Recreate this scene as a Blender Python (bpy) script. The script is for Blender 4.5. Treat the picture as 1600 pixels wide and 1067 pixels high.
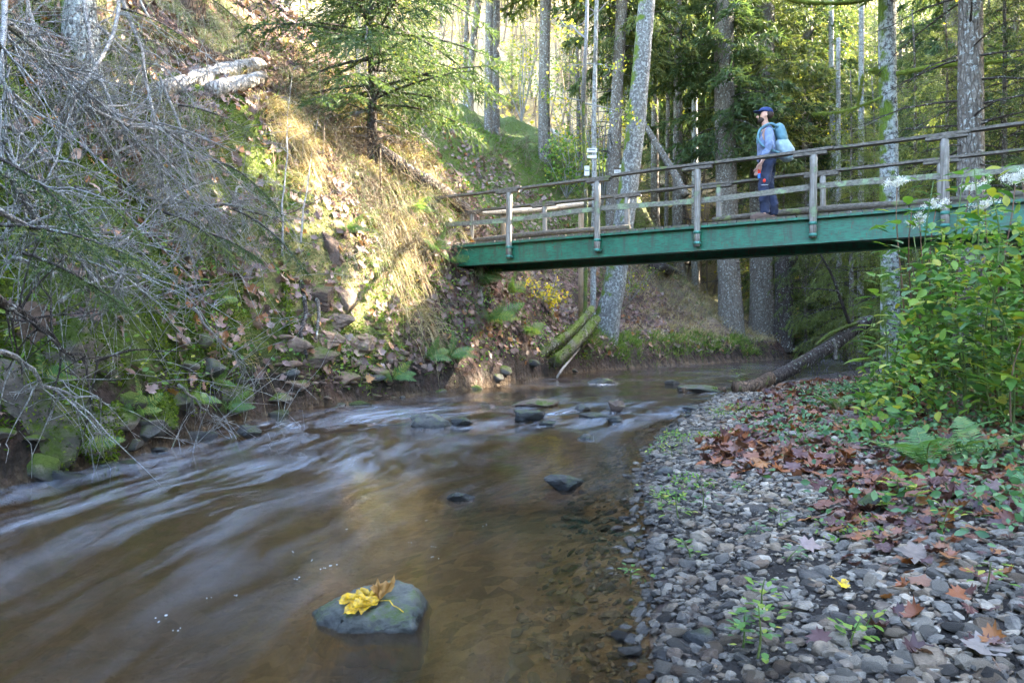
import bpy, bmesh, math, random
import numpy as np
from mathutils import Vector, Matrix

for _o in list(bpy.data.objects):
    bpy.data.objects.remove(_o)
random.seed(7)
RNG = np.random.default_rng(11)
SC = bpy.context.scene
COL = SC.collection
R = math.radians

# ------------------------------------------------------------------ camera
CAM_H = 0.90
FPX = 1067.0
cam_d = bpy.data.cameras.new('camera')
cam = bpy.data.objects.new('camera', cam_d)
COL.objects.link(cam)
cam.location = (0, 0, CAM_H)
cam.rotation_euler = (R(90), 0, 0)
cam_d.sensor_width = 36.0
cam_d.lens = 24.0
cam_d.clip_start = 0.05
cam_d.clip_end = 1200
SC.camera = cam

# ------------------------------------------------------------------ sky, sun, exposure
SUN_AZ, SUN_EL = R(21), R(30)          # azimuth from +X towards +Y
SUN = np.array([math.cos(SUN_EL) * math.cos(SUN_AZ), math.cos(SUN_EL) * math.sin(SUN_AZ), math.sin(SUN_EL)])
world = bpy.data.worlds.new('World')
SC.world = world
world.use_nodes = True
_wn = world.node_tree.nodes
_sky = _wn.new('ShaderNodeTexSky')
_sky.sky_type = 'NISHITA'
_sky.sun_disc = False
_sky.sun_elevation = SUN_EL
_sky.sun_rotation = math.pi / 2 - SUN_AZ
_sky.air_density = 1.0
_sky.dust_density = 2.0
_sky.ozone_density = 0.6
_bg = _wn['Background']
_bg.inputs[1].default_value = 0.15
world.node_tree.links.new(_sky.outputs[0], _bg.inputs[0])
sun_d = bpy.data.lights.new('sun', 'SUN')
sun_o = bpy.data.objects.new('sun', sun_d)
COL.objects.link(sun_o)
sun_d.energy = 3.2
sun_d.angle = R(0.5)
sun_d.color = (1.0, 0.88, 0.70)
sun_o.rotation_euler = Vector(-SUN).to_track_quat('-Z', 'Y').to_euler()
sun_o.location = (20, 20, 30)
SC.view_settings.view_transform = 'Standard'
SC.view_settings.look = 'None'
SC.view_settings.gamma = 1.0
SC.view_settings.use_curve_mapping = False
SC.view_settings.exposure = 4.95
SC.render.engine = 'CYCLES'
SC.cycles.max_bounces = 5
SC.cycles.diffuse_bounces = 2
SC.cycles.glossy_bounces = 2
SC.cycles.transmission_bounces = 2
SC.cycles.transparent_max_bounces = 5
SC.cycles.caustics_reflective = False
SC.cycles.caustics_refractive = False
SC.cycles.use_denoising = True
SC.cycles.adaptive_threshold = 0.025
# ------------------------------------------------------------------ helpers: numbers
def sstep(a, b, x):
    t = np.clip((np.asarray(x, float) - a) / (b - a), 0, 1)
    return t * t * (3 - 2 * t)

def _hash(ix, iy, seed):
    h = (ix.astype(np.int64) * 374761393 + iy.astype(np.int64) * 668265263 + seed * 1442695041) & 0xFFFFFFFF
    h = ((h ^ (h >> 13)) * 1274126177) & 0xFFFFFFFF
    h = (h ^ (h >> 16)) & 0xFFFF
    return h / 65535.0

def vnoise(x, y, seed=0):
    x = np.asarray(x, float); y = np.asarray(y, float)
    ix = np.floor(x); iy = np.floor(y)
    fx = x - ix; fy = y - iy
    fx = fx * fx * (3 - 2 * fx); fy = fy * fy * (3 - 2 * fy)
    a = _hash(ix, iy, seed); b = _hash(ix + 1, iy, seed)
    c = _hash(ix, iy + 1, seed); d = _hash(ix + 1, iy + 1, seed)
    return (a + (b - a) * fx) * (1 - fy) + (c + (d - c) * fx) * fy - 0.5

def fbm(x, y, seed=0, octaves=4, gain=0.5):
    s = 0; a = 1.0
    for k in range(octaves):
        s = s + a * vnoise(x * 2 ** k + 17.3 * k, y * 2 ** k - 9.1 * k, seed + k)
        a *= gain
    return s

def polydist(X, Y, P):
    """distance to a polyline, positive on its left side; and the arc length of the nearest point"""
    best = np.full(np.shape(X), 1e9); sgn = np.ones(np.shape(X)); arc = np.zeros(np.shape(X))
    acc = 0.0
    for (ax, ay), (bx, by) in zip(P[:-1], P[1:]):
        dx, dy = bx - ax, by - ay
        L2 = dx * dx + dy * dy
        t = np.clip(((X - ax) * dx + (Y - ay) * dy) / L2, 0, 1)
        px = X - ax - t * dx; py = Y - ay - t * dy
        d = np.hypot(px, py)
        cr = dx * (Y - ay) - dy * (X - ax)
        m = d < best - 1e-9
        best = np.where(m, d, best); sgn = np.where(m, np.where(cr >= 0, 1.0, -1.0), sgn)
        arc = np.where(m, acc + t * math.sqrt(L2), arc)
        acc += math.sqrt(L2)
    return best * sgn, arc

def smooth_poly(P, n=48):
    P = np.array(P, float)
    Q = []
    ext = np.vstack([2 * P[0] - P[1], P, 2 * P[-1] - P[-2]])
    m = max(2, n // (len(P) - 1))
    for i in range(1, len(ext) - 2):
        p0, p1, p2, p3 = ext[i - 1], ext[i], ext[i + 1], ext[i + 2]
        for t in np.linspace(0, 1, m, endpoint=False):
            Q.append(0.5 * ((2 * p1) + (p2 - p0) * t + (2 * p0 - 5 * p1 + 4 * p2 - p3) * t * t + (3 * p1 - p0 - 3 * p2 + p3) * t ** 3))
    Q.append(P[-1])
    return np.array(Q)

def nrm(v):
    v = np.asarray(v, float)
    return v / np.maximum(np.linalg.norm(v, axis=-1, keepdims=True), 1e-9)

# ------------------------------------------------------------------ helpers: meshes
class Geo:
    """collects triangles and quads with a random number per vertex"""
    def __init__(s):
        s.V = []; s.T = []; s.Q = []; s.r = []; s.n = 0
    def add(s, V, T=None, Q=None, r=None):
        V = np.asarray(V, float).reshape(-1, 3)
        if T is not None and len(T): s.T.append(np.asarray(T, np.int64).reshape(-1, 3) + s.n)
        if Q is not None and len(Q): s.Q.append(np.asarray(Q, np.int64).reshape(-1, 4) + s.n)
        s.V.append(V)
        if r is None: r = 0.5
        s.r.append(np.broadcast_to(np.asarray(r, float), (len(V),)))
        s.n += len(V)
        return s
    def tube(s, P, rad, sides=6, r=None, cap=True, flat=None):
        V, Q, T = tube(P, rad, sides, cap, flat)
        return s.add(V, T, Q, r)
    def box(s, c, half, rot=None, r=None):
        v = np.array([[x, y, z] for x in (-1, 1) for y in (-1, 1) for z in (-1, 1)], float) * np.array(half)
        if rot is not None: v = v @ np.asarray(rot).T
        q = [[0, 1, 3, 2], [4, 6, 7, 5], [0, 4, 5, 1], [2, 3, 7, 6], [0, 2, 6, 4], [1, 5, 7, 3]]
        return s.add(v + np.array(c), None, q, r)
    def scatter(s, tv, tt, pos, Rm, sc, rnd):
        """instances of one triangle template: pos (N,3), Rm (N,3,3), sc (N,) or (N,3), rnd (N,)"""
        N = len(pos)
        if N == 0: return s
        sc = np.asarray(sc, float)
        if sc.ndim == 1: sc = sc[:, None].repeat(3, 1)
        loc = tv[None] * sc[:, None, :]
        W = np.einsum('nij,nvj->nvi', Rm, loc) + pos[:, None, :]
        F = (np.asarray(tt)[None] + (np.arange(N) * len(tv))[:, None, None])
        return s.add(W.reshape(-1, 3), F.reshape(-1, 3), None, np.repeat(rnd, len(tv)))
    def join(s, g):
        for v, r in zip(g.V, g.r): pass
        V, T, Q, r = g.arrays()
        return s.add(V, T, Q, r)
    def arrays(s):
        V = np.vstack(s.V) if s.V else np.zeros((0, 3))
        T = np.vstack(s.T) if s.T else np.zeros((0, 3), np.int64)
        Q = np.vstack(s.Q) if s.Q else np.zeros((0, 4), np.int64)
        r = np.concatenate(s.r) if s.r else np.zeros(0)
        return V, T, Q, r

def tube(P, rad, sides=6, cap=True, flat=None):
    P = np.asarray(P, float); n = len(P)
    rad = np.broadcast_to(np.asarray(rad, float), (n,))
    tan = np.gradient(P, axis=0); tan = nrm(tan)
    up = np.array([0, 0, 1.0]) if abs(tan[0][2]) < 0.9 else np.array([1.0, 0, 0])
    a = np.cross(tan[0], up); a /= np.linalg.norm(a)
    A = np.zeros((n, 3)); B = np.zeros((n, 3))
    for i in range(n):
        a = a - tan[i] * a.dot(tan[i]); a /= max(np.linalg.norm(a), 1e-9)
        A[i] = a; B[i] = np.cross(tan[i], a)
    th = np.arange(sides) * 2 * math.pi / sides
    c = np.cos(th)[None, :, None]; sn = np.sin(th)[None, :, None]
    rr = rad[:, None, None]
    if flat is not None: rr = rr * np.asarray(flat)[:, :, None]
    V = (P[:, None, :] + rr * (c * A[:, None, :] + sn * B[:, None, :])).reshape(-1, 3)
    i = np.arange(n - 1)[:, None]; j = np.arange(sides)[None, :]; k = (j + 1) % sides
    Q = np.stack([i * sides + j, i * sides + k, (i + 1) * sides + k, (i + 1) * sides + j], -1).reshape(-1, 4)
    T = np.zeros((0, 3), np.int64)
    if cap:
        V = np.vstack([V, P[0], P[-1]]); b = n * sides
        T = np.array([[b, k2, j2] for j2, k2 in zip(range(sides), [(x + 1) % sides for x in range(sides)])] +
                     [[b + 1, (n - 1) * sides + j2, (n - 1) * sides + (j2 + 1) % sides] for j2 in range(sides)])
    return V, Q, T

def mesh_of(name, geo, mat, smooth=True, attrs=None, uv=None):
    V, T, Q, r = geo.arrays() if isinstance(geo, Geo) else geo
    me = bpy.data.meshes.new(name)
    me.vertices.add(len(V)); me.vertices.foreach_set('co', np.ascontiguousarray(V, np.float32).ravel())
    nl = len(T) * 3 + len(Q) * 4
    me.loops.add(nl)
    me.loops.foreach_set('vertex_index', np.concatenate([T.ravel(), Q.ravel()]).astype(np.int32))
    me.polygons.add(len(T) + len(Q))
    st = np.concatenate([np.arange(len(T)) * 3, len(T) * 3 + np.arange(len(Q)) * 4]).astype(np.int32)
    me.polygons.foreach_set('loop_start', st)
    me.polygons.foreach_set('use_smooth', np.full(len(T) + len(Q), smooth, bool))
    at = me.attributes.new('rnd', 'FLOAT', 'POINT'); at.data.foreach_set('value', np.asarray(r, np.float32))
    for k, a in (attrs or {}).items():
        at = me.attributes.new(k, 'FLOAT', 'POINT'); at.data.foreach_set('value', np.asarray(a, np.float32))
    if uv is not None:
        ul = me.uv_layers.new(name='flow')
        vi = np.concatenate([T.ravel(), Q.ravel()])
        ul.data.foreach_set('uv', np.ascontiguousarray(uv[vi], np.float32).ravel())
    me.update(calc_edges=True)
    if mat is not None: me.materials.append(mat)
    return me

def ploc(p):
    v = np.zeros(3)
    while p is not None:
        v = v + np.array(p.location); p = p.parent
    return v

def mk(name, geo, mat, parent=None, smooth=True, attrs=None, uv=None, loc=None):
    """one mesh object from geometry in world coordinates; its origin is its parent's, or loc"""
    V, T, Q, r = geo.arrays() if isinstance(geo, Geo) else geo
    o0 = np.array(loc, float) if loc is not None else (ploc(parent) if parent else np.zeros(3))
    me = mesh_of(name, (V - o0, T, Q, r), mat, smooth, attrs, uv)
    o = bpy.data.objects.new(name, me); COL.objects.link(o)
    if parent is not None:
        o.parent = parent; o.location = o0 - ploc(parent)
    else:
        o.location = o0
    return o

def tag(o, label=None, cat=None, group=None, kind=None):
    if label: o['label'] = label
    if cat: o['category'] = cat
    if group: o['group'] = group
    if kind: o['kind'] = kind
    return o

def thing(name, label, cat, loc, group=None):
    e = bpy.data.objects.new(name, None); COL.objects.link(e)
    e.location = loc; e.empty_display_size = 0.2
    return tag(e, label, cat, group)

def inst(name, me, parent, M):
    """an object that shares mesh data, placed by a world matrix under a parent that is only moved"""
    o = bpy.data.objects.new(name, me); COL.objects.link(o)
    M = M.copy()
    if parent is not None:
        o.parent = parent
        M.translation = M.translation - Vector(ploc(parent))
    o.matrix_local = M
    return o

def mat4(Rm, pos, s):
    s = np.broadcast_to(np.asarray(s, float), (3,))
    m = Matrix.Identity(4)
    for i in range(3):
        for j in range(3): m[i][j] = Rm[i][j] * s[j]
        m[i][3] = pos[i]
    return m

def frames(n, yaw):
    """rotation matrices with local z along n (N,3), turned by yaw"""
    n = nrm(n)
    ref = np.where(np.abs(n[:, 2:3]) < 0.9, np.array([[0, 0, 1.0]]), np.array([[1.0, 0, 0]]))
    x = nrm(np.cross(ref, n)); y = np.cross(n, x)
    c = np.cos(yaw)[:, None]; s_ = np.sin(yaw)[:, None]
    X = c * x + s_ * y; Y = np.cross(n, X)
    return np.stack([X, Y, n], -1)

def aim(x, up=None):
    """rotation matrices with local x along the vectors (N,3)"""
    x = nrm(x)
    if up is None: up = np.array([[0, 0, 1.0]])
    y = np.cross(up, x); bad = np.linalg.norm(y, axis=1) < 1e-3
    y[bad] = np.array([0, 1.0, 0]); y = nrm(y)
    return np.stack([x, y, np.cross(x, y)], -1)

def ico(sub):
    bm = bmesh.new(); bmesh.ops.create_icosphere(bm, subdivisions=sub, radius=1.0)
    V = np.array([v.co[:] for v in bm.verts]); T = np.array([[v.index for v in f.verts] for f in bm.faces]); bm.free()
    return V, T
ICO = {k: ico(k) for k in (1, 2, 3, 4, 5)}

def hull(P):
    bm = bmesh.new()
    for p in P: bm.verts.new(p)
    r_ = bmesh.ops.convex_hull(bm, input=bm.verts)
    kill = [g for g in r_['geom_interior'] + r_['geom_unused'] if isinstance(g, bmesh.types.BMVert)]
    for v in kill:
        if v.is_valid: bm.verts.remove(v)
    bm.verts.index_update(); bmesh.ops.triangulate(bm, faces=bm.faces)
    V = np.array([v.co[:] for v in bm.verts]); T = np.array([[v.index for v in f.verts] for f in bm.faces]); bm.free()
    return V, T

def noise3(V, sc, seed):
    return (fbm(V[:, 0] * sc + 3.1 * seed, V[:, 1] * sc + V[:, 2] * sc * 0.7, seed, 3) +
            fbm(V[:, 2] * sc - 5.7 * seed, V[:, 1] * sc - V[:, 0] * sc * 0.6 + 8, seed + 40, 3)) * 0.5
# ------------------------------------------------------------------ materials
class NT:
    def __init__(s, name):
        s.m = bpy.data.materials.new(name); s.m.use_nodes = True
        s.t = s.m.node_tree; s.t.nodes.clear()
        s.out = s.t.nodes.new('ShaderNodeOutputMaterial')
    def n(s, typ, **kw):
        nd = s.t.nodes.new('ShaderNode' + typ)
        for k, v in kw.items():
            if k.startswith('i_'):
                key = k[2:]; key = int(key) if key.isdigit() else key.replace('_', ' ')
                s.set(nd.inputs[key], v)
            else: setattr(nd, k, v)
        return nd
    def set(s, sock, v):
        if isinstance(v, bpy.types.NodeSocket): s.t.links.new(v, sock)
        elif isinstance(v, (tuple, list)) and len(v) == 3 and sock.type == 'RGBA': sock.default_value = (*v, 1)
        else: sock.default_value = v
    def coord(s, kind='Object', scale=(1, 1, 1)):
        tc = s.n('TexCoord')
        mp = s.n('Mapping'); s.set(mp.inputs[0], tc.outputs[kind]); mp.inputs['Scale'].default_value = scale
        return mp.outputs[0]
    def noise(s, vec, scale, detail=4, rough=0.55, dist=0.0):
        nd = s.n('TexNoise'); s.set(nd.inputs['Vector'], vec)
        nd.inputs['Scale'].default_value = scale; nd.inputs['Detail'].default_value = detail
        nd.inputs['Roughness'].default_value = rough; nd.inputs['Distortion'].default_value = dist
        return nd.outputs[0]
    def voro(s, vec, scale, feature='F1', rnd=1.0):
        nd = s.n('TexVoronoi', feature=feature); s.set(nd.inputs['Vector'], vec)
        nd.inputs['Scale'].default_value = scale
        if 'Randomness' in nd.inputs: nd.inputs['Randomness'].default_value = rnd
        return nd
    def ramp(s, fac, stops, interp='LINEAR'):
        nd = s.n('ValToRGB'); s.set(nd.inputs[0], fac); nd.color_ramp.interpolation = interp
        el = nd.color_ramp.elements
        while len(el) < len(stops): el.new(0.5)
        for e, (p, c) in zip(el, stops):
            e.position = p; e.color = (*c, 1) if len(c) == 3 else c
        return nd.outputs[0]
    def mix(s, f, a, b, mode='MIX'):
        nd = s.n('Mix', data_type='RGBA', blend_type=mode)
        s.set(nd.inputs[0], f); s.set(nd.inputs[6], a); s.set(nd.inputs[7], b)
        return nd.outputs[2]
    def math(s, op, a, b=0.0, c=None, clamp=False):
        nd = s.n('Math', operation=op, use_clamp=clamp); s.set(nd.inputs[0], a); s.set(nd.inputs[1], b)
        if c is not None: s.set(nd.inputs[2], c)
        return nd.outputs[0]
    def rng(s, v, a, b, c=0.0, d=1.0):
        nd = s.n('MapRange'); s.set(nd.inputs[0], v)
        for i, x in zip((1, 2, 3, 4), (a, b, c, d)): s.set(nd.inputs[i], x)
        return nd.outputs[0]
    def attr(s, name):
        return s.n('Attribute', attribute_name=name).outputs['Fac']
    def rnd(s):
        """per-piece random number: the mesh attribute plus the object's own"""
        return s.math('FRACT', s.math('ADD', s.attr('rnd'), s.n('ObjectInfo').outputs['Random']))
    def bump(s, h, strength=0.5, dist=0.02, normal=None):
        nd = s.n('Bump'); s.set(nd.inputs['Height'], h)
        nd.inputs['Strength'].default_value = strength; nd.inputs['Distance'].default_value = dist
        if normal is not None: s.set(nd.inputs['Normal'], normal)
        return nd.outputs[0]
    def pbr(s, col, rough=0.8, normal=None, spec=0.3, **kw):
        nd = s.n('BsdfPrincipled'); s.set(nd.inputs['Base Color'], col); s.set(nd.inputs['Roughness'], rough)
        s.set(nd.inputs['Specular IOR Level'], spec)
        if normal is not None: s.set(nd.inputs['Normal'], normal)
        for k, v in kw.items(): s.set(nd.inputs[k.replace('_', ' ')], v)
        return nd.outputs[0]
    def mixs(s, f, a, b):
        nd = s.n('MixShader'); s.set(nd.inputs[0], f); s.set(nd.inputs[1], a); s.set(nd.inputs[2], b)
        return nd.outputs[0]
    def done(s, sh, disp=None):
        s.t.links.new(sh, s.out.inputs[0])
        return s.m

def leaf_mat(name, stops, rough=0.5, trans=0.4, spec=0.25, fine=60, speck=0.25, bumpy=0.3):
    """thin leaf: colour by piece, veins and specks by noise, light passing through"""
    g = NT(name); v = g.coord('Object')
    col = g.ramp(g.rnd(), stops)
    nz = g.noise(v, fine, 3)
    col = g.mix(g.rng(nz, 0.35, 0.7, 0, speck), col, (0.02, 0.015, 0.008))
    nb = g.bump(nz, bumpy, 0.004)
    d = g.pbr(col, rough, nb, spec)
    t = g.n('BsdfTranslucent'); g.set(t.inputs[0], g.mix(1.0, col, (1.5, 1.5, 0.8), 'MULTIPLY'))
    return g.done(g.mixs(trans, d, t.outputs[0]))

def bark_mat(name, dark, light, moss=0.3, lichen=0.2, sc=1.0, mosscol=(0.09, 0.13, 0.015), side=None):
    g = NT(name); v = g.coord('Object', (sc, sc, sc * 0.28)); w = g.coord('Object')
    vo = g.voro(v, 16, 'DISTANCE_TO_EDGE')
    n1 = g.noise(v, 9, 6, 0.65); n2 = g.noise(w, 3.0, 4); n3 = g.noise(w, 30, 4)
    cr = g.rng(vo.outputs['Distance'], 0.0, 0.16)
    col = g.mix(g.math('MULTIPLY', cr, g.rng(n1, 0.3, 0.7)), dark, light)
    col = g.mix(g.rng(n3, 0.40, 0.70, 0, 0.5), col, tuple(c * 0.45 for c in dark))
    if lichen:
        li = g.rng(g.noise(w, 14, 5, 0.7), 0.60 - 0.18 * lichen, 0.66 - 0.12 * lichen)
        col = g.mix(g.math('MULTIPLY', li, 0.8), col, (0.34, 0.36, 0.33))
    if moss:
        f = n2
        if side is not None:
            nd = g.n('VectorMath', operation='DOT_PRODUCT'); g.set(nd.inputs[0], g.n('NewGeometry').outputs['Normal'])
            nd.inputs[1].default_value = side
            f = g.math('ADD', g.math('MULTIPLY', n2, 0.75), g.math('MULTIPLY', nd.outputs['Value'], 0.22))
        mk_ = g.rng(f, 0.72 - 0.45 * moss, 0.80 - 0.45 * moss)
        col = g.mix(mk_, col, g.mix(n3, tuple(c * 0.5 for c in mosscol), tuple(c * 1.5 for c in mosscol)))
    h = g.math('ADD', g.math('MULTIPLY', cr, 0.7), g.math('MULTIPLY', n3, 0.5))
    return g.done(g.pbr(col, 0.9, g.bump(h, 0.9, 0.03), 0.2))

def stone_mat(name, cols, moss=0.0, wet=0.0, sc=1.0, wz=(0.03, 0.10), spec=0.14):
    g = NT(name); w = g.coord('Object', (sc, sc, sc))
    n1 = g.noise(w, 5, 6, 0.6); n2 = g.noise(w, 28, 5, 0.7)
    base = g.ramp(g.rnd(), cols)
    col = g.mix(g.rng(n1, 0.3, 0.7), g.mix(1.0, base, (0.5, 0.5, 0.52), 'MULTIPLY'), g.mix(1.0, base, (1.3, 1.28, 1.22), 'MULTIPLY'))
    col = g.mix(g.rng(n2, 0.5, 0.75, 0, 0.5), col, (0.03, 0.03, 0.03))
    rough = g.rng(n1, 0.3, 0.7, 0.5, 0.85)
    if moss:
        nd = g.n('SeparateXYZ'); g.set(nd.inputs[0], g.n('NewGeometry').outputs['Normal'])
        f = g.math('ADD', g.math('ADD', g.math('MULTIPLY', nd.outputs[2], 0.16), 0.08), g.math('ADD', g.math('MULTIPLY', g.noise(w, 2.6, 5, 0.65), .7), g.math('MULTIPLY', g.noise(w, 12, 5, 0.7), .35)))
        mf = g.rng(f, 0.90 - 0.42 * moss, 1.04 - 0.42 * moss)
        col = g.mix(mf, col, g.mix(n2, (0.02, 0.033, 0.006), (0.085, 0.115, 0.02)))
        rough = g.math('MAXIMUM', rough, g.math('MULTIPLY', mf, 0.95))
    if wet:
        gz = g.n('SeparateXYZ'); g.set(gz.inputs[0], g.n('NewGeometry').outputs['Position'])
        wf = g.rng(g.math('ADD', gz.outputs[2], g.math('MULTIPLY', n1, .03)), wz[0] + .015, wz[1] + .015, 1, 0)
        col = g.mix(g.math('MULTIPLY', wf, 0.65), col, (0.012, 0.013, 0.015))
        rough = g.mix(wf, rough, (0.2, 0.2, 0.2))
    h = g.math('ADD', n1, g.math('MULTIPLY', n2, 0.35))
    return g.done(g.pbr(col, rough, g.bump(g.math('ADD', h, g.math('MULTIPLY', g.noise(g.coord('Object', (sc, sc, sc * 1.6)), 14, 6, 0.75), 0.8)), 0.9, 0.05 / sc), spec))

MT = {}
# ground: leaf litter, earth, moss, river bed by zone
g = NT('ground'); w = g.coord('Object')
vo = g.voro(w, 11); vo2 = g.voro(w, 27)
lit = g.ramp(g.n('SeparateColor', i_0=vo.outputs['Color']).outputs[0],
             [(0.0, (0.025, 0.014, 0.011)), (0.35, (0.085, 0.048, 0.038)), (0.6, (0.16, 0.105, 0.095)), (0.85, (0.12, 0.05, 0.024)), (1.0, (0.21, 0.155, 0.145))])
n_a = g.noise(w, 2.2, 6, 0.6); n_b = g.noise(w, 40, 5, 0.7); n_c = g.noise(w, 8, 5, 0.65)
earth = g.mix(n_b, (0.014, 0.009, 0.007), (0.065, 0.044, 0.032))
col = g.mix(g.rng(n_a, 0.36, 0.5), earth, lit)
mossc = g.mix(n_b, (0.02, 0.035, 0.006), (0.11, 0.15, 0.022))
mossf = g.rng(g.math('ADD', g.math('MULTIPLY', n_c, 0.8), g.math('MULTIPLY', g.attr('moss'), 0.60)), 0.60, 0.72)
col = g.mix(mossf, col, mossc)
drc = g.mix(n_b, (0.16, 0.11, 0.055), (0.42, 0.33, 0.19))
col = g.mix(g.math('MULTIPLY', g.attr('dry'), g.rng(n_c, 0.3, 0.6)), col, drc)
bedc = g.ramp(g.n('SeparateColor', i_0=g.voro(w, 13).outputs['Color']).outputs[0],
              [(0, (0.06, 0.04, 0.024)), (0.5, (0.13, 0.085, 0.048)), (1, (0.20, 0.145, 0.09))])
col = g.mix(g.attr('bed'), col, bedc)
grc = g.mix(n_b, (0.012, 0.010, 0.009), (0.06, 0.05, 0.042))  # near black grit: shade in the gaps between pebbles put into the colour
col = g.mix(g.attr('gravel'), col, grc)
h = g.math('ADD', g.math('MULTIPLY', vo.outputs['Distance'], 0.8), g.math('ADD', n_b, g.math('MULTIPLY', vo2.outputs['Distance'], 0.5)))
col = g.mix(g.math('MULTIPLY', g.attr('wet'), 0.8), col, (0.012, 0.011, 0.008))
rg = g.rng(n_c, 0.3, 0.7, 0.55, 0.95)
MT['ground'] = g.done(g.pbr(col, rg, g.bump(h, 1.0, 0.06), 0.12))

# far hillside: pale dry grass
g = NT('dry_hillside'); w = g.coord('Object')
n1 = g.noise(w, 0.25, 5); n2 = g.noise(w, 6, 5, 0.7)
col = g.mix(g.rng(n1, 0.35, 0.65), (0.30, 0.22, 0.10), (0.55, 0.44, 0.25))
col = g.mix(g.rng(n2, 0.4, 0.7, 0, 0.5), col, (0.16, 0.13, 0.05))
MT['hill'] = g.done(g.pbr(col, 0.95, g.bump(n2, 1.0, 0.4), 0.1))

# water
g = NT('stream_water')
uvn = g.n('UVMap', uv_map='flow')
def fl(sx, sy):
    mp = g.n('Mapping'); g.set(mp.inputs[0], uvn.outputs[0]); mp.inputs['Scale'].default_value = (sx, sy, 1); return mp.outputs[0]
warp = g.noise(fl(0.6, 0.35), 1.0, 3)
def flw(sx, sy, k):
    mp = g.n('Mapping'); g.set(mp.inputs[0], uvn.outputs[0]); mp.inputs['Scale'].default_value = (sx, sy, 1)
    cb = g.n('CombineXYZ'); g.set(cb.inputs[0], g.math('MULTIPLY', warp, k * sx)); g.set(cb.inputs[1], 0.0)
    va = g.n('VectorMath', operation='ADD'); g.set(va.inputs[0], mp.outputs[0]); g.set(va.inputs[1], cb.outputs[0])
    return va.outputs[0]
s1 = g.noise(flw(4.2, 0.55, 0.9), 1.0, 5, 0.6); s2 = g.noise(flw(13, 1.5, 0.9), 1.0, 4, 0.6); s3 = g.noise(flw(1.6, 0.9, 0.9), 1.0, 4)
s4 = g.noise(flw(34, 5, 0.9), 1.0, 3, 0.6)
hgt = g.math('ADD', g.math('MULTIPLY', s1, 1.0), g.math('ADD', g.math('MULTIPLY', s2, 0.35), g.math('MULTIPLY', s4, 0.03)))
nb = g.bump(hgt, 0.22, 0.05)
fr = g.n('Fresnel'); fr.inputs[0].default_value = 1.33; g.set(fr.inputs[1], nb)
tr = g.n('BsdfTransparent'); tr.inputs[0].default_value = (0.84, 0.71, 0.52, 1)
mk_d = g.n('BsdfDiffuse'); mk_d.inputs[0].default_value = (0.036, 0.022, 0.010, 1); g.set(mk_d.inputs['Normal'], nb)
dep = g.attr('depth')
murk = g.rng(dep, 0.04, 0.34, 0.0, 0.80)
body = g.mixs(murk, tr.outputs[0], mk_d.outputs[0])
gl = g.n('BsdfAnisotropic'); gl.inputs['Roughness'].default_value = 0.09; g.set(gl.inputs['Normal'], nb)
sh = g.mixs(g.math('MULTIPLY', fr.outputs[0], 1.0), body, gl.outputs[0])
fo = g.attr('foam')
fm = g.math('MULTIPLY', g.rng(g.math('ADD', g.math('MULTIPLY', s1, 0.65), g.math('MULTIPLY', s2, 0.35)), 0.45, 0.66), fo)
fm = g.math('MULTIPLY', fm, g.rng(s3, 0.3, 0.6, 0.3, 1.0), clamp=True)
wf = g.n('BsdfDiffuse'); wf.inputs[0].default_value = (0.50, 0.56, 0.64, 1)  # pale blue mixes foam white with painted sky reflection
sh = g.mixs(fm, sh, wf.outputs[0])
MT['water'] = g.done(sh)

LITTER = [(0.0, (0.05, 0.028, 0.022)), (0.22, (0.14, 0.085, 0.072)), (0.45, (0.21, 0.145, 0.125)), (0.68, (0.10, 0.05, 0.035)), (0.8, (0.27, 0.20, 0.18)), (0.93, (0.20, 0.075, 0.02)), (1.0, (0.27, 0.13, 0.035))]
MT['litter'] = leaf_mat('fallen_leaf', LITTER, 0.45, 0.12, 0.28)
MT['rust'] = leaf_mat('rust_leaf', [(0.0, (0.045, 0.018, 0.018)), (0.35, (0.095, 0.04, 0.036)), (0.6, (0.22, 0.065, 0.018)), (0.8, (0.13, 0.075, 0.065)), (1.0, (0.28, 0.10, 0.02))], 0.42, 0.15, 0.28)
MT['yellow_leaf'] = leaf_mat('yellow_leaf', [(0, (0.55, 0.30, 0.006)), (1, (0.66, 0.40, 0.01))], 0.5, 0.2, 0.4, 90, 0.75)
MT['brown_leaf'] = leaf_mat('brown_leaf', [(0, (0.26, 0.12, 0.03)), (1, (0.30, 0.15, 0.04))], 0.5, 0.25, 0.4, 40, 0.3)
MT['pale_leaf'] = leaf_mat('pale_leaf', [(0, (0.17, 0.13, 0.105)), (1, (0.22, 0.175, 0.145))], 0.5, 0.2, 0.4)
MT['needle'] = leaf_mat('spruce_needle', [(0, (0.028, 0.052, 0.024)), (0.5, (0.055, 0.088, 0.033)), (0.85, (0.10, 0.125, 0.04)), (1, (0.16, 0.165, 0.05))], 0.55, 0.35, 0.15, 8, 0.2)
MT['needle_dark'] = leaf_mat('dark_spruce_needle', [(0, (0.012, 0.035, 0.018)), (0.5, (0.022, 0.055, 0.024)), (1, (0.06, 0.09, 0.03))], 0.55, 0.3, 0.3, 8, 0.2)
MT['needle_sun_tint'] = leaf_mat('sun_tinted_spruce_needle', [(0, (0.07, 0.10, 0.03)), (0.6, (0.13, 0.16, 0.045)), (1, (0.20, 0.20, 0.065))], 0.55, 0.45, 0.3, 8, 0.2)  # sunlit look painted in: yellower copy of the spruce needle colour
MT['grass_dry'] = leaf_mat('dry_grass', [(0, (0.14, 0.095, 0.05)), (0.4, (0.30, 0.22, 0.12)), (0.8, (0.46, 0.37, 0.22)), (1, (0.16, 0.17, 0.05))], 0.7, 0.3, 0.2, 20, 0.2)
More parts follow.
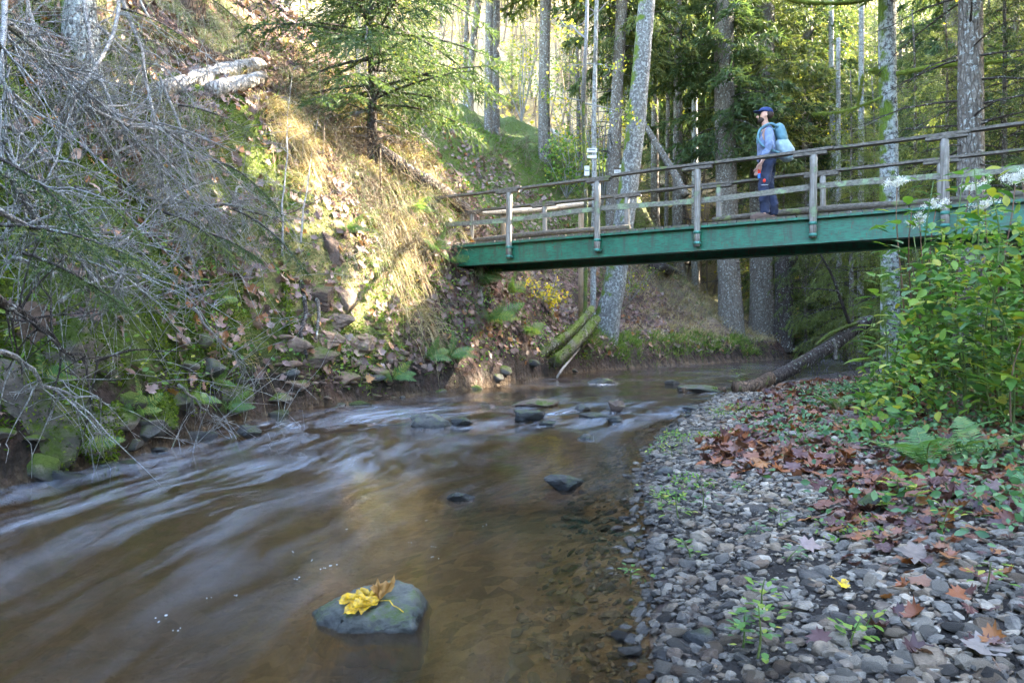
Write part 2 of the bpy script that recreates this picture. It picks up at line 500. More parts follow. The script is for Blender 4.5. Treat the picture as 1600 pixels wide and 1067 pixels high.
MT['grass_grey'] = leaf_mat('withered_grass', [(0, (0.13, 0.115, 0.09)), (0.45, (0.30, 0.27, 0.215)), (0.7, (0.17, 0.20, 0.085)), (1, (0.11, 0.17, 0.05))], 0.7, 0.25, 0.2, 20, 0.2)
MT['grass'] = leaf_mat('green_grass', [(0, (0.045, 0.09, 0.012)), (0.6, (0.09, 0.16, 0.02)), (1, (0.17, 0.21, 0.04))], 0.5, 0.35, 0.2, 20, 0.1)
MT['moss'] = leaf_mat('moss', [(0, (0.022, 0.042, 0.004)), (0.5, (0.06, 0.10, 0.008)), (1, (0.14, 0.18, 0.018))], 0.9, 0.3, 0.1, 20, 0.1)
MT['fern'] = leaf_mat('fern_green', [(0, (0.05, 0.12, 0.03)), (0.6, (0.09, 0.18, 0.045)), (1, (0.20, 0.22, 0.05))], 0.5, 0.4, 0.35, 30, 0.1)
MT['herb'] = leaf_mat('herb_green', [(0, (0.04, 0.11, 0.02)), (0.4, (0.085, 0.18, 0.028)), (0.8, (0.17, 0.26, 0.035)), (1, (0.34, 0.30, 0.035))], 0.45, 0.4, 0.28, 40, 0.25)
MT['herb_blue'] = leaf_mat('cool_herb_green', [(0, (0.03, 0.09, 0.03)), (0.6, (0.065, 0.15, 0.05)), (1, (0.12, 0.20, 0.07))], 0.42, 0.3, 0.3, 40, 0.25)
MT['sapling_leaf'] = leaf_mat('sapling_leaf', [(0, (0.08, 0.14, 0.02)), (0.6, (0.16, 0.20, 0.03)), (1, (0.40, 0.32, 0.03))], 0.5, 0.5, 0.3, 20, 0.1)
MT['gold_leaf'] = leaf_mat('golden_leaf', [(0, (0.22, 0.22, 0.03)), (0.6, (0.40, 0.33, 0.03)), (1, (0.60, 0.42, 0.04))], 0.5, 0.5, 0.3, 20, 0.1)
MT['seed'] = leaf_mat('seed_fluff', [(0, (0.55, 0.52, 0.52)), (1, (0.78, 0.75, 0.74))], 0.9, 0.3, 0.1, 20, 0.1)
MT['foamfleck'] = leaf_mat('foam_fleck', [(0, (0.22, 0.24, 0.27)), (1, (0.42, 0.45, 0.50))], 0.7, 0.2, 0.3, 20, 0.0)

MT['bark_lichen'] = bark_mat('grey_lichen_bark', (0.10, 0.095, 0.085), (0.27, 0.265, 0.25), 0.36, 0.55, 1.6, side=(-1, -0.2, -0.15))
MT['bark_spruce'] = bark_mat('spruce_bark', (0.085, 0.07, 0.055), (0.22, 0.19, 0.155), 0.12, 0.25, 1.3)
MT['bark_mossy'] = bark_mat('mossy_white_bark', (0.05, 0.045, 0.04), (0.16, 0.15, 0.14), 0.62, 1.0, 1.4, side=(-0.6, 0, 0.25))
MT['bark_birch'] = bark_mat('pale_birch_bark', (0.14, 0.13, 0.115), (0.40, 0.38, 0.35), 0.05, 0.7, 1.0)
MT['bark_dark'] = bark_mat('dark_wet_bark', (0.03, 0.023, 0.02), (0.095, 0.075, 0.065), 0.25, 0.15, 1.3)
MT['bark_mosslog'] = bark_mat('moss_covered_bark', (0.06, 0.055, 0.035), (0.16, 0.14, 0.09), 0.72, 0.1, 1.3, mosscol=(0.075, 0.10, 0.015), side=(0, -0.3, 0.5))
MT['bark_rot'] = bark_mat('rotten_wood', (0.07, 0.045, 0.03), (0.21, 0.13, 0.08), 0.2, 0.0, 1.0)
MT['bark_pale'] = bark_mat('bleached_wood', (0.20, 0.175, 0.15), (0.46, 0.42, 0.38), 0.0, 0.2, 1.0)
MT['twig'] = bark_mat('bare_twig', (0.19, 0.18, 0.165), (0.42, 0.405, 0.385), 0.12, 0.35, 4.0)
MT['twig_warm'] = bark_mat('warm_twig', (0.14, 0.10, 0.065), (0.33, 0.25, 0.17), 0.0, 0.1, 4.0)
MT['twig_dark'] = bark_mat('dark_twig', (0.04, 0.032, 0.028), (0.11, 0.09, 0.075), 0.15, 0.2, 4.0)
MT['stem_green'] = leaf_mat('green_stem', [(0, (0.07, 0.12, 0.03)), (1, (0.12, 0.15, 0.04))], 0.5, 0.1)
MT['stem_red'] = leaf_mat('reddish_stem', [(0, (0.12, 0.06, 0.035)), (1, (0.16, 0.09, 0.05))], 0.5, 0.1)
MT['moss_branch'] = bark_mat('moss_wrapped_branch', (0.06, 0.07, 0.02), (0.16, 0.17, 0.05), 1.0, 0.0, 3.0, mosscol=(0.15, 0.19, 0.025))

SLATE = [(0.0, (0.045, 0.038, 0.033)), (0.25, (0.13, 0.114, 0.096)), (0.5, (0.23, 0.20, 0.165)), (0.62, (0.13, 0.088, 0.06)), (0.8, (0.24, 0.185, 0.13)), (1.0, (0.34, 0.29, 0.23))]
MT['pebble'] = stone_mat('slate_pebble', SLATE, 0.0, 0.6, 4.0)
MT['wet_rock'] = stone_mat('wet_stream_rock', [(0, (0.035, 0.036, 0.036)), (1, (0.085, 0.083, 0.078))], 0.45, 1.0, 3.0)
MT['boulder'] = stone_mat('algae_boulder', [(0, (0.06, 0.06, 0.05)), (1, (0.10, 0.10, 0.085))], 0.42, 0.9, 5.0, (0.0, 0.06))
MT['mossy_rock'] = stone_mat('mossy_rock', [(0, (0.07, 0.06, 0.05)), (1, (0.16, 0.14, 0.12))], 0.72, 0.8, 1.2)
MT['bank_rock'] = stone_mat('bank_rock', [(0, (0.07, 0.046, 0.035)), (0.5, (0.13, 0.09, 0.07)), (1, (0.18, 0.13, 0.10))], 0.45, 0.4, 1.2)

# weathered wood of the bridge
def wood_mat(name, a, b, lich=0.0, axis=0, liccol=(0.30, 0.40, 0.20)):
    g = NT(name); w = g.coord('Object', (0.06, 1, 1) if axis == 0 else (1, 1, 0.06)); q = g.coord('Object')
    n1 = g.noise(w, 45, 5, 0.6); n2 = g.noise(q, 5, 5, 0.65); n3 = g.noise(q, 40, 4)
    col = g.mix(g.rng(n1, 0.32, 0.68), a, b)
    col = g.mix(g.rng(n2, 0.5, 0.7, 0, 0.6), col, tuple(c * 0.4 for c in a))
    if lich:
        col = g.mix(g.rng(n2, 0.62 - 0.3 * lich, 0.70 - 0.3 * lich), col, g.mix(n3, tuple(c * 0.6 for c in liccol), liccol))
    return g.done(g.pbr(col, 0.85, g.bump(g.math('ADD', n1, n3), 0.6, 0.012), 0.25))
MT['rail'] = wood_mat('weathered_rail', (0.055, 0.045, 0.035), (0.17, 0.145, 0.115), 0.12, 0, (0.13, 0.15, 0.05))
MT['rail_lichen'] = wood_mat('lichen_rail', (0.085, 0.075, 0.055), (0.20, 0.18, 0.14), 0.34, 0, (0.24, 0.29, 0.16))
MT['post'] = wood_mat('weathered_post', (0.11, 0.09, 0.07), (0.28, 0.25, 0.21), 0.10, 2, (0.20, 0.24, 0.14))
MT['log_rail'] = wood_mat('dark_log_rail', (0.05, 0.04, 0.03), (0.14, 0.115, 0.085), 0.2, 0, (0.16, 0.18, 0.07))
MT['path_rail'] = wood_mat('pale_path_rail', (0.20, 0.16, 0.12), (0.40, 0.34, 0.27), 0.0, 0)
MT['path_post'] = wood_mat('tan_path_post', (0.20, 0.13, 0.075), (0.34, 0.24, 0.15), 0.0, 2)

g = NT('green_paint'); q = g.coord('Object'); n2 = g.noise(q, 6, 6, 0.7); n3 = g.noise(g.coord('Object', (0.3, 1, 6)), 14, 5, 0.7)
col = g.mix(g.rng(n2, 0.3, 0.7), (0.003, 0.070, 0.034), (0.008, 0.15, 0.075))
col = g.mix(g.rng(n3, 0.47, 0.62, 0, 0.85), col, (0.018, 0.03, 0.017))
col = g.mix(g.rng(g.noise(q, 22, 5, 0.75), 0.66, 0.70), col, (0.07, 0.035, 0.018))
run = g.noise(g.coord('Object', (1, 1, 0.12)), 9, 6, 0.75)
col = g.mix(g.rng(run, 0.50, 0.62, 0, 0.75), col, (0.035, 0.04, 0.022))
col = g.mix(g.rng(g.noise(g.coord('Object', (1, 1, 0.3)), 26, 5, 0.7), 0.60, 0.66, 0, .9), col, (0.085, 0.035, 0.014))
MT['green'] = g.done(g.pbr(col, g.rng(n2, 0.3, 0.7, 0.38, 0.6), g.bump(n2, 0.25, 0.01), 0.5))
g = NT('bracket_paint'); q = g.coord('Object'); n2 = g.noise(q, 25, 5, 0.7)
MT['bracket'] = g.done(g.pbr(g.mix(g.rng(n2, 0.35, 0.65), (0.015, 0.11, 0.075), (0.06, 0.19, 0.14)), 0.5, g.bump(n2, 0.3, 0.01), 0.4))
g = NT('concrete'); q = g.coord('Object'); n2 = g.noise(q, 12, 6, 0.7)
MT['concrete'] = g.done(g.pbr(g.mix(n2, (0.12, 0.115, 0.10), (0.32, 0.31, 0.28)), 0.9, g.bump(n2, 0.6, 0.02), 0.2))
def cloth(name, col, sc=40, rough=0.85):
    g = NT(name); q = g.coord('Object'); n = g.noise(q, sc, 4); n5 = g.noise(q, 9, 4)
    return g.done(g.pbr(g.mix(g.rng(n5, 0.3, 0.7), tuple(c * 0.72 for c in col), tuple(min(1, c * 1.2) for c in col)), rough, g.bump(g.math('ADD', n, g.math('MULTIPLY', n5, 3.0)), 0.5, 0.012), 0.2))
MT['shirt'] = cloth('blue_grey_shirt', (0.15, 0.19, 0.29))
MT['trousers'] = cloth('navy_trousers', (0.035, 0.042, 0.075))
MT['pack'] = cloth('pale_pack_cover', (0.24, 0.31, 0.34), 20, 0.6)
MT['pack_teal'] = cloth('teal_pack', (0.09, 0.18, 0.21), 20, 0.6)
MT['cap'] = cloth('navy_cap', (0.022, 0.035, 0.10))
MT['shoe'] = cloth('brown_shoe', (0.10, 0.065, 0.05))
MT['red'] = cloth('red_fabric', (0.60, 0.05, 0.03))
MT['bluecloth'] = cloth('blue_fabric', (0.05, 0.16, 0.50))
MT['skin'] = cloth('skin', (0.48, 0.27, 0.19), 60, 0.55)
MT['hair'] = cloth('dark_beard', (0.05, 0.032, 0.025), 90)
MT['eye'] = cloth('eye', (0.03, 0.02, 0.02))
MT['white'] = cloth('white_sign_paint', (0.55, 0.55, 0.53), 20, 0.5)
MT['sign_ink'] = cloth('sign_ink', (0.12, 0.13, 0.15), 20, 0.6)
# ------------------------------------------------------------------ terrain
WL = smooth_poly([(-3.7, -9), (-3.5, -3), (-3.38, 0), (-3.22, 2.5), (-3.13, 4.17), (-2.96, 5.75), (-3.0, 7.9), (-2.2, 9.55), (-1.52, 10.8),
                  (0, 13.1), (1.97, 17.5), (6.2, 21.9), (9.4, 25.1), (13.9, 30), (20, 37), (30, 55)])
WR = smooth_poly([(0.1, -9), (0.25, -3), (0.3, 0), (.39, 1.8), (.50, 2.4), (.62, 3.05), (.8, 4.1), (1.25, 5.8), (2.45, 8.8), (4.3, 12.2), (7.2, 15.8),
                  (10.2, 19.2), (14.5, 24), (22, 33), (36, 52)])

def water_z(Y):
    return 0.012 * np.maximum(np.asarray(Y, float) - 6, 0) * (1 - sstep(30, 60, Y) * 0.0)

def H(X, Y, fine=True):
    X = np.asarray(X, float); Y = np.asarray(Y, float)
    dl, _ = polydist(X, Y, WL); dr, _ = polydist(X, Y, WR); dr = -dr
    dlw = dl + 0.22 * fbm(X * 0.9, Y * 0.9, 3, 3) * sstep(-0.2, 0.6, dl + 0.1)
    zw = water_z(Y)
    # left bank: steep, gentler foot under the far trees, a crest where it flattens
    far = sstep(15.5, 20, Y); right = sstep(5, 12, X)
    k = 1.30 * (1 - far) + 1.18 * far
    k = k * (1 - right) + 0.30 * right
    toe = 2.2 * far
    d = np.maximum(dlw, 0)
    rise = np.where(d < toe, 0.5 * d, 0.5 * toe + (d - toe) * k) * 1.0
    steep = (1 - far) * (1 - right); dd_ = d + .25 * fbm(X * .7, Y * .7, 7, 2) * sstep(.2, 1, d)
    rise = rise * (1 - steep) + steep * (2.0 * np.minimum(dd_, 1.9) + 1.12 * np.maximum(dd_ - 1.9, 0))
    rise = np.where(right > 0, (1 - right) * rise + right * 0.30 * d, rise)
    crest = 10.3 + 2.0 * sstep(10, 0, X) * sstep(24, 16, Y) + 1.2 * fbm(X * 0.25, Y * 0.25, 5, 2)
    rise = np.where(rise > crest - 2, crest - 2 + 2 * (1 - np.exp(-(np.maximum(rise - crest + 2, 0)) / 2)), rise)
    foot = 0.12 * sstep(0, 0.12, d) + 0.40 * far * sstep(0.0, 0.35, d)
    bump = sstep(0.0, 0.7, d)
    zl = zw + foot + rise + bump * (0.55 * fbm(X * 0.55, Y * 0.55, 9, 3) * sstep(0.3, 2.0, d))
    zl = zl + 0.55 * np.exp(-((X + 1.75) ** 2 + (Y - 13.75) ** 2) / 0.9)
    tq = (zl - zw) / .8 + 1.3 * fbm(X * .8, Y * .8, 23, 2)
    zl = zl + .115 * np.sin(6.283 * tq) * sstep(.25, .9, d) * steep * (1 - sstep(4, 7, d))
    if fine:
        zl = zl + bump * (0.26 * fbm(X * 1.7, Y * 1.7, 21, 3) + 0.07 * fbm(X * 6, Y * 6, 31, 2))
    # right bank: low gravel bar, then a flat with the forest rising behind
    e = np.maximum(dr, 0)
    zr = zw + 0.015 + 0.10 * np.minimum(e, 1.6) + 0.07 * np.clip(e - 1.6, 0, 3.2) + 0.34 * np.maximum(e - 4.0, 0) * sstep(3.5, 5.5, e)
    zr = np.minimum(zr, 4.5 + 0.05 * e)
    zr = zr + sstep(0.1, 1.2, e) * (0.07 * fbm(X * 0.9, Y * 0.9, 51, 3)) + 0.02 * fbm(X * 5, Y * 5, 61, 2) * sstep(0, .3, e)
    # bed
    a = np.maximum(-dl, 0); b = np.maximum(-dr, 0)
    dep = 0.10 * sstep(0, 0.35, a) * sstep(0, 0.5, b) + 0.24 * sstep(0.1, 1.0, a) * sstep(0.2, 2.0, b)
    zb = zw - dep - 0.01 + 0.05 * fbm(X * 2.2, Y * 2.2, 71, 3) * sstep(0, .4, np.minimum(a, b))
    z = np.where(dl > 0, zl, np.where(dr > 0, zr, zb))
    return z

def zones(X, Y):
    dl, _ = polydist(X, Y, WL); dr, _ = polydist(X, Y, WR); dr = -dr
    bed = ((dl <= 0.03) & (dr <= 0.02)).astype(float)
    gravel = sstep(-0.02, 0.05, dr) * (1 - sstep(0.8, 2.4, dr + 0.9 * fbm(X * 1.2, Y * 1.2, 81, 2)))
    moss = sstep(0.0, 0.4, dl) * (1 - sstep(1.8, 3.6, dl)) * 0.62 * (1 - sstep(9, 12, Y)) + 0.24 * sstep(0, .3, dl)
    moss = moss + 0.32 * sstep(3, 5, dl) * sstep(15, 18, Y) + 0.25 * sstep(2.0, 4.0, dr)
    dry = np.exp(-((X + 2.6 - 0.25 * (Y - 9)) / 0.9) ** 2) * np.exp(-((Y - 9.6) / 1.7) ** 2) * sstep(0.2, 0.9, dl)
    moss = moss + .25 * sstep(7, 9, dl) * sstep(14, 18, Y)
    dry = np.maximum(dry, 0.6 * sstep(0.3, 1.5, dl) * sstep(17, 21, Y) * sstep(5, 8, X))
    return dl, dr, bed, gravel, moss, dry

def Hn(X, Y, e=0.06):
    hx = (H(X + e, Y) - H(X - e, Y)) / (2 * e); hy = (H(X, Y + e) - H(X, Y - e)) / (2 * e)
    return nrm(np.stack([-hx, -hy, np.ones_like(hx)], -1))

_ys = np.concatenate([np.arange(0.6, 14, 0.02), np.arange(14, 60, 0.06)])
def ray(px, py, Y):
    return np.array([(px - 800) / FPX * Y, Y, CAM_H - (py - 533.5) / FPX * Y])
def G(px, py, back=0.0, lift=0.0):
    """where the line of sight through a photo point meets the ground; back moves it nearer to the eye"""
    x = (px - 800) / FPX * _ys; z = CAM_H - (py - 533.5) / FPX * _ys
    hz = np.maximum(H(x, _ys), water_z(_ys))
    i = np.argmax(z <= hz) if (z <= hz).any() else len(_ys) - 1
    p = ray(px, py, _ys[i] - back); p[2] += lift
    return p
def drop(x, y, lift=0.0):
    return np.array([x, y, float(H(np.array([x]), np.array([y]))[0]) + lift])

# one sheet, fine where the camera looks, reaching past everything else
ang = np.concatenate([np.linspace(-180, -62, 24, endpoint=False), np.linspace(-62, -42, 24, endpoint=False), np.linspace(-42, 44, 400, endpoint=False),
                      np.linspace(44, 62, 18, endpoint=False), np.linspace(62, 180, 24, endpoint=False)])
rad = np.geomspace(0.35, 19, 460); rad = np.concatenate([rad, np.geomspace(19.3, 95, 110), [130, 200, 400, 800]])
A, RR = np.meshgrid(np.radians(ang), rad, indexing='ij')
GX = RR * np.sin(A); GY = RR * np.cos(A)
_fade = 1 - sstep(60, 110, RR)
GZ = H(GX, GY) * _fade
na, nr = GX.shape
V = np.stack([GX, GY, GZ], -1).reshape(-1, 3)
i = np.arange(na)[:, None]; j = np.arange(nr - 1)[None, :]; i2 = (i + 1) % na
Q = np.stack([i * nr + j, i2 * nr + j, i2 * nr + j + 1, i * nr + j + 1], -1).reshape(-1, 4)[:, ::-1]
c0 = np.array([[0, 0, float(H(np.array([0.0]), np.array([0.0]))[0])]])
T = np.array([[len(V), a_ * nr, ((a_ + 1) % na) * nr] for a_ in range(na)])[:, ::-1]
V = np.vstack([V, c0])
dl, dr, bed, gravel, moss, dry = zones(V[:, 0], V[:, 1])
gg = Geo(); gg.add(V, T, Q)
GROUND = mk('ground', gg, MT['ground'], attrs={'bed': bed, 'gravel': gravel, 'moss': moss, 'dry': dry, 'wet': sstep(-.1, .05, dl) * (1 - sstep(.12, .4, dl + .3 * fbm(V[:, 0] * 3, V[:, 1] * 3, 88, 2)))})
tag(GROUND, 'steep leaf strewn forest floor and stream bed of the valley', 'ground', kind='structure')

# sunlit hillside beyond the wood, rising to the upper left
hx = np.linspace(-130, 120, 120); hy = np.linspace(34, 190, 90)
HX, HY = np.meshgrid(hx, hy, indexing='ij')
def hill_z(x, y):
    s = (y - 37) * 1.05 - (x - 10) * 0.25
    return np.clip(s, -30, 120) + 3.0 * fbm(x * 0.05, y * 0.05, 90, 3) + 0.6 * fbm(x * .4, y * .4, 92, 2) - 1.0
HZ = hill_z(HX, HY)
V = np.stack([HX, HY, HZ], -1).reshape(-1, 3)
i = np.arange(119)[:, None]; j = np.arange(89)[None, :]
Q = np.stack([i * 90 + j, (i + 1) * 90 + j, (i + 1) * 90 + j + 1, i * 90 + j + 1], -1).reshape(-1, 4)
gg = Geo(); gg.add(V, None, Q)
tag(mk('hill', gg, MT['hill']), 'pale sunlit grassy hillside beyond the forest trunks', 'hill', kind='structure')

# ------------------------------------------------------------------ the stream
ROCKS = []   # (x, y, size) filled below before the water is laid
def build_water():
    n, m = 420, 56
    cl = WL; cr = WR
    def resample(P, n):
        s = np.concatenate([[0], np.cumsum(np.linalg.norm(np.diff(P, axis=0), axis=1))]); s /= s[-1]
        # equal steps of the mean progress, dense near the eye
        t = np.linspace(0, 1, n) ** 1.0
        return np.stack([np.interp(t, s, P[:, 0]), np.interp(t, s, P[:, 1])], -1)
    a = resample(cl, n); b = resample(cr, n)
    d = b - a; L = np.linalg.norm(d, axis=1, keepdims=True); u = d / L
    a = a - u * 0.35; b = b + u * 0.30
    t = np.linspace(0, 1, m)[None, :, None]
    P = a[:, None] * (1 - t) + b[:, None] * t
    X, Y = P[..., 0], P[..., 1]
    mid = (a + b) / 2
    arc = np.concatenate([[0], np.cumsum(np.linalg.norm(np.diff(mid, axis=0), axis=1))])
    Uu = np.broadcast_to(np.linspace(0, 1, m)[None], X.shape) * 3.6
    Vv = np.broadcast_to(arc[:, None], X.shape)
    Z = water_z(Y)
    foam = 0.03 + 0.46 * np.exp(-((Y - 8.3) / 1.7) ** 2) * (0.45 + fbm(X * 1.1, Y * 1.1, 14, 2)) + 0.16 * sstep(10.5, 14, Y) * (0.4 + fbm(X * .7, Y * .7, 15, 2)) \
        + 0.26 * np.exp(-((Y - 5.0) / 1.9) ** 2) * sstep(0.6, -2.0, X)  # last term paints blue grey sky reflection as streaks near the left bank
    foam = foam * (1 - 0.75 * np.exp(-((Y - 3.0) / 1.5) ** 2) * sstep(-1.6, 0.2, X))
    foam = foam + 0.5 * np.exp(-(((X + 2.55) / 0.35) ** 2 + ((Y - 7.0) / 0.55) ** 2)) + 0.45 * np.exp(-(((X + 1.1) / 0.7) ** 2 + ((Y - 7.6) / 0.35) ** 2))
    for (x, y, s) in ROCKS:      # a pale tail below each rock
        dx, dy = X - x, Y - y
        foam = foam + (0.30 if y > 5 else 0.0) * np.exp(-((dx + 0.25 * dy * 0.3) / (s * 0.8)) ** 2 - ((dy + s * 1.2) / (s * 1.3)) ** 2) * (dy < s * .3)
        Z = Z + 0.012 * np.exp(-((dx / s) ** 2 + ((dy - s * 0.9) / s) ** 2))
    Z = Z + 0.018 * np.exp(-((Y - 8.3) / 2.0) ** 2) * np.sin(Y * 4.2 + X * 1.3 + 1.5 * fbm(X, Y, 16, 2) * 4) + 0.008 * fbm(X * 2, Y * 1.5, 19, 2)
    Z = Z + 0.010 * sstep(10, 13, Y) * np.sin(Y * 3.1 + X * 1.1)
    depth = np.clip(water_z(Y) - H(X, Y, False), 0, 1)
    V = np.stack([X, Y, Z], -1).reshape(-1, 3)
    i = np.arange(n - 1)[:, None]; j = np.arange(m - 1)[None, :]
    Q = np.stack([i * m + j, i * m + j + 1, (i + 1) * m + j + 1, (i + 1) * m + j], -1).reshape(-1, 4)
    gg = Geo(); gg.add(V, None, Q)
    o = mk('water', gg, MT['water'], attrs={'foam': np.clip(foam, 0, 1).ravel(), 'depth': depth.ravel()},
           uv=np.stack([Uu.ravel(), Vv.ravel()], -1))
    tag(o, 'brown silky stream flowing towards the viewer between its banks', 'stream', kind='structure')
# ------------------------------------------------------------------ the footbridge
BU = np.array([0.8713, -0.4907, 0.0]); BN = np.array([0.4907, 0.8713, 0.0])   # along towards the right end, across away from the eye
B0 = np.array([3.90, 10.5, 0.0]); DECK = 2.755
BROT = np.stack([BU, BN, np.array([0, 0, 1.0])], -1)
def bp(t, n, z): return B0 + BU * t + BN * n + np.array([0, 0, z])
BR = thing('footbridge', 'green steel beam footbridge with weathered wooden railings across the stream', 'footbridge', bp(-0.5, 0.6, DECK))
T0, T1 = -6.15, 7.6
def ibeam(n):
    g_ = Geo()
    Hh, fw, tf, tw = 0.20, 0.09, 0.018, 0.012
    prof = [(-fw, Hh), (fw, Hh), (fw, Hh - 2 * tf), (tw, Hh - 2 * tf), (tw, -Hh + 2 * tf), (fw, -Hh + 2 * tf), (fw, -Hh), (-fw, -Hh), (-fw, -Hh + 2 * tf), (-tw, -Hh + 2 * tf), (-tw, Hh - 2 * tf), (-fw, Hh - 2 * tf)]
    ts = np.linspace(T0, T1, 24)
    V = np.array([bp(t, n + a, DECK - 0.205 + b) for t in ts for a, b in prof]); k = len(prof)
    Q = [[i * k + j, i * k + (j + 1) % k, (i + 1) * k + (j + 1) % k, (i + 1) * k + j] for i in range(len(ts) - 1) for j in range(k)]
    g_.add(V, None, Q)
    for o_ in (0, (len(ts) - 1) * k):
        g_.add(V[o_:o_ + k], None, [[0, 1, 2, 11], [3, 4, 9, 10], [5, 6, 7, 8]])
    return g_
mk('girder', ibeam(0.0), MT['green'], BR, smooth=False)
mk('girder', ibeam(1.22), MT['green'], BR, smooth=False)
# deck boards, butted with gaps
pb = Geo(); pb.box((0, 0, 0), (0.068, 0.66, 0.02)); pm = mesh_of('deck_board', pb, MT['rail'], False)
t = T0 + 0.1; kk = 0
while t < T1:
    M = mat4(BROT @ np.array(Matrix.Rotation(random.uniform(-.012, .012), 3, 'Z')), bp(t, 0.61 + random.uniform(-.012, .012), DECK + 0.0165 + 0.004 * random.random()), 1)
    inst('deck_board', pm, BR, M); t += 0.146
# floor beams below
fb = Geo(); fb.box((0, 0, 0), (0.04, 0.59, 0.05)); fm_ = mesh_of('cross_beam', fb, MT['green'], False)
for t in np.arange(T0 + 0.3, T1, 1.72): inst('cross_beam', fm_, BR, mat4(BROT, bp(t, 0.61, DECK - 0.20), 1))
NP = [-6.25, -4.48, -2.73, -1.02, 0.68, 2.33, 4.05, 5.75]
RAIL_Z = DECK + 0.93
def post(t, n, z0, z1, r0, lean=0.0):
    g_ = Geo(); zs = np.linspace(z0, z1, 7)
    P = np.array([bp(t + lean * (z - z0), n, z) for z in zs])
    g_.tube(P, r0 * (1 + 0.05 * np.sin(zs * 9 + t)), 12)
    return mk('post', g_, MT['post'], BR)
for k_, t in enumerate(NP):
    p_ = post(t, -0.118, DECK - 0.335 + 0.01 * (k_ % 3), RAIL_Z - 0.047, 0.053, random.uniform(-.012, .012))
    for dz in (0.19, 0.02):
        b_ = Geo(); z_ = DECK - 0.33 + dz
        b_.tube(np.array([bp(t, -0.118, z_), bp(t, -0.118, z_ + 0.045)]), 0.0575, 14)
        b_.box(bp(t, -0.045, z_ + 0.022), (0.045, 0.040, 0.02), BROT)
        mk('bracket', b_, MT['bracket'], p_)
FP = [t + 0.02 for t in NP]
for t in FP:
    post(t, 1.34, DECK - 0.33, RAIL_Z - 0.047, 0.048, random.uniform(-.012, .012))
def plank_run(n, z, name, mat, hw, hh, cuts, wob=0.012):
    for a_, b_ in zip(cuts[:-1], cuts[1:]):
        ts = np.linspace(a_ + 0.004, b_ - 0.004, 7); sag = random.uniform(-wob, wob); e0 = random.uniform(-wob, wob)
        g_ = Geo(); V = []
        for t in ts:
            s = (t - a_) / (b_ - a_)
            zz = z + e0 + sag * math.sin(math.pi * s)
            for q, w_ in ((-hw, -hh), (hw, -hh), (hw, hh * .9), (hw * .8, hh), (-hw * .8, hh), (-hw, hh * .9)):
                V.append(bp(t, n + q + 0.003 * math.sin(t * 9), zz + w_ + 0.002 * math.sin(t * 13 + q * 90)))
        Q = [[i * 6 + j, i * 6 + (j + 1) % 6, (i + 1) * 6 + (j + 1) % 6, (i + 1) * 6 + j] for i in range(6) for j in range(6)]
        g_.add(V, None, Q); g_.add(V[:6], None, [[0, 1, 2, 5], [5, 2, 3, 4]]); g_.add(V[-6:], None, [[0, 5, 2, 1], [5, 4, 3, 2]])
        mk(name, g_, mat, BR, smooth=False)
def corbels(ts, n, z):
    for t in ts:
        g_ = Geo(); g_.box(bp(t + random.uniform(-.04, .04), n, z), (0.24 + random.uniform(-.03, .03), 0.050, 0.022), BROT); mk('rail_block', g_, MT['rail'], BR, smooth=False)
cut = [-6.6] + [t + 0.28 for t in NP]
plank_run(-0.118, RAIL_Z + 0.0185, 'handrail', MT['rail'], 0.055, 0.020, cut)
corbels(NP, -0.118, RAIL_Z - 0.0245)
cut = [-6.55] + [t + 0.20 for t in FP]
plank_run(1.34, RAIL_Z + 0.0185, 'handrail', MT['rail'], 0.055, 0.020, cut)
corbels(FP, 1.34, RAIL_Z - 0.0245)
# middle plank on the near posts, grey with lichen
cut = [-6.5, -2.74, 0.67, 4.04, 7.4]
for a_, b_ in zip(cut[:-1], cut[1:]):
    g_ = Geo(); ts = np.linspace(a_ + .01, b_ - .01, 9)
    zz = DECK + 0.42 + 0.02 * np.sin(ts * 1.7)
    V = []
    for t, z in zip(ts, zz):
        h_ = 0.042 + 0.005 * math.sin(t * 5)
        V += [bp(t, -0.052, z - h_), bp(t, -0.022, z - h_), bp(t, -0.022, z + h_), bp(t, -0.052, z + h_)]
    Q = [[i * 4 + j, i * 4 + (j + 1) % 4, (i + 1) * 4 + (j + 1) % 4, (i + 1) * 4 + j] for i in range(8) for j in range(4)] + [[0, 3, 2, 1], [32, 33, 34, 35]]
    g_.add(V, None, Q); tag(mk('middle_rail', g_, MT['rail_lichen'], BR, smooth=False), 'grey middle rail blotched with pale green lichen')
# round log rail on the far posts; one bay is missing
for a_, b_ in ((-6.4, -2.62), (-1.08, 2.4), (2.45, 7.3)):
    ts = np.linspace(a_, b_, 12)
    P = np.array([bp(t, 1.225 + 0.012 * math.sin(t * 2), DECK + 0.30 + 0.018 * math.sin(t * 1.3 + 1)) for t in ts])
    g_ = Geo(); g_.tube(P, 0.055 + 0.006 * np.sin(ts * 2.1), 10); mk('log_rail', g_, MT['log_rail'], BR)
# concrete bearings at both ends
for t in (T0 + 0.16, T1 - 0.4):
    g_ = Geo(); g_.box(bp(t, 0.61, DECK - 0.41 - 0.42), (0.16, 0.80, 0.42), BROT); mk('bearing_block', g_, MT['concrete'], BR, smooth=False)

